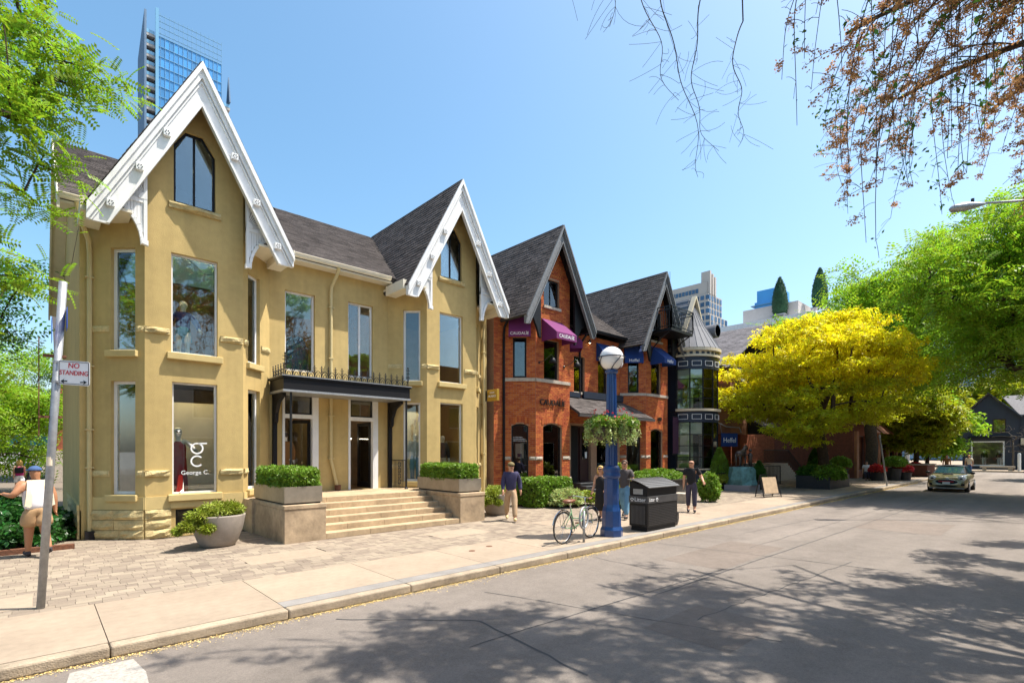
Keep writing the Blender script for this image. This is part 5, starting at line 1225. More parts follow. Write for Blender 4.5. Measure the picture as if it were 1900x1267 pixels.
# ============================================================ planters and shrubs
def boxhedge(name, x0, x1, y0, y1, z0, z1, label, n=5200, group=None, m=None, sz=.05):
    t = thing(name, ((x0+x1)/2, (y0+y1)/2, z0), label, 'hedge', group); m = m or M['leaf_box']
    k = MB(); k.box(x0+.07, x1-.07, y0+.07, y1-.07, z0, z1-.07); k.build('branches', M['soil'], t)
    w_, d_, h = x1-x0, y1-y0, z1-z0; ar = np.array([w_*d_, w_*h, w_*h, d_*h, d_*h]); f = RNG.choice(5, n, p=ar/ar.sum()); u = RNG.uniform(0, 1, n); v = RNG.uniform(0, 1, n); P = np.empty((n, 3))
    P[:, 0] = x0+w_*u; P[:, 1] = y0+d_*v; P[:, 2] = z1
    for i, (ax, val) in enumerate(((1, y0), (1, y1), (0, x0), (0, x1))):
        s_ = f == i+1; P[s_, 2] = z0+h*v[s_]; P[s_, ax] = val; P[s_, 1-ax] = ((x0, y0)[1-ax]+(w_, d_)[1-ax]*u[s_])
    c_ = np.array([(x0+x1)/2, (y0+y1)/2, (z0+z1)/2]); dd = np.abs(P-c_)/np.array([w_/2, d_/2, h/2]); rd_ = np.maximum(0, np.sort(dd, axis=1)[:, 1]-.75)
    P = c_+(P-c_)*(1-.28*rd_[:, None])*(1+.05*shade_noise(P*3)[:, None])+RNG.normal(0, .022, (n, 3)); P[:, 2] = np.maximum(P[:, 2], z0)
    scatter('foliage', m, t, P, RNG.uniform(.6, 1.4, n)*sz, tpl_star(4, .26, .2), 1.0); return t
def mound(name, c, r, label, n=3000, m=None, sz=.06, cat='shrub', tpl=None, group=None, core=True, squash=1.0, low=-.25):
    t = thing(name, c, label, cat, group); m = m or M['leaf_box']; rs = RNG
    if core: k = MB(); k.ball((c[0], c[1], c[2]), 1, 12, 8, (r[0]*.78, r[1]*.78, r[2]*.78)); k.v = [(x, y, max(z, c[2]-r[2]*abs(low))) for x, y, z in k.v]; k.build('branches', M['soil'], t)
    d = rs.normal(0, 1, (n, 3)); d /= np.linalg.norm(d, axis=1)[:, None]; d[:, 2] = np.where(d[:, 2] < low, -d[:, 2], d[:, 2])
    P = np.array(c)+d*np.array(r)*(.80+.22*rs.random(n)[:, None]+.16*shade_noise(d*4+np.array(c))[:, None])
    scatter('foliage', m, t, P, rs.uniform(.6, 1.4, n)*sz, tpl or tpl_star(4, .25, .2), 1.0); return t
gp = 'metal planter boxes on the step plinths'
for x0, x1, lab, hl in ((4.12, 4.99, 'brushed metal planter box on the left step plinth', 'clipped box hedge in the left metal planter by the steps'), (9.05, 9.88, 'brushed metal planter box on the right step plinth', 'clipped box hedge in the right metal planter by the steps')):
    t = thing('planter_box', ((x0+x1)/2, 13.1, .86), lab, 'planter', gp); y0, y1 = 12.02, 14.25
    k = MB()
    for q in ((x0, x1, y0, y0+.02), (x0, x1, y1-.02, y1), (x0, x0+.02, y0+.02, y1-.02), (x1-.02, x1, y0+.02, y1-.02)): k.box(q[0], q[1], q[2], q[3], .90, 1.27)
    k.build('panels', M['steelbox'], t); k = MB(); k.box(x0+.03, x1-.03, y0+.03, y1-.03, .862, .898); k.build('foot', M['black'], t); k = MB(); k.box(x0+.02, x1-.02, y0+.02, y1-.02, 1.15, 1.22); k.build('soil', M['soil'], t)
    boxhedge('box_hedge', x0+.03, x1-.02, y0+.05, y1-.05, 1.22, 1.66, hl, 6500, 'clipped hedges by the steps')
def bowl(x, y, lab, slab, seed):
    t = thing('round_planter', (x, y, 0), lab, 'planter', 'round concrete planters'); k = MB()
    k.lathe(x, y, [(.30, 0), (.34, .02), (.40, .12), (.50, .40), (.545, .66), (.545, .69), (.50, .69), (.47, .58), (0, .58)], 36, sy=.9); k.build('bowl', M['concpot'], t, smooth=True)
    s_ = thing('juniper', (x, y, .58), slab, 'shrub', 'trailing junipers'); n = 2600; rs = np.random.default_rng(seed); P = []
    for cx, cy, cz, r_, q in ((.22, -.1, .78, .26, 700), (-.12, -.1, .74, .30, 700), (-.42, -.22, .68, .22, 450), (-.62, -.30, .52, .16, 300), (-.30, -.42, .45, .12, 250), (.1, .2, .76, .3, 500), (-.80, -.25, .42, .10, 120)):
        d = rs.normal(0, 1, (q, 3)); d /= np.linalg.norm(d, axis=1)[:, None]; P.append(np.array((x+cx, y+cy, cz))+d*r_*np.array((1, 1, .62))*rs.uniform(.5, 1.08, (q, 1)))
    P = np.vstack(P); scatter('foliage', M['leaf_jun'], s_, P, rs.uniform(.05, .12, len(P)), tpl_star(5, .12, .1), .8)
    k = MB()
    for a in range(9): th = a*.7; k.tube([(x, y, .58), (x+.25*math.cos(th), y+.25*math.sin(th), .74), (x-.2+.45*math.cos(th), y-.1+.4*math.sin(th), .70)], .012, 4)
    k.build('stems', M['bark'], s_)
bowl(2.95, 12.75, 'round concrete planter standing before the left bay window', 'yellow green juniper trailing over the planter by the left bay', 3)
bowl(11.15, 12.75, 'round concrete planter standing by the right step plinth', 'yellow green juniper in the planter next to the walking man', 4)
boxhedge('box_hedge', 13.3, 15.3, 13.0, 14.2, 0, 1.05, 'clipped hedge under the brick bay behind the walking man', 5200, sz=.06)
mound('low_shrub', (14.5, 12.6, .25), (.75, .5, .45), 'low pale leaved shrub at the foot of the brick bay', 1500, M['leaf_var'], .08)
mound('low_shrub', (15.6, 12.6, .2), (.55, .4, .35), 'low reddish shrub beside the stone base of the brick bay', 900, M['leaf_jun'], .08)
mound('low_shrub', (16.3, 11.3, .28), (1.3, .7, .5), 'spreading green shrub behind the bicycle', 3600, M['leaf_box'], .085)
t = thing('curved_planter', (21.5, 12.6, 0), 'long black curved planter before the brick house', 'planter'); k = MB(); k.lathe(21.3, 12.9, [(.86, 0), (.92, .75), (1.0, .8), (.9, .8), (.86, .7), (0, .7)], 36, sx=2.3, sy=1); k.build('tub', M['blackplanter'], t)
k = MB(); k.lathe(21.3, 12.9, [(1.05, 0), (1.05, .12)], 36, sx=2.4, sy=1.1); k.build('base', M['greystone'], t)
mound('low_hedge', (21.3, 12.9, .85), (1.95, .82, .38), 'low round hedge in the long black planter', 4200, M['leaf_box'], .08, cat='hedge')
mound('bush', (17.9, 12.7, .9), (.6, .6, .65), 'pale bush by the porch steps behind the couple', 1600, M['leaf_jun'], .085)
mound('bush', (20.35, 9.95, .55), (.42, .42, .62), 'bright green bush behind the man in black', 1900, M['leaf_box'], .085, low=-.8)
k = MB(); k.box(18.9, 19.6, 10.2, 10.9, 0, .38); t = k.build('stone_block_seat', M['greystone']); tag(t, 'small stone block on the paving beside the man in black', 'block')
k = MB(); k.tube([(20.4, 9.95, 0), (20.4, 9.95, .4)], .05); setpar(k.build('stem', M['bark']), bpy.data.objects['bush.001'])
# ivy bed at the left corner
mound('ivy_bed', (-.55, 16.9, .25), (1.15, 2.3, .72), 'dark green ivy bed at the corner of the yellow house', 6000, M['leaf_ivy'], .12, cat='ivy', tpl=tpl_star(4, .28, .15), low=-.2)
k = MB(); k.box(-3.5, .6, 14.45, 14.6, -.01, .10); o = k.build('bed_edging', M['rust']); tag(o, 'low brown edging in front of the ivy bed', 'edging')
# ============================================================ no-standing sign post
t = thing('sign_post', (.04, 9.29, 0), 'leaning galvanised post with white NO STANDING sign by kerb', 'sign post')
top_ = Vector((.26, 9.08, 4.35)); bot = Vector((.04, 9.29, 0)); k = MB(); k.tube([bot, bot+(top_-bot)*.5, top_], .046, 12); k.build('post', M['galv'], t, smooth=True)
def onp(z): return bot+(top_-bot)*(z/4.35)
sf = Fr((.235, 9.10), (.62, 8.73)); zz = 3.14; tilt = -.07
def splate(fr, s0, s1, z0, z1, o, m, r_=.03, sk=0):
    b = MB(); q = []
    for cx, cz, a0_ in ((s1-r_, z0+r_, -PI/2), (s1-r_, z1-r_, 0), (s0+r_, z1-r_, PI/2), (s0+r_, z0+r_, PI)):
        for i in range(5): a = a0_+PI/2*i/4; q.append((cx+r_*math.cos(a), cz+r_*math.sin(a)))
    b.fprism(fr, [(s_, z+sk*(s_-s0)) for s_, z in q], o-.004, o); return b
pl = splate(sf, .02, .445, 2.98, 3.30, .06, M['signwhite'], sk=tilt).build('sign_plate', M['signwhite'], t)
b = MB(); z0, z1, s0, s1 = 2.995, 3.285, .035, .43
for a, c in (((s0, z0), (s1, z0)), ((s1, z0), (s1, z1)), ((s1, z1), (s0, z1)), ((s0, z1), (s0, z0))): b.beam(sf.pt(a[0], .062, a[1]+tilt*(a[0]-.02)), sf.pt(c[0], .062, c[1]+tilt*(c[0]-.02)), .006)
b.build('border', M['black'], pl)
skm = Matrix.Rotation(-tilt, 4, 'Y'); 
text('NO', sf.mtx(.235, .064, 3.218) @ skm, .098, M['signred'], pl, extrude=.002); text('STANDING', sf.mtx(.235, .064, 3.122) @ skm, .086, M['signred'], pl, extrude=.002, sx=.90)
for s_, sg in ((.105, -1), (.36, 1)):
    b = MB(); z = 3.025+tilt*(s_-.02); b.fprism(sf, [(s_+sg*.05, z), (s_, z+.028), (s_+sg*.012, z+.007), (s_-sg*.04, z+.007), (s_-sg*.04, z-.007), (s_+sg*.012, z-.007), (s_, z-.028)][::sg], .062, .065); b.build('arrow', M['black'], pl)
for z in (3.02, 3.28): k = MB(); p = onp(z); k.lathe(p.x, p.y, [(.052, z-.015), (.052, z+.015)], 12); k.box(p.x, p.x+.06, p.y-.07, p.y-.03, z-.012, z+.012); k.build('clamp', M['galv'], t)
for z in (2.55, 3.36):
    p = onp(z); k = MB(); k.box(p.x-.15, p.x+.085, p.y-.02, p.y+.08, z-.015, z+.015); k.build('rusty_clamp', M['rust'], t)
k = MB(); p = onp(2.5); q = onp(3.5); k.box(p.x-.15, p.x-.138, p.y+.02, p.y+.18, 2.3, 3.6); k.build('old_sign_edge', M['rust'], t)
p = onp(3.85)
k = MB(); k.box(p.x+.06, p.x+.065, p.y-.16, p.y+.1, 3.72, 4.0); k.build('blue_plate', M['signblue'], t); k = MB(); k.box(p.x-.09, p.x-.085, p.y-.14, p.y+.12, 3.54, 3.84); k.build('blue_plate', M['signblue'], t)
k = MB(); p = onp(1.95); k.lathe(p.x, p.y, [(.0475, 1.9), (.0475, 2.02)], 12, math.radians(200), math.radians(290)); k.build('sticker', M['creamcloth'], t)
# ============================================================ blue lamp post with globe and hanging baskets
lx, ly = 10.44, 7.62
t = thing('street_lamp', (lx, ly, 0), 'blue fluted street lamp with white globe beside the litter bin', 'street lamp')
k = MB(); k.lathe(lx, ly, [(.28, 0), (.28, .16), (.24, .24), (.23, .62), (.20, .72), (.19, .78), (.185, 1.42)], 8); k.build('base', M['lampblue'], t, bevel=.008)
k = MB(); k.lathe(lx, ly, [(.185, 1.42), (.215, 1.46), (.215, 1.52), (.195, 1.56), (.22, 1.62), (.20, 1.70), (.155, 1.74)], 20); k.build('collar', M['lampblue'], t, smooth=True)
k = MB(); n = 16; pts = []
k0 = len(k.v)
for z, r_ in ((1.74, .150), (4.02, .118)):
    for j in range(n*2): a = 2*PI*j/(n*2); rr = r_*(1 if j % 2 else .90); k.v.append((lx+rr*math.cos(a), ly+rr*math.sin(a), z))
for j in range(n*2): k.f.append((j, (j+1) % (n*2), n*2+(j+1) % (n*2), n*2+j))
k.build('fluted_shaft', M['lampblue'], t)
k = MB(); k.lathe(lx, ly, [(.13, 4.0), (.16, 4.04), (.16, 4.08), (.10, 4.12)], 16); k.build('neck', M['lampblue'], t)
gz, gr = 4.38, .295; k = MB(); k.ball((lx, ly, gz), gr, 32, 20); k.build('globe', M['globe'], t, smooth=True)
k = MB(); k.tube([(lx+(gr+.03)*math.cos(a), ly+(gr+.03)*math.sin(a), gz+.03) for a in [2*PI*j/32 for j in range(33)]], .014, 6)
for q in range(4):
    a_ = q*PI/2+.5; pts = []
    for j in range(9): u = j/8; a = a_+.9*(1-u); zz_ = gz+.03-(.36)*u; rr = (gr+.025)*math.sqrt(max(.12, 1-((zz_-gz)/(gr+.02))**2)) if u < .85 else .13; pts.append((lx+rr*math.cos(a), ly+rr*math.sin(a), zz_))
    k.tube(pts, .012, 5)
k.build('cage', M['navywall'], t)
for i, (dx, dy, lab) in enumerate(((-.24, .12, 'hanging flower basket on the left side of the blue lamp'), (.22, -.16, 'hanging flower basket on the right side of the blue lamp'))):
    c = Vector((lx+dx, ly+dy, 2.62)); h = thing('hanging_basket', tuple(c), lab, 'flower basket', 'hanging baskets on the blue lamp'); k = MB(); k.lathe(c.x, c.y, [(.05, 2.36), (.17, 2.42), (.26, 2.58), (.28, 2.68), (.25, 2.68), (0, 2.62)], 16); k.build('basket', M['bark_grey'], h)
    k = MB(); k.tube([(lx, ly, 2.95), (c.x, c.y, 3.0), (c.x, c.y, 2.7)], .014, 5); k.build('arm', M['blackmetal'], h)
    rs = np.random.default_rng(20+i); n = 650; d = rs.normal(0, 1, (n, 3)); d /= np.linalg.norm(d, axis=1)[:, None]; d[:, 2] = np.abs(d[:, 2])*.9-.15; P = np.array(c)+np.array((0, 0, .12))+d*rs.uniform(.16, .40, (n, 1))*np.array((1, 1, .75))
    scatter('foliage', M['leaf_box'], h, P, rs.uniform(.05, .12, n), tpl_star(4, .22, .2), .9)
    T_ = []
    for q in range(70):
        a = rs.uniform(0, 2*PI); r_ = rs.uniform(.16, .42); L_ = rs.uniform(.2, .62)
        for s_ in np.linspace(0, L_, 14): T_.append((c.x+r_*math.cos(a)*(1+.25*s_)+rs.normal(0, .015), c.y+r_*math.sin(a)*(1+.25*s_)+rs.normal(0, .015), 2.9-.5*max(0, r_-.2)-s_))
    T_ = np.array(T_); scatter('trailing_leaves', M['leaf_var'], h, T_, rs.uniform(.035, .075, len(T_)), tpl_star(3, .3, .2), 1.0)
    n = 26; d = rs.normal(0, 1, (n, 3)); d /= np.linalg.norm(d, axis=1)[:, None]; d[:, 2] = np.abs(d[:, 2]); scatter('flowers', M['petal_red'], h, np.array(c)+np.array((0, 0, .18))+d*np.array((.36, .36, .34)), rs.uniform(.025, .045, n), tpl_star(5, .3, .0), .6, kind='stuff')
# ============================================================ litter bin and garbage bag
t = thing('litter_bin', (12.3, 7.55, 0), 'large black street bin with pierced sloping lid and Litter lettering', 'litter bin'); x0, x1, y0, y1 = 11.55, 13.05, 7.30, 7.86
k = MB(); k.box(x0+.04, x1-.04, y0+.04, y1-.04, 0, .12); k.build('foot', M['black'], t)
k = MB(); k.box(x0, x1, y0, y1, .12, .72); bd = k.build('cabinet', M['binblack'], t, bevel=.012)
fr = Fr((x0, y0), (x1, y0)); fs_ = Fr((x0, y1), (x0, y0)); k = MB()
for i in range(34):
    for j in range(12): k.fbox(fr, .09+.04*i-.011, .09+.04*i+.011, 0, .004, .17+.043*j-.011, .17+.043*j+.011)
k.build('pierced_front', M['bingrey'], bd, kind='stuff')
k = MB()
for i in range(11): k.fbox(fs_, .07+.04*i-.012, .07+.04*i+.012, .001, .006, .18, .66)
k.build('ribbed_side', M['bingrey'], bd)
k = MB(); k.box(x0-.006, x1+.006, y0-.008, y1+.006, .725, .915); k.build('band', M['bingrey'], t, bevel=.01)
k = MB(); k.box(x0+.01, x1-.01, y0+.02, y1-.01, .92, 1.16); k.prism([(x0+.01, y0+.02, 1.16), (x0+.01, y1-.01, 1.16), (x0+.01, y1-.01, 1.30)], (x1-x0-.02, 0, 0)); k.build('hood', M['black'], t)
k = MB(); n = 8; pv_ = [(y0-.06+(y1-y0+.10)*i/n, 1.13+.20*math.sin(PI/2*i/n)) for i in range(n+1)]; k.prism([(x0-.02, y, z) for y, z in pv_]+[(x0-.02, y, z+.022) for y, z in pv_[::-1]], (x1-x0+.04, 0, 0)); ld = k.build('lid', M['binlid'], t)
k = MB()
for i in range(1, n):
    for j in range(36): x = x0+.03+.041*j+(.02 if i % 2 else 0); y, z = pv_[i]; k.box(x-.009, x+.009, y-.014, y+.014, z+.020, z+.026)
k.build('lid_holes', M['black'], ld, kind='stuff')
k = MB(); k.fbox(fr, .04, .20, .008, .012, .95, 1.0); k.fbox(fr, .22, .36, .008, .012, .95, 1.0)
k = MB(); k.fbox(fs_, .13, .42, -.005, .002, .96, 1.10); k.build('notice', M['galv'], t)
text('Litter', fs_.mtx(.34, .010, .82), .15, M['lettering'], t, extrude=.002); text('Litter', fr.mtx(.19, .011, .82), .135, M['lettering'], t, extrude=.002, sx=.85)
def recyc(fr, s, o, z):
    b = MB()
    for q in range(3):
        a = PI/2+q*2*PI/3; c_, s_ = math.cos(a), math.sin(a); p = [(s+.045*math.cos(a+d), z+.045*math.sin(a+d)) for d in (.35, 1.75)]; b.beam(fr.pt(p[0][0], o, p[0][1]), fr.pt(p[1][0], o, p[1][1]), .018)
    b.build('recycling_mark', M['lettering'], t)
recyc(fs_, .10, .010, .82); recyc(fr, .43, .012, .82)
t = thing('garbage_bag', (13.25, 7.65, 0), 'black plastic garbage bag slumped against the litter bin', 'bag'); k = MB(); k.ball((13.24, 7.62, .2), 1, 16, 10, (.24, .24, .36))
rs = random.Random(3); k.v = [(x+rs.uniform(-.03, .03)-.25*max(0, z-.2), y+rs.uniform(-.03, .03), max(0.005, z+rs.uniform(-.03, .03))) for x, y, z in k.v]; k.build('sack', M['bagblack'], t); k = MB(); k.tube([(13.15, 7.62, .5), (13.12, 7.60, .60), (13.10, 7.64, .66)], [.05, .025, .05], 7); k.build('knot', M['bagblack'], t)
# ============================================================ bicycle and its ring stand
t = thing('bicycle', (9.2, 7.7, 0), 'green city bicycle with brown saddle locked to a ring stand', 'bicycle')
ra = Vector((8.68, 7.66, 0)); fa_ = Vector((9.82, 7.78, 0)); u = (fa_-ra).normalized(); R_ = .37; nrm = Vector((-u.y, u.x, 0))
def wheel(c):
    b = MB(); C_ = Vector((c.x, c.y, R_)); cir = lambda r_, n=32: [C_+u*r_*math.cos(2*PI*j/n)+Vector((0, 0, r_*math.sin(2*PI*j/n))) for j in range(n+1)]
    b.tube(cir(R_-.018), .018, 6, cap=False); w_ = b.build('wheel', M['rubber'], t, smooth=True); k = MB(); k.tube(cir(R_-.042), .010, 5, cap=False); k.build('rim', M['chrome'], w_)
    k = MB()
    for j in range(20): a = 2*PI*j/20; k.tube([C_+nrm*(.02 if j % 2 else -.02), C_+u*(R_-.045)*math.cos(a)+Vector((0, 0, (R_-.045)*math.sin(a)))], .0022, 3, cap=False)
    k.build('spokes', M['chrome'], w_); k = MB(); k.tube([C_-nrm*.05, C_+nrm*.05], .02, 8); k.build('hub', M['chrome'], w_)
    b = MB(); b.tube([C_+u*(R_+.025)*math.cos(a)+Vector((0, 0, (R_+.025)*math.sin(a))) for a in np.linspace(.25 if c is ra else .5, 2.9, 14)], .016, 5); b.build('mudguard', M['chrome'], t)
wheel(ra); wheel(fa_)
Z = lambda p, z: Vector((p.x, p.y, z)); bbk = Z(ra+u*.44, .30); st = Z(ra+u*.30, .78); hd = Z(ra+u*.92, .80); hd2 = Z(ra+u*.97, .62); rh = Z(ra, R_); fh = Z(fa_, R_)
k = MB(); k.tube([bbk, st], .017, 8); k.tube([bbk, Z(ra+u*.66, .40), hd2], .018, 8); k.tube([st-Vector((0, 0, .22)), Z(ra+u*.65, .52), hd-Vector((0, 0, .07))], .015, 8); k.tube([hd, hd2], .02, 8)
for s_ in (-1, 1): k.tube([bbk+nrm*.02*s_, rh+nrm*.05*s_], .010, 6); k.tube([st-Vector((0, 0, .08))+nrm*.02*s_, rh+nrm*.05*s_], .009, 6); k.tube([hd2+nrm*.02*s_, Z(fa_-u*.05, .58)+nrm*.05*s_, fh+nrm*.05*s_], .011, 6)
k.build('frame', M['bikegreen'], t, smooth=True)
k = MB(); k.tube([st, st+Vector((0, 0, .15))-u*.02], .014, 8); k.build('seat_post', M['chrome'], t)
k = MB(); sc = st+Vector((0, 0, .17))-u*.03; k.ball(sc-u*.08, 1, 14, 8, (.14, .12, .05)); k.ball(sc+u*.08, 1, 12, 7, (.13, .05, .04)); k.build('saddle', M['brownleather'], t, smooth=True)
k = MB(); k.tube([hd, hd+Vector((0, 0, .18))-u*.03], .014, 7); q = hd+Vector((0, 0, .19))-u*.03
k.tube([q-u*.25+nrm*.28, q-u*.08+nrm*.27+Vector((0, 0, .03)), q+u*.04+nrm*.1, q+u*.04-nrm*.1, q-u*.08-nrm*.27+Vector((0, 0, .03)), q-u*.25-nrm*.28], .012, 7); hb_ = k.build('handlebar', M['chrome'], t, smooth=True)
for s_ in (-1, 1): k = MB(); k.tube([q-u*.26+nrm*.28*s_, q-u*.13+nrm*.275*s_+Vector((0, 0, .02))], .018, 7); k.build('grip', M['brownleather'], hb_)
k = MB()
for s_ in (-.05, 0, .05): k.tube([Z(ra-u*.18, .80)+nrm*s_, Z(ra+u*.22, .80)+nrm*s_], .006, 4)
k.tube([Z(ra-u*.18, .80)-nrm*.05, Z(ra-u*.18, .80)+nrm*.05], .006, 4)
for s_ in (-.05, .05): k.tube([Z(ra-u*.10, .80)+nrm*s_, rh+nrm*s_], .005, 4)
k.build('carrier', M['blackmetal'], t)
k = MB(); k.tube([bbk+nrm*.04+Vector((math.cos(a)*u.x*.09, math.cos(a)*u.y*.09, math.sin(a)*.09)) for a in np.linspace(0, 2*PI, 18)], .006, 5); k.build('chainring', M['blackmetal'], t)
for s_ in (-1, 1):
    k = MB(); p = bbk+nrm*.07*s_; e = p+u*.05*s_-Vector((0, 0, .15*s_)); k.tube([p, e], .010, 6); cr = k.build('crank', M['chrome'], t); k = MB(); pc = e+nrm*.05*s_; k.box(pc.x-.045, pc.x+.045, pc.y-.035, pc.y+.035, pc.z-.012, pc.z+.012); k.build('pedal', M['brownleather'], cr)
t = thing('ring_stand', (9.2, 7.45, 0), 'grey post and ring bicycle stand on the pavement', 'bicycle stand'); c = Vector((9.22, 7.50, 0)); k = MB(); k.tube([c, Z(c, .72)], .03, 10); k.build('post', M['galv'], t, smooth=True)
k = MB(); v2 = Vector((.96, .28, 0)); k.tube([c+v2*.24*math.cos(a)+Vector((0, 0, .56+.24*math.sin(a))) for a in np.linspace(0, 2*PI, 30)], .024, 8, cap=False); k.build('ring', M['galv'], t, smooth=True)
# ============================================================ further street things
t = thing('statue', (27.3, 11.5, 0), 'small bronze horse and figure statue on a green rough pedestal', 'statue'); k = MB(); k.box(26.6, 28.0, 10.9, 12.2, 0, .32); k.build('granite_base', M['granite'], t, bevel=.02)
k = MB(); k.lathe(27.3, 11.55, [(.78, .32), (.74, .6), (.66, 1.1), (.60, 1.25), (0, 1.28)], 9); rs = random.Random(5); k.v = [(x+rs.uniform(-.05, .05), y+rs.uniform(-.05, .05), z) for x, y, z in k.v]; k.build('pedestal', M['verdigris'], t)
k = MB(); bz = 1.27; c = Vector((27.25, 11.6, 0))
k.tube([c+Vector((-.35, .05, bz+.62)), c+Vector((-.1, 0, bz+.66)), c+Vector((.2, -.05, bz+.70)), c+Vector((.36, -.05, bz+.90)), c+Vector((.46, -.07, bz+1.08))], [.15, .19, .18, .11, .08], 10); k.tube([c+Vector((.44, -.07, bz+1.1)), c+Vector((.62, -.1, bz+.93))], [.075, .045], 8)
for dx, dy in ((-.33, .1), (-.3, -.08), (.2, .08), (.24, -.13)): k.tube([c+Vector((dx, dy, bz+.55)), c+Vector((dx+.03, dy, bz+.28)), c+Vector((dx-.02, dy, bz))], [.07, .04, .035], 7)
k.tube([c+Vector((-.47, .05, bz+.65)), c+Vector((-.58, .05, bz+.3))], [.04, .02], 6); k.build('horse', M['bronze'], t, smooth=True)
k = MB(); c = Vector((27.62, 11.25, 0)); k.tube([c+Vector((0, 0, bz)), c+Vector((0, 0, bz+.4)), c+Vector((0, 0, bz+.6)), c+Vector((0, 0, bz+.74))], [.09, .10, .13, .05], 9); k.ball(c+Vector((0, 0, bz+.85)), .08, 10, 7); k.tube([c+Vector((-.1, 0, bz+.65)), c+Vector((-.22, .12, bz+.6)), c+Vector((-.3, .2, bz+.75))], .035, 6); k.build('figure', M['bronze'], t, smooth=True)
def cone_shrub(x, y, z0, r_, h, lab, m, group=None):
    t = thing('conifer', (x, y, z0), lab, 'conifer', group); k = MB(); k.lathe(x, y, [(r_*.7, z0), (r_*.8, z0+h*.3), (r_*.4, z0+h*.75), (0, z0+h*.95)], 12); k.build('core', M['soil'], t); n = 2600; u = RNG.uniform(0, 1, n); a = RNG.uniform(0, 2*PI, n); rr = r_*np.interp(u, [0, .25, .6, 1], [.8, 1, .72, .05])*RNG.uniform(.85, 1.08, n)
    scatter('foliage', m, t, np.c_[x+rr*np.cos(a), y+rr*np.sin(a), z0+h*u], RNG.uniform(.06, .13, n), tpl_star(4, .2, .1), 1.0)
def tub(x, y, r0, r1, h, lab, sq=False, group=None):
    t = thing('black_tub', (x, y, 0), lab, 'planter', group); k = MB(); k.lathe(x, y, [(r0, 0), (r1, h), (r1+.03, h), (r1+.03, h-.05), (r1-.05, h-.05), (0, h-.06)], 4 if sq else 18, PI/4 if sq else 0, PI/4+2*PI if sq else 2*PI); k.build('tub', M['blackplanter'], t)
tub(27.6, 12.9, .42, .5, .55, 'black tub holding the pale conifer left of the statue'); cone_shrub(27.6, 12.9, .5, .48, 1.75, 'bright green cone conifer left of the statue', M['leaf_box'])
mound('low_shrub', (26.9, 12.5, .5), (.6, .5, .35), 'yellow green shrub under the conifer beside the turret', 900, M['leaf_jun'], .09)
tub(28.9, 11.3, .28, .34, .5, 'black tub holding the dark conifer right of the statue'); cone_shrub(28.9, 11.3, .45, .33, 1.05, 'small dark cone conifer right of the statue', M['leaf_dk'])
t = thing('sandwich_board', (24.4, 9.05, 0), 'small sandwich board with tan poster on black frame', 'sandwich board'); fr = Fr((24.0, 9.35), (24.85, 8.95)); k = MB()
for s_ in (0, fr.L):
    k.beam(fr.pt(s_*1.05-.02, .26, 0), fr.pt(s_, 0, 1.0), .03); k.beam(fr.pt(s_*1.05-.02, -.26, 0), fr.pt(s_, 0, 1.0), .03)
k.beam(fr.pt(0, 0, 1.0), fr.pt(fr.L, 0, 1.0), .035); k.beam(fr.pt(0, .25, .05), fr.pt(fr.L, .25, .05), .025); k.beam(fr.pt(0, -.25, .05), fr.pt(fr.L, -.25, .05), .025); k.build('frame', M['blackmetal'], t)
k = MB(); P = fr.pt; k.prism([P(.08, .21, .18), P(fr.L-.08, .21, .18), P(fr.L-.08, .03, .9), P(.08, .03, .9)], Vector((*(fr.n*-.015), 0))); k.build('poster', M['beigeposter'], t)
t = thing('iron_fence', (31, 12.4, 0), 'low black iron fence before the raised entrance', 'fence'); 
def fence(a, c, h=1.0):
    k = MB(); a = Vector(a); c = Vector(c); n = int((c-a).length/.16); up = Vector((0, 0, 1)); k.beam(a+up*h, c+up*h, .05); k.beam(a+up*.1, c+up*.1, .03); k.build('rail', M['blackmetal'], t)
    for i in range(n+1): k = MB(); q = a+(c-a)*i/n; k.beam(q, q+up*h, .05 if i in (0, n) else .02); k.build('bar', M['blackmetal'], t)
fence((28.3, 13.0, 0), (34.5, 12.2, 0), 1.15); fence((25.4, 12.6, 0), (27.0, 12.3, 0), .9)
t = thing('tree_planter', (33.2, 9.4, 0), 'long black box planter at the foot of the golden tree', 'planter'); k = MB()
for q in ((31.45, 35.2, 8.6, 8.68), (31.45, 35.2, 10.2, 10.28), (31.45, 31.53, 8.68, 10.2), (35.12, 35.2, 8.68, 10.2)): k.box(*q, 0, .72)
k.box(31.5, 35.1, 8.65, 10.2, .5, .6); k.build('box', M['blackplanter'], t)
for i, (x, y, r_) in enumerate(((32.0, 9.0, .62), (32.2, 9.8, .6), (33.0, 8.9, .65), (34.2, 9.3, .7), (33.3, 9.9, .5))): mound('fern', (x, y, .7), (r_, r_, .5), ('green fern at the near corner of the tree planter', 'green fern at the back left of the tree planter', 'green fern in the middle of the tree planter', 'green fern at the far end of the tree planter', 'green fern behind the golden tree trunk')[i], 700, M['leaf_dk'] if i % 2 else M['leaf_box'], .16, cat='fern', group='ferns in the tree planter')
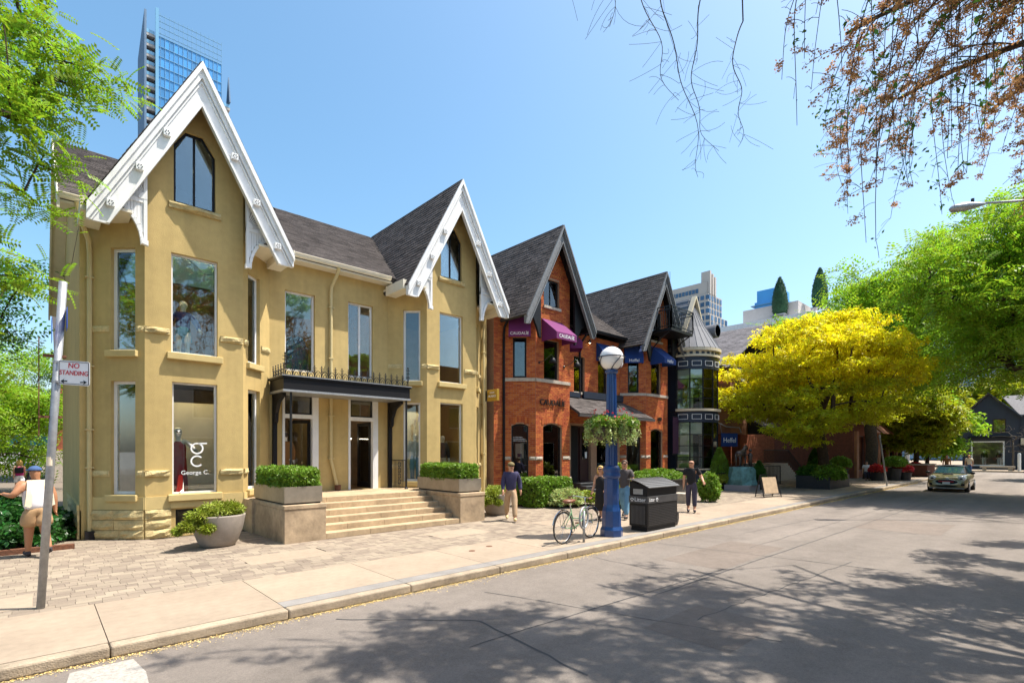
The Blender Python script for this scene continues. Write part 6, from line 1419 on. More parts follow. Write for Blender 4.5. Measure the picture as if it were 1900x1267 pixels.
for i, (x, y, m, lab) in enumerate(((41.2, 10.6, 'leaf_box', 'round green shrub in black tub left of the dark trunk'), (44.6, 8.2, 'leaf_box', 'round shrub in black tub right of the leaning pole'), (46.2, 8.3, 'leaf_box', 'second round shrub in tub further along the kerb'), (37.3, 11.0, 'leaf_dk', 'small spruce in a black tub by the shaded wall'))):
    tub(x, y, .38, .48, .85, lab.replace('shrub', 'tub', 1) if False else 'black tub holding the '+lab.split(' in ')[0]+' '+('left of the dark trunk', 'by the leaning pole', 'further along the kerb', 'by the shaded wall')[i], group='black tubs along the far kerb')
    if i < 3: mound('tub_shrub', (x, y, 1.15), (.62, .62, .5), lab, 1300, M[m], .12, group='round shrubs in tubs')
    else: cone_shrub(x, y, .8, .45, 1.6, lab, M[m])
for i, (x, y) in enumerate(((43.3, 8.9), (45.3, 7.7), (55, 8.6))):
    lab = ('red and yellow flowers in a box beside the dark trunk', 'red flowers by the tub at the kerb', 'red flowers in the raised bed by the far tree')[i]; tub(x, y, .35, .42, .55, ('dark box holding red and yellow flowers', 'grey pot holding red flowers at the kerb', 'dark box holding red flowers by the far tree')[i], group='flower tubs'); mound('flower_clump', (x, y, .75), (.5, .5, .35), lab, 500, M['petal_red'], .12, cat='flowers', group='red flower clumps')
t = thing('leaning_pole', (37.4, 7.2, 0), 'bare grey metal pole leaning at the kerb with small sign edge', 'pole'); k = MB(); k.tube([(37.4, 7.2, 0), (36.75, 7.45, 3.0)], .045, 8); k.build('pole', M['galv'], t); k = MB(); k.box(36.60, 36.86, 7.4, 7.46, 2.85, 3.05); k.build('sign_edge', M['galv'], t)
t = thing('brick_tree_bed', (56, 8.8, 0), 'low dark brick tree bed by the far kerb', 'tree bed'); k = MB(); k.box(54.2, 58, 7.7, 9.6, 0, .9); k.build('wall', M['brick3'], t); k = MB(); k.box(54.1, 58.1, 7.6, 9.7, .9, .98); k.build('coping', M['greystone'], t)
t = thing('street_light', (24.5, -2.9, 0), 'grey cobra head street light on long arm above the right trees', 'street light'); k = MB(); k.tube([(26.5, -3.0, 0), (26.5, -3.0, 9.6)], [.11, .07], 10); k.build('pole', M['galv'], t); k = MB(); k.tube([(26.5, -3.0, 9.5), (25.6, -1.2, 10.25), (24.2, .75, 10.42), (22.95, 1.88, 10.3)], [.05, .045, .04, .035], 8); k.build('arm', M['galv'], t, smooth=True)
k = MB(); d = Vector((-.73, .68, -.22)).normalized(); p = Vector((22.98, 1.85, 10.3)); k.tube([p-d*.1, p+d*.1, p+d*.55, p+d*.95, p+d*1.08], [.05, .10, .19, .16, .04], 12); k.v = [(x, y, 10.2+(z-10.2)*.72) for x, y, z in k.v]; k.build('lamp_head', M['galv'], t, smooth=True); k = MB(); q = p+d*.3; k.tube([q+Vector((0, 0, .08)), q+Vector((0, 0, .22))], .05, 8); k.build('photocell', M['blackmetal'], t)
# market canopy down the lane
t = thing('lane_canopy', (-.6, 46, 0), 'teal canvas canopy far down the left lane', 'canopy'); k = MB(); k.prism([(-1.5, 50, 2.5), (1.0, 50, 2.5), (.6, 51, 3.2), (-1.1, 51, 3.2)], (0, 1.2, 0)); k.build('canvas', M['teal_tent'], t); k = MB()
for x in (-1.4, .9): k.tube([(x, 50.1, 0), (x, 50.1, 2.5)], .04, 6)
k.build('poles', M['galv'], t)
for i, x in enumerate((52.0, 53.2)):
    pass
t = thing('stone_bench', (74.2, 4.6, 0), 'low stone bench before the charcoal house', 'bench'); k = MB(); k.box(74, 74.5, 3.4, 6.1, .3, .5); k.build('seat', M['greystone'], t); k = MB(); k.box(74.05, 74.45, 3.6, 3.9, 0, .3); k.build('leg', M['greystone'], t); k = MB(); k.box(74.05, 74.45, 5.6, 5.9, 0, .3); k.build('leg', M['greystone'], t)
t = thing('white_bollard', (74.4, 3.1, 0), 'white bollard post before the charcoal house', 'bollard'); k = MB(); k.lathe(74.4, 3.1, [(.13, 0), (.13, 1.75), (.10, 1.85), (0, 1.86)], 12); k.build('post', M['white'], t)
# ============================================================ people
def skinmesh(verts, edges, radii, sub=1, rootv=0):
    me = bpy.data.meshes.new('sk'); me.from_pydata([tuple(v) for v in verts], edges, []); o = bpy.data.objects.new('sk', me); COL.objects.link(o)
    md = o.modifiers.new('skin', 'SKIN'); md.use_smooth_shade = True; md.branch_smoothing = .3
    for i, r_ in enumerate(radii): sv = me.skin_vertices[0].data[i]; sv.radius = r_ if hasattr(r_, '__len__') else (r_, r_); sv.use_root = (i == rootv)
    o.modifiers.new('sub', 'SUBSURF').levels = sub
    dg = bpy.context.evaluated_depsgraph_get(); out = bpy.data.meshes.new_from_object(o.evaluated_get(dg)); bpy.data.objects.remove(o); bpy.data.meshes.remove(me); return out
def person(loc, face, label, pose, wear, H_=1.76, group=None, hair=None, hat=None, glasses=False, name='person', cat='person', skin='skin', fat=1., female=False, longhair=False):
    """face: heading in degrees (0 = +X). pose: lt,lk,rt,rk thigh/knee; la,lb,le / ra,rb,re arm swing, spread, elbow; lean, head (turn)"""
    loc = Vector(loc); t = thing(name, tuple(loc), label, cat, group); k = H_/1.76; p = dict(lt=0, lk=0, rt=0, rk=0, la=0, lb=8, le=8, ra=0, rb=8, re=8, lean=0, turn=0, drop=0, pitch=0); p.update(pose)
    f = Vector((math.cos(math.radians(face)), math.sin(math.radians(face)), 0)); l = Vector((-f.y, f.x, 0)); up = Vector((0, 0, 1)); D_ = lambda a: math.radians(a)
    ld = (up*math.cos(D_(p['lean']))+f*math.sin(D_(p['lean'])))
    hipz = .0; legs = {}; low = 0
    def leg(sd, th, kn):
        h = l*sd*.095*k; kd = (-up*math.cos(D_(th))+f*math.sin(D_(th))); kk = h+kd*.43*k; a2 = th-kn; sd_ = (-up*math.cos(D_(a2))+f*math.sin(D_(a2))); an = kk+sd_*.42*k; toe_a = a2*.55; fd = (f*math.cos(D_(toe_a))-up*0-f*0); fd = f*math.cos(D_(a2*.6))+up*math.sin(D_(a2*.6)); hee = an+(-up*.075-f*.03)*k; toe = an+(fd*.17-up*.06*math.cos(D_(a2)))*k
        return h, kk, an, toe, hee
    Lg, Rg = leg(1, p['lt'], p['lk']), leg(-1, p['rt'], p['rk']); lowz = min(min(q.z for q in Lg), min(q.z for q in Rg))-.025*k
    base = loc+up*(-lowz)-up*p['drop']; 
    pel = base; W_ = lambda v: base+v
    sp1 = pel+ld*.16*k; sp2 = pel+ld*.34*k; nk = pel+ld*.53*k; hf = (f*math.cos(D_(p['turn']))+l*math.sin(D_(p['turn']))); hl = Vector((-hf.y, hf.x, 0)); pd = (ld*math.cos(D_(p['pitch']))+f*math.sin(D_(p['pitch'])))
    hb = nk+pd*.045*k+f*.015*k; hc = hb+pd*.12*k+hf*.012*k; ht = hc+pd*.085*k
    sw_ = .165 if female else .19
    def arm(sd, sw, ab, el):
        s0 = nk-ld*.045*k+l*sd*sw_*k; d1 = (-ld*math.cos(D_(sw))+f*math.sin(D_(sw))); d1 = (d1*math.cos(D_(ab))+l*sd*math.sin(D_(ab))).normalized(); e = s0+d1*.29*k; d2 = (-ld*math.cos(D_(sw+el))+f*math.sin(D_(sw+el))); d2 = (d2*math.cos(D_(ab*.4))+l*sd*math.sin(D_(ab*.4))).normalized(); wv = e+d2*.25*k; return s0, e, wv, d2
    LA, RA = arm(1, p['la'], p['lb'], p['le']), arm(-1, p['ra'], p['rb'], p['re'])
    if 'lw' in p: pass
    fk = k*fat
    V = [pel, sp1, sp2, nk, hb, hc, ht]; R = [(.135*fk, .115*fk), (.125*fk, .10*fk), (.15*fk, .11*fk), (.07*k, .065*k), (.066*k, .066*k), (.105*k, .112*k), (.07*k, .076*k)]
    E = [(0, 1), (1, 2), (2, 3), (3, 4), (4, 5), (5, 6)]
    idx = {}
    for nm, A_ in (('L', LA), ('R', RA)):
        i = len(V); V += [A_[0], A_[1], A_[2], A_[2]+A_[3]*.08*k]; R += [.066*fk, .053*fk, .036*k, (.042*k, .022*k)]; E += [(3 if False else 2, i), (i, i+1), (i+1, i+2), (i+2, i+3)]; idx[nm+'a'] = i
    for nm, G_ in (('L', Lg), ('R', Rg)):
        i = len(V); V += [W_(G_[0]-up*.02), W_(G_[1]), W_(G_[2]), W_(G_[3])]; R += [.10*fk, .068*fk, .045*k, .04*k]; E += [(0, i), (i, i+1), (i+1, i+2), (i+2, i+3)]; idx[nm+'l'] = i
    # calf bulge
    me = skinmesh(V, E, R, 1); b = MB()
    for A_ in (LA, RA):
        wv, d = A_[2]+A_[3]*.075*k, A_[3]; sdv = d.cross(up).normalized() if abs(d.dot(up)) < .95 else f.copy(); cu = d.cross(sdv).normalized()
        side = sdv
        for j, (o_, L_) in enumerate(((-.026, .062), (-.009, .075), (.009, .072), (.026, .058))):
            q0 = wv+side*o_*k; q1 = q0+d*L_*.55*k+cu*.006*k; q2 = q0+d*L_*.9*k+cu*.028*k; b.tube([q0, q1, q2], [.0095*k, .0085*k, .007*k], 5)
        q0 = A_[2]+A_[3]*.03*k-side*.022*k; b.tube([q0, q0-side*.03*k+d*.03*k, q0-side*.034*k+d*.06*k], [.011*k, .010*k, .008*k], 5)
    # nose, ears, jaw
    b.tube([hc+hf*.078*k+pd*.02*k, hc+hf*.108*k-pd*.025*k, hc+hf*.085*k-pd*.035*k], [.010*k, .015*k, .010*k], 6)
    for s_ in (-1, 1): b.ball(hc+hl*s_*.078*k, .022*k, 6, 5, (.6, .6, 1.2))
    b.ball(hc-pd*.075*k+hf*.035*k, .05*k, 8, 6)
    bm = bmesh.new(); bm.from_mesh(me); m2 = bpy.data.meshes.new('x'); m2.from_pydata(b.v, [], b.f); bm.from_mesh(m2); me2 = bpy.data.meshes.new('body'); bm.to_mesh(me2); bm.free(); me2.materials.clear()
    body = obj('body', me2, M[skin], t, True)
    fb = MB()
    for s_ in (-1, 1): fb.ball(hc+hf*.082*k+hl*s_*.032*k+pd*.018*k, .011*k, 6, 4)
    fb.tube([hc+hf*.083*k+hl*-.024*k-pd*.058*k, hc+hf*.092*k-pd*.06*k, hc+hf*.083*k+hl*.024*k-pd*.058*k], .006*k, 5); fb.build('eyes_and_mouth', M['brownleather'], body)
    if glasses:
        g = MB()
        for s_ in (-1, 1): g.ball(hc+hf*.094*k+hl*s_*.034*k+pd*.016*k, .027*k, 8, 6, (1, 1, .75)); g.tube([hc+hf*.09*k+hl*s_*.06*k+pd*.022*k, hc+hl*s_*.085*k+pd*.022*k], .005*k, 4)
        g.tube([hc+hf*.095*k-hl*.03*k+pd*.02*k, hc+hf*.095*k+hl*.03*k+pd*.02*k], .005*k, 4); g.build('sunglasses', M['black'], t)
    if hair:
        g = MB(); c_ = hc+pd*.028*k-hf*.018*k; g.ball(c_, 1, 16, 11, (.100*k, .100*k, .098*k)); hv = []
        for x in g.v:
            q = Vector(x)-hc; fr_ = q.dot(hf)
            if fr_ > .055*k: q -= hf*(fr_-.055*k)*1.2
            if q.dot(pd) < -.01*k and fr_ > -.02*k: q *= .80
            hv.append(tuple(hc+q))
        g.v = hv
        if longhair:
            for j in range(9):
                a = -1.25+2.5*j/8; s_ = hl*math.sin(a)*.085*k-hf*math.cos(a)*.07*k; g.tube([hc+pd*.04*k+s_, hc-pd*.06*k+s_*1.15, hc-pd*.19*k+s_*1.15-hf*.02*k], [.035*k, .037*k, .012*k], 6)
        g.build('hair', M[hair], t, True)
    if hat:
        hm, back = hat; g = MB(); c_ = hc+pd*.035*k; g.ball(c_, 1, 16, 9, (.108*k, .108*k, .095*k)); g.v = [tuple(Vector(v)-pd*min(0, (Vector(v)-c_).dot(pd))*.9) for v in g.v]; ht_ = g.build('cap', M[hm], t, True); q = -hf if back else hf; g = MB(); g.prism([c_+q*.09*k-q.cross(up)*.08*k, c_+q*.17*k-q.cross(up)*.05*k, c_+q*.185*k, c_+q*.17*k+q.cross(up)*.05*k, c_+q*.09*k+q.cross(up)*.08*k], (0, 0, .012)); g.build('peak', M[hm], ht_)
    def cloth(nm, ids, rad, m, ed, extra=None):
        mp = {}; vv = []; rr = []
        for i, (P, r_) in enumerate(ids): vv.append(P); rr.append(r_)
        return obj(nm, skinmesh(vv, ed, rr, 2), M[m], t, True)
    if 'shirt' in wear:
        m, sl = wear['shirt']; g = .018*k; vv = [pel+ld*-.075*k, sp1, sp2, nk-ld*.02*k]; rr = [(.185*fk, .16*fk), (.17*fk, .142*fk), (.205*fk, .155*fk), .10*k]; ed = [(0, 1), (1, 2), (2, 3)]
        if wear.get('dress'): vv[0] = pel-up*.35*k; rr[0] = (.20*k, .17*k)
        if sl:
            for A_ in (LA, RA):
                i = len(vv); e = A_[1] if sl != 'long' else A_[1]; q = A_[0]+(A_[1]-A_[0])*(.75 if sl == 'short' else 1); vv += [A_[0]+(nk-A_[0])*.05, q]; rr += [.088*fk, .078*fk]; ed += [(2, i), (i, i+1)]
                if sl == 'long': vv.append(A_[2]-A_[3]*.01*k); rr.append(.054*k); ed.append((i+1, i+2))
        obj('shirt', skinmesh(vv, ed, rr, 2), M[m], t, True)
    if 'legs' in wear:
        m, ln = wear['legs']; vv = [pel+ld*.11*k, pel-up*.03*k]; rr = [(.165*fk, .14*fk), (.178*fk, .155*fk)]; ed = [(0, 1)]
        for G_ in (Lg, Rg):
            i = len(vv); kn = W_(G_[1]); h = W_(G_[0]-up*.05*k)
            if ln == 'short': vv += [h, h+(kn-h)*.86]; rr += [.135*fk, .125*fk]; ed += [(1, i), (i, i+1)]
            else: vv += [h, kn, kn+(W_(G_[2])-kn)*(.95 if ln == 'long' else .80)]; rr += [.125*fk, .09*fk, .074*k]; ed += [(1, i), (i, i+1), (i+1, i+2)]
        obj('trousers' if ln != 'short' else 'shorts', skinmesh(vv, ed, rr, 2, 1), M[m], t, True)
    if 'skirt' in wear: g = MB(); q = pel; g.lathe(q.x, q.y, [(.13*k, q.z+.12*k), (.17*k, q.z), (.21*k, q.z-wear['skirt'][1]*k)], 14); g.build('skirt', M[wear['skirt'][0]], t, True)
    if 'shoes' in wear:
        for G_ in (Lg, Rg):
            g = MB(); an, toe, hee = W_(G_[2]), W_(G_[3]), W_(G_[4]); g.tube([hee-f*.01+up*.025*k, hee+(toe-hee)*.35+up*.035*k, toe+up*.012*k, toe+(toe-hee).normalized()*.05*k+up*.008*k], [.040*k, .048*k, .042*k, .022*k], 9); g.tube([an+up*.01, an-up*.05*k], [.042*k, .045*k], 8); g.build('shoe', M[wear['shoes']], t, True)
    return t, dict(nk=nk, sp2=sp2, pel=pel, f=f, l=l, up=up, RA=RA, LA=LA, hc=hc)
walk = dict(lt=22, lk=6, rt=-20, rk=22, la=-18, le=18, ra=20, re=24)
M['tanshoe'] = mat('tan_shoe', (.62, .47, .22), .7); M['darkshoe'] = mat('dark_shoe', (.03, .025, .03), .7); M['capgold'] = mat('cap_olive', (.16, .12, .045), .8)
person((10.42, 11.27, 0), -128, 'man in navy pullover, khaki trousers and cap walking past the brick house', dict(lt=20, lk=4, rt=-22, rk=14, la=-12, lb=14, le=30, ra=4, re=30, lean=3), dict(shirt=('navy', 'long'), legs=('khaki', 'long'), shoes='tanshoe'), 1.80, hat=('capgold', False), glasses=True, hair='hair_brown')
person((13.35, 9.25, 0), -158, 'bearded man in grey V-neck and light jeans behind the bin', dict(lt=16, lk=3, rt=-18, rk=18, la=5, lb=12, le=12, ra=-6, re=20, turn=8), dict(shirt=('greycloth', 'short'), legs=('jeans', 'long'), shoes='darkshoe'), 1.84, hair='hair_brown', glasses=True)
person((12.55, 9.55, 0), -160, 'blond woman in black dress half hidden by the blue lamp', dict(lt=12, lk=3, rt=-14, rk=14, la=10, le=50, ra=4, re=40, lean=2), dict(shirt=('blackcloth', None), skirt=('blackcloth', .62), shoes='darkshoe'), 1.66, hair='hair_blond', longhair=True, female=True, glasses=True)
person((16.42, 8.66, 0), -150, 'bald man in black tee and navy trousers standing behind the bin', dict(lt=8, lk=2, rt=-10, rk=4, la=2, lb=26, le=55, ra=-2, rb=8, re=8, turn=-14), dict(shirt=('blackcloth', 'short'), legs=('navytrouser', 'crop'), shoes='darkshoe'), 1.80, glasses=True)
_, J = person((.0, 13.85, 0), 104, 'man in white tank top and tan shorts walking away with a shirt over his shoulder', dict(lt=9, lk=2, rt=-13, rk=28, la=-18, lb=34, le=115, ra=-10, rb=12, re=14, lean=4, turn=22), dict(shirt=('whitecloth', None), legs=('shorts', 'short'), shoes='darkshoe'), 1.80, skin='skin_tan', hat=('denim', False), fat=1.22)
tw = thing('draped_shirt', tuple(J['sp2']), 'cream shirt draped over the shoulder of the man in white', 'shirt'); k = MB(); nk, f_, l_ = J['nk'], J['f'], J['l']
pts = []
for i in range(7):
    for j in range(6):
        u_, v_ = i/6-.5, j/5; q = nk+l_*(-.02+u_*(.34+.12*v_))-f_*(.085+.09*math.sin(min(v_*2.2, 1.6)))+Vector((0, 0, .02-.46*v_-.06*abs(u_)*v_+.05*math.cos(u_*9)*v_)); pts.append(q)
k.add(pts, [(i*6+j, i*6+j+1, (i+1)*6+j+1, (i+1)*6+j) for i in range(6) for j in range(5)]); k.add([p+f_*.035 for p in pts], [(i*6+j, (i+1)*6+j, (i+1)*6+j+1, i*6+j+1) for i in range(6) for j in range(5)]); k.build('cloth', M['creamcloth'], tw, True)
person((-.62, 35, 0), 96, 'blond woman in pink top with small black backpack down the lane', walk, dict(shirt=('pinkcloth', None), legs=('whitecloth', 'short'), shoes='whitecloth'), 1.70, hair='hair_blond', longhair=True, female=True)
bp = thing('backpack', (-.62, 34.9, 1.2), 'small black backpack on the woman in pink down the lane', 'backpack'); k = MB(); k.box(-.78, -.46, 34.72, 34.86, 1.0, 1.28); k.build('sack', M['black'], bp, bevel=.04)
person((-.98, 17.6, 0), 60, 'man in dark blue shirt and grey trousers cut off at the left edge', dict(la=-10, lb=18, le=70, ra=-25, rb=20, re=60, lt=5, rt=-5), dict(shirt=('denim', 'short'), legs=('greycloth', 'long'), shoes='darkshoe'), 1.78, skin='skin_tan', hair='hair_dark')
person((-.3, 41, 0), 100, 'person in blue walking far down the left lane', walk, dict(shirt=('denim', 'short'), legs=('navytrouser', 'long'), shoes='darkshoe'), 1.72, hair='hair_dark')
person((55.5, 6.6, 0), 180, 'person in brown top standing beyond the car roof, left of two', dict(), dict(shirt=('brownsuit', 'short'), legs=('denim', 'long'), shoes='darkshoe'), 1.75, hair='hair_brown')
person((57.5, 5.4, 0), 180, 'fair haired person in cream beyond the car roof, right of two', dict(), dict(shirt=('creamcloth', 'short'), legs=('denim', 'long'), shoes='darkshoe'), 1.75, hair='hair_blond')
person((43.6, 9.6, .0), 200, 'person in pale top sitting beside the dark trunk', dict(lt=80, lk=85, rt=80, rk=85), dict(shirt=('whitecloth', 'short'), legs=('navytrouser', 'long'), shoes='darkshoe'), 1.7, hair='hair_dark')
# ------------------------------------------------------------ shop mannequins
def manq(loc, face, label, pose, wear, H_=1.78, **kw): return person(loc, face, label, pose, wear, H_, name='mannequin', cat='mannequin', skin='manq', **kw)
manq((2.62, 15.12, .98), -110, 'white mannequin in red dress in the lower left shop window', dict(la=0, lb=40, le=-60, ra=8, rb=6, re=12, lean=8, turn=20, lt=10, rt=-4), dict(shirt=('reddress', None), skirt=('reddress', .85)), 1.70, female=True, hair='manq', glasses=True)
_, J = manq((2.75, 15.34, 4.28), -100, 'seated white mannequin in blue jacket and teal skirt in the upper window', dict(lt=42, lk=46, rt=34, rk=38, lb=30, le=40, rb=30, re=40, turn=-40, lean=-6), dict(shirt=('bluejacket', 'long'), skirt=('teal', .25)), 1.72, female=True, hair='manq')
st_ = thing('display_stool', (2.75, 15.5, 4.15), 'display stool under the seated window mannequin', 'stool'); k = MB(); k.lathe(2.75, 15.52, [(.2, 4.15), (.05, 4.18), (.05, 4.62), (.22, 4.64), (.22, 4.70), (0, 4.70)], 14); k.build('stool', M['black'], st_)
manq((9.72, 15.45, .88), -120, 'mannequin in grey jacket and jeans in the right bay side window', dict(lb=12, rb=12), dict(shirt=('ltgreyjacket', 'long'), legs=('jeans', 'long'), shoes='darkshoe'), 1.85)
manq((10.75, 15.3, .88), -90, 'mannequin in checked grey jacket in the right bay front window', dict(lb=12, rb=12), dict(shirt=('greycloth', 'long'), legs=('creamcloth', 'long'), shoes='darkshoe'), 1.80)
manq((5.62, 16.35, .84), 90, 'mannequin in brown suit seen from behind in the left doorway', dict(lb=10, rb=10), dict(shirt=('brownsuit', 'long'), legs=('brownsuit', 'long'), shoes='darkshoe'), 1.85, hair='hair_dark')
for y_, nm in ((6.2, 'left'), (4.9, 'right')):
    manq((81.2, y_+.1, .35), 180, 'white and black dressed shop mannequin in the far charcoal house window, '+nm+' one', dict(), dict(shirt=('blackcloth', 'long'), legs=('whitecloth', 'long')), 1.8)
# ============================================================ car
t = thing('car', (37.9, 4.3, -.13), 'olive gold compact hatchback driving towards the viewer', 'car'); X0, Y0, Z0 = 36.0, 4.30, -.13
st_ = [(0, .62, .60, .30), (.05, .72, .74, .22), (.22, .83, .83, .19), (.6, .90, .865, .19), (1.1, .96, .865, .19), (1.6, 1.0, .865, .19), (2.4, 1.01, .865, .19), (3.1, 1.0, .86, .2), (3.5, .98, .82, .22), (3.75, .9, .74, .26), (3.84, .7, .62, .34)]
b = MB(); ring_ = 14
for x, tp, hw, zb in st_:
    half = [(0, zb), (hw*.86, zb), (hw*.98, zb+.10), (hw, .52), (hw*.985, tp-.16), (hw*.92, tp-.05), (hw*.72, tp), (0, tp+.025)]
    q = half+[(-y, z) for y, z in half[-2:0:-1]]
    b.v += [(X0+x, Y0+y, Z0+z) for y, z in q]; ring_ = len(q)
for i in range(len(st_)-1):
    for j in range(ring_): b.f.append((i*ring_+j, (i+1)*ring_+j, (i+1)*ring_+(j+1) % ring_, i*ring_+(j+1) % ring_))
b.f.append(tuple(range(ring_))); b.f.append(tuple(range(len(b.v)-1, len(b.v)-ring_-1, -1))); b.build('body', M['carpaint'], t, True)
def P(x, y, z): return (X0+x, Y0+y, Z0+z)
lo = [(1.10, .70), (2.0, .78), (3.1, .77), (3.72, .66)]; hi = [(1.72, .56), (2.1, .60), (3.0, .59), (3.35, .54)]; b = MB(); 
for (xl, yl), (xh, yh) in zip(lo, hi): b.v += [P(xl, -yl, .97), P(xl, yl, .97), P(xh, yh, 1.36), P(xh, -yh, 1.36)]
for i in range(3):
    for j in range(4): b.f.append((4*i+j, 4*(i+1)+j, 4*(i+1)+(j+1) % 4, 4*i+(j+1) % 4))
b.f += [(0, 1, 2, 3), (15, 14, 13, 12)]; b.build('cabin', M['black'], t)
b = MB(); b.prism([P(1.11, -.645, .99), P(1.11, .645, .99), P(1.665, .525, 1.335), P(1.665, -.525, 1.335)], (-.012, 0, .008)); b.build('windscreen', M['carglass'], t)
for s_ in (-1, 1): b = MB(); b.prism([P(1.55, s_*.748, 1.0), P(3.0, s_*.785, 1.0), P(2.95, s_*.605, 1.33), P(1.85, s_*.595, 1.33)], (0, s_*.012, .004)); b.build('side_window', M['carglass'], t)
b = MB(); n = 6
for i, (x, yh) in enumerate(((1.66, .56), (1.9, .60), (2.5, .62), (3.1, .60), (3.4, .54))):
    for j in range(n+1): a = -1+2*j/n; b.v.append(P(x, a*yh, 1.355+.045*(1-a*a)+(.02 if 0 < i < 4 else 0)))
for i in range(4):
    for j in range(n): b.f.append((i*(n+1)+j, i*(n+1)+j+1, (i+1)*(n+1)+j+1, (i+1)*(n+1)+j))
b.build('roof_panel', M['black'], t, True)
for s_ in (-1, 1):
    b = MB(); b.ball(P(.15, s_*.60, .735), 1, 20, 12, (.13, .17, .165)); hl_ = b.build('headlight', M['headlight'], t, True); b = MB(); b.ball(P(.025, s_*.60, .735), 1, 14, 8, (.03, .075, .05)); b.build('lens', M['bingrey'], hl_, True)
    b = MB(); b.ball(P(1.22, s_*.95, 1.02), 1, 12, 8, (.07, .11, .075)); mr = b.build('mirror', M['black'], t, True); b = MB(); b.beam(P(1.25, s_*.80, .98), P(1.22, s_*.92, 1.0), .04); b.build('mirror_arm', M['black'], mr)
    b = MB(); b.ball(P(.05, s_*.64, .42), 1, 12, 8, (.06, .11, .075)); b.build('fog_intake', M['black'], t, True)
    for x in (.72, 3.18):
        b = MB(); pr_ = [(.30, -.09), (.315, -.05), (.315, .05), (.30, .09)]; b.lathe(0, 0, pr_, 24); b.v = [P(x+p[0], s_*.78+p[2]*1.0, .31+p[1]) for p in b.v]; wl = b.build('wheel', M['rubber'], t, True); b = MB(); b.lathe(0, 0, [(.215, 0), (.20, .02), (.05, .03), (0, .03)], 20); b.v = [P(x+p[0], s_*(.868+p[2]), .31+p[1]) for p in b.v]; b.build('rim', M['galv'], wl)
b = MB(); b.ball(P(.0, 0, .555), 1, 28, 10, (.05, .47, .125)); gr_ = b.build('grille', M['black'], t, True)
b = MB(); b.tube([P(-.03+.05*abs(math.cos(a)), .48*math.cos(a), .555+.135*math.sin(a)) for a in np.linspace(0, 2*PI, 40)], .018, 6, cap=False); b.build('grille_surround', M['chrome'], gr_, True)
b = MB(); b.box(*[v for p in ((X0-.062, X0-.04), (Y0-.30, Y0+.32), (Z0+.555, Z0+.60)) for v in p]); b.build('red_bar', M['signred'], gr_)
b = MB(); b.box(X0-.085, X0-.065, Y0-.155, Y0+.155, Z0+.43, Z0+.565); b.build('number_plate', M['signwhite'], t)
b = MB(); b.ball(P(.02, 0, .33), 1, 20, 8, (.06, .52, .06)); b.build('lower_intake', M['black'], t, True); b = MB(); b.box(X0+.02, X0+.12, Y0-.72, Y0+.72, Z0+.20, Z0+.24); b.build('splitter', M['galv'], t)
b = MB(); b.prism([P(.55, -.22, .925), P(.55, .22, .925), P(.75, .18, .955), P(.75, -.18, .955)], (0, 0, .03)); b.build('bonnet_scoop', M['black'], t); b = MB(); b.ball(P(.03, 0, .76), 1, 10, 6, (.03, .11, .03)); b.build('badge', M['chrome'], t, True)
# ============================================================ trees
def proj(q):
    d = q[0]*FWD[0]+q[1]*FWD[1]; r_ = q[0]*RGT[0]+q[1]*RGT[1]; return (950+950*r_/d, 836-950*(q[2]-2.1)/d) if d > .2 else (-9999, 0)
cutY = lambda q: not (q[2] < 5.1 and np.hypot(q[0]-32.3, q[1]-8.9) < 3.0) and not (q[2] < 3.6 and q[0] > 35)
cl = ellipsoid_clumps((33.7, 9.6, 5.9), (5.3, 4.8, 3.7), 140, 11, .72, zmin=4.1, cut=cutY, mind=.85)
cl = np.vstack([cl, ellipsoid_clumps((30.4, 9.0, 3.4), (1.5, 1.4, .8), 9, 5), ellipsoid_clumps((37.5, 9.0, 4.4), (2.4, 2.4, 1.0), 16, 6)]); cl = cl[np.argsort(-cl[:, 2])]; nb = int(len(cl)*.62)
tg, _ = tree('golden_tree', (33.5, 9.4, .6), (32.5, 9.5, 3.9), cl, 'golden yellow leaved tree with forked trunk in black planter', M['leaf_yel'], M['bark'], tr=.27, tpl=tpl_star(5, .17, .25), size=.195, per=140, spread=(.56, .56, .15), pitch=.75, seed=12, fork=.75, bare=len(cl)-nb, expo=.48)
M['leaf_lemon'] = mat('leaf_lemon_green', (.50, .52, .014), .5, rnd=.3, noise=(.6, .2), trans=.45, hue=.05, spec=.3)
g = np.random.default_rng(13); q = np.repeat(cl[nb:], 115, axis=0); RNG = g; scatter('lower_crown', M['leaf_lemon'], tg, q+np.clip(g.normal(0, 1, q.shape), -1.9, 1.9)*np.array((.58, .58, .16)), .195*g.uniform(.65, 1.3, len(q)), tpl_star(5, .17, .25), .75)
cl = ellipsoid_clumps((47.6, 10.2, 11.2), (7.0, 6.5, 4.8), 190, 21, .4, cut=lambda q: not (proj(q)[0] < 1560 and proj(q)[1] < 590))
tree('locust_tree', (45.7, 9.8, 0), (46.3, 9.9, 7.5), cl, 'tall green locust with dark thick trunk behind the golden tree', M['leaf'], M['bark'], tr=.40, tpl=tpl_frond(5), size=1.1, per=60, spread=(.75, .75, .35), seed=22, fork=.6)
cl = ellipsoid_clumps((33.2, 1.5, 9.3), (6.2, 5.2, 4.0), 190, 31, .35, cut=lambda q: not (proj(q)[0] < 1640) and q[1] < 4.4)
tree('locust_tree', (31, -3.3, 0), (32.2, -1.2, 6.5), cl, 'bright green locust crown filling the right edge of the photo', M['leaf'], M['bark'], tr=.34, tpl=tpl_frond(6), size=.75, per=70, spread=(.7, .7, .3), seed=32, fork=.5)
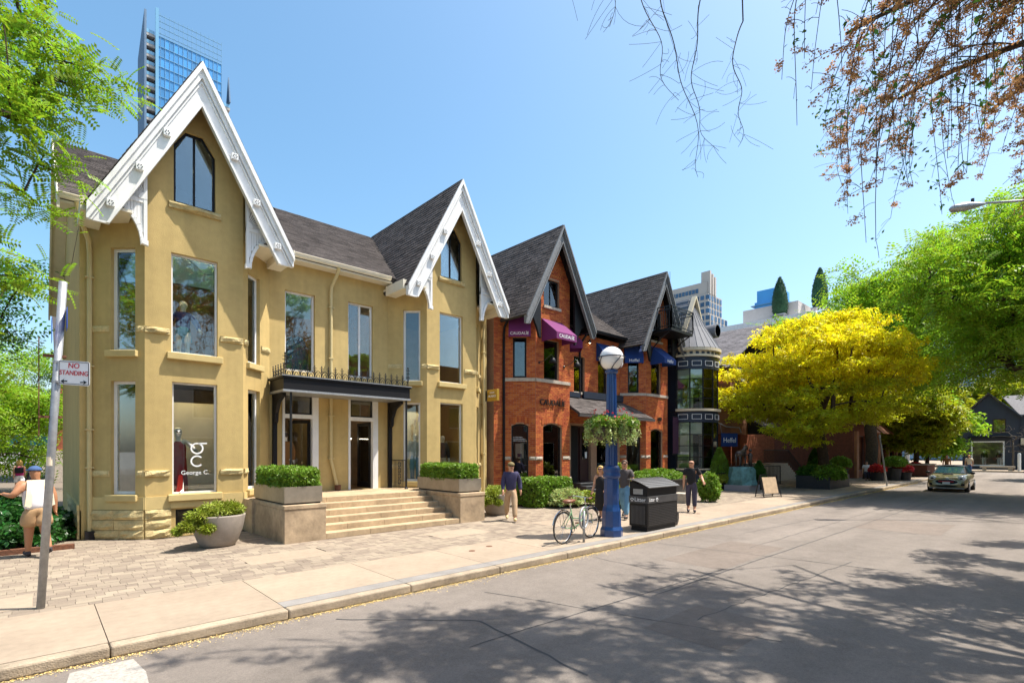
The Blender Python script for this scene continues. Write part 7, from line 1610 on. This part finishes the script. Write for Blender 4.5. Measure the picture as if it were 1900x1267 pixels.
cl = np.vstack([ellipsoid_clumps((-1.75, 13.4, 7.7), (2.0, 2.3, 4.9), 86, 41, .2, zmin=2.9, cut=lambda q: proj(q)[0] < (62 if q[2] > 6.5 else 90)), np.array([(.35, 12.6, 9.3), (.75, 12.7, 9.35), (1.0, 12.8, 9.25), (.55, 12.9, 9.0), (.1, 12.5, 9.6), (-.2, 12.6, 9.8), (.2, 12.9, 8.5), (.0, 12.6, 9.0), (.3, 12.9, 7.3), (.1, 12.7, 7.5), (-.1, 12.7, 8.1), (.05, 12.8, 6.6), (-.3, 12.6, 10.2), (-.1, 12.9, 5.3)])])
tree('locust_tree', (-4.0, 12.2, 0), (-2.9, 12.6, 6), cl, 'light green locust branch reaching beside the left gable', M['leaf'], M['bark'], tr=.13, tpl=tpl_frond(8), size=.40, per=42, spread=(.30, .30, .13), seed=42, fork=.4, seg=.25, expo=.55)
for i, (bx_, by_, r_, h, lab, m) in enumerate(((-1.9, 36, 3.6, 7.2, 'leafy tree behind the sign post, nearest of the lane trees', 'leaf'), (-3.3, 26, 3.4, 10.2, 'dark leaved tree at the left edge behind the ivy bed', 'leaf_dk'), (-.9, 56, 5, 9, 'far tree at the end of the left lane', 'leaf'))):  # the tree behind the ivy bed takes the darker leaf colour
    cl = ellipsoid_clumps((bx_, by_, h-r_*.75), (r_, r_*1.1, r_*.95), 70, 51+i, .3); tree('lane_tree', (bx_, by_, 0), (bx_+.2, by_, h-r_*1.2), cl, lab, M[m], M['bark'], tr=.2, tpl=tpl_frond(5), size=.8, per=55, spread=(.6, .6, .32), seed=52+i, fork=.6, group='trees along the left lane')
for i, (bx_, by_, r_, h, lab, m) in enumerate(((56, 8.7, 2.9, 7.0, 'yellow green young tree in the far brick bed', 'leaf_yel2'), (62, 8.8, 3.0, 6.6, 'green young tree beyond the car at the far kerb', 'leaf'), (90, 14, 6, 11.5, 'bright tree left of the charcoal roof', 'leaf_yel2'), (99, 4, 6, 12.5, 'bright tree behind the ridge of the charcoal house', 'leaf_yel2'), (96, -9, 6, 12, 'green tree behind the right roof of the charcoal house', 'leaf'), (70, 15, 6, 13, 'tall green tree behind the pale shop', 'leaf'), (58, 3.0 - 8.5, 5, 12, 'green tree on the far right pavement', 'leaf'))):
    if 'leaf_yel2' not in M: M['leaf_yel2'] = mat('leaf_lime', (.30, .33, .012), .5, rnd=.35, noise=(.6, .2), trans=.42, hue=.05, spec=.3)
    cl = ellipsoid_clumps((bx_, by_, h-r_*.8), (r_, r_, r_*.85), 60 if r_ < 4 else 90, 61+i, .3); tree('street_tree', (bx_, by_, 0), (bx_+.1, by_, h-r_*1.3), cl, lab, M[m], M['bark'], tr=.17 if r_ < 4 else .3, tpl=tpl_star(5, .18, .3), size=.42 if r_ < 4 else .7, per=60, spread=(.6, .6, .3) if r_ < 4 else (1, 1, .5), seed=62+i, fork=.6)
# bare sapling by the charcoal house
rs = np.random.default_rng(5); tips = np.array([(75.2+rs.normal(0, .7), 3.6+rs.normal(0, .8), rs.uniform(1.8, 5.0)) for i in range(60)])
tree('bare_sapling', (75.2, 3.6, 0), (75.2, 3.6, 3), tips, 'leafless sapling before the charcoal house', M['bark_grey'], M['bark_grey'], tr=.08, tpl=tpl_leaf(), size=.05, per=2, spread=(.1, .1, .1), seed=71, fork=.3, twig=.016)
# near tree hung with brown seed clusters over the road
def allow(q):
    px, py = proj(q)
    if px > 1960 or py < -40: return True
    if px < 1440: return False
    low_ = np.interp(px, [1440, 1500, 1560, 1640, 1720, 1800, 1900, 1960], [150, 300, 400, 490, 420, 370, 400, 400]); return py < low_
t = thing('pod_tree', (10.2, -3.6, 0), 'near tree hung with brown seed clusters overhanging the road at top right', 'tree'); g = np.random.default_rng(82)
k = MB(); k.tube([(10.2, -3.6, 0), (10.25, -3.4, 2.5), (10.3, -3.0, 5), (10.5, -2.4, 7.2)], [.3, .22, .2, .16], 10); k.build('trunk', M['bark'], t, True)
limbs = []; lm = MB()
for ex, ey, ez in ((7.2, 1.6, 10.4), (8.6, 2.2, 10.0), (10.4, 2.6, 9.4), (12.4, 2.2, 9.0), (14.2, 1.0, 9.0), (5.6, .6, 11.4), (9.0, .4, 11.6), (12.0, .3, 10.8)):
    a = np.array((10.5, -2.4, 7.1)); c = np.array((ex, ey, ez)); m_ = (a+c)/2+np.array((0, 0, 1.1))+g.normal(0, .15, 3); pts = [(1-u)**2*a+2*u*(1-u)*m_+u*u*c for u in np.linspace(0, 1, 12)]; limbs.append(pts); lm.tube(pts, list(np.linspace(.085, .03, 12)), 6, cap=False)
pods = []; leaves = []
def bez(a, b_, c, n): return [(1-u)**2*a+2*u*(1-u)*b_+u*u*c for u in np.linspace(0, 1, n)]
LEFT = np.array((-.7328, .6805, 0))
def droop(a, L_, fall, podded, r0=.014):
    dirn = LEFT*g.uniform(.55, 1.15)+np.array((g.normal(0, .35), g.normal(0, .35), 0)); c = a+dirn*L_*.62+np.array((0, 0, -fall)); b_ = a+dirn*L_*.62+np.array((0, 0, -fall*.05+.25)); pp = bez(a, b_, c, 22); ph = g.uniform(0, 6, 4); return [p+u*np.array((.10*math.sin(5*u+ph[0])+.05*math.sin(13*u+ph[1]), .10*math.sin(6*u+ph[2])+.05*math.sin(12*u+ph[3]), .03*math.sin(16*u+ph[0]))) for p, u in zip(pp, np.linspace(0, 1, 22))]
cnt = 0; tries = 0
while cnt < 210 and tries < 9000:
    tries += 1; lp = limbs[g.integers(len(limbs))]; a = np.array(lp[g.integers(3, 12)]); L_ = g.uniform(1.2, 3.6); pts = droop(a, L_, g.uniform(1.2, 5.4), True)
    if not all(allow(p) for p in pts[4:]): continue
    cnt += 1; lm.tube(pts, list(np.linspace(.013, .0035, 22)), 4, cap=False)
    for i in range(4, 22):
        for q in range(1 if g.uniform() < .6 else 2):
            d = g.normal(0, 1, 3); d /= np.linalg.norm(d); d = d*.7+LEFT*.5+np.array((0, 0, -.25)); L2 = g.uniform(.12, .42); e = pts[i]+d*L2
            if not allow(e): continue
            tw = bez(pts[i], pts[i]+d*L2*.5+np.array((0, 0, .05)), e, 5); lm.tube(tw, .0032, 3, cap=False)
            if g.uniform() < .42:
                for p in tw[1:]: pods.append(np.array(p)+g.normal(0, .024, (8, 3)))
            elif g.uniform() < .22: leaves.append(e+g.normal(0, .06, (7, 3)))
for a, c in (((6.0, 3.6, 8.6), (6.3, 3.05, 5.6)), ((6.6, 3.3, 8.4), (6.5, 3.1, 5.9)), ((5.1, 3.6, 8.8), (4.95, 3.62, 7.0)), ((7.6, 3.2, 8.4), (7.2, 3.0, 6.3)), ((5.4, 3.8, 8.8), (6.0, 3.2, 6.5)), ((4.7, 3.9, 8.6), (4.5, 3.95, 7.5))):
    a = np.array(a); c = np.array(c); ph = g.uniform(0, 6, 4); us = np.linspace(0, 1, 34); pts = [p+u*np.array((.13*math.sin(6*u+ph[0])+.05*math.sin(15*u+ph[1]), .13*math.sin(5*u+ph[2])+.05*math.sin(17*u+ph[3]), 0)) for p, u in zip(bez(a, (a+c)/2+LEFT*.35, c, 34), us)]; lm.tube(pts, list(np.linspace(.009, .0025, 34)), 5, cap=False)
    lm.tube(bez(np.array((7.2, 1.6, 10.4)), np.array((6.4, 2.9, 10.2)), a, 8), .012, 4, cap=False)
    for i in range(6, 34, 2):
        for q in range(2): d = g.normal(0, 1, 3)*np.array((1, 1, .6)); L2 = g.uniform(.1, .45); e = pts[i]+d/np.linalg.norm(d)*L2+np.array((0, 0, -.1)); lm.tube(bez(pts[i], (pts[i]+e)/2+g.normal(0, .05, 3), e, 6), .0022, 3, cap=False)
lm.build('limbs', M['bark'], t, True); P_ = np.vstack(pods); scatter('seed_clusters', M['pods'], t, P_, g.uniform(.02, .042, len(P_)), tpl_star(2, .36, .1), 1.2); P_ = np.vstack(leaves); scatter('green_leaves', M['leaf_dk'], t, P_, g.uniform(.06, .11, len(P_)), tpl_leaf(), .6)
# a second tree behind the viewer that also shades the road
cl = ellipsoid_clumps((8.0, -.2, 10.4), (4.4, 3.2, 1.6), 62, 91, .3, cut=lambda q: proj(q)[1] < -60 or proj(q)[0] > 1990 or proj(q)[0] < -90)
tree('locust_tree', (4.5, -4.4, 0), (4.8, -3.0, 8), cl, 'leafy tree across the road whose shade falls on the asphalt', M['leaf'], M['bark'], tr=.24, tpl=tpl_star(5, .2, .2), size=.17, per=55, spread=(.25, .25, .10), seed=92, expo=.6, fork=.5)
cl = ellipsoid_clumps((15.0, -2.2, 7.8), (5.6, 3.0, 1.5), 72, 95, .3, cut=lambda q: proj(q)[0] > 2040 or proj(q)[1] < -80)
tree('locust_tree', (18.5, -4.8, 0), (18.5, -3.8, 6), cl, 'leafy tree across the road beside the seed hung tree', M['leaf'], M['bark'], tr=.24, tpl=tpl_star(5, .2, .2), size=.18, per=55, spread=(.27, .27, .10), seed=96, expo=.6, fork=.5)
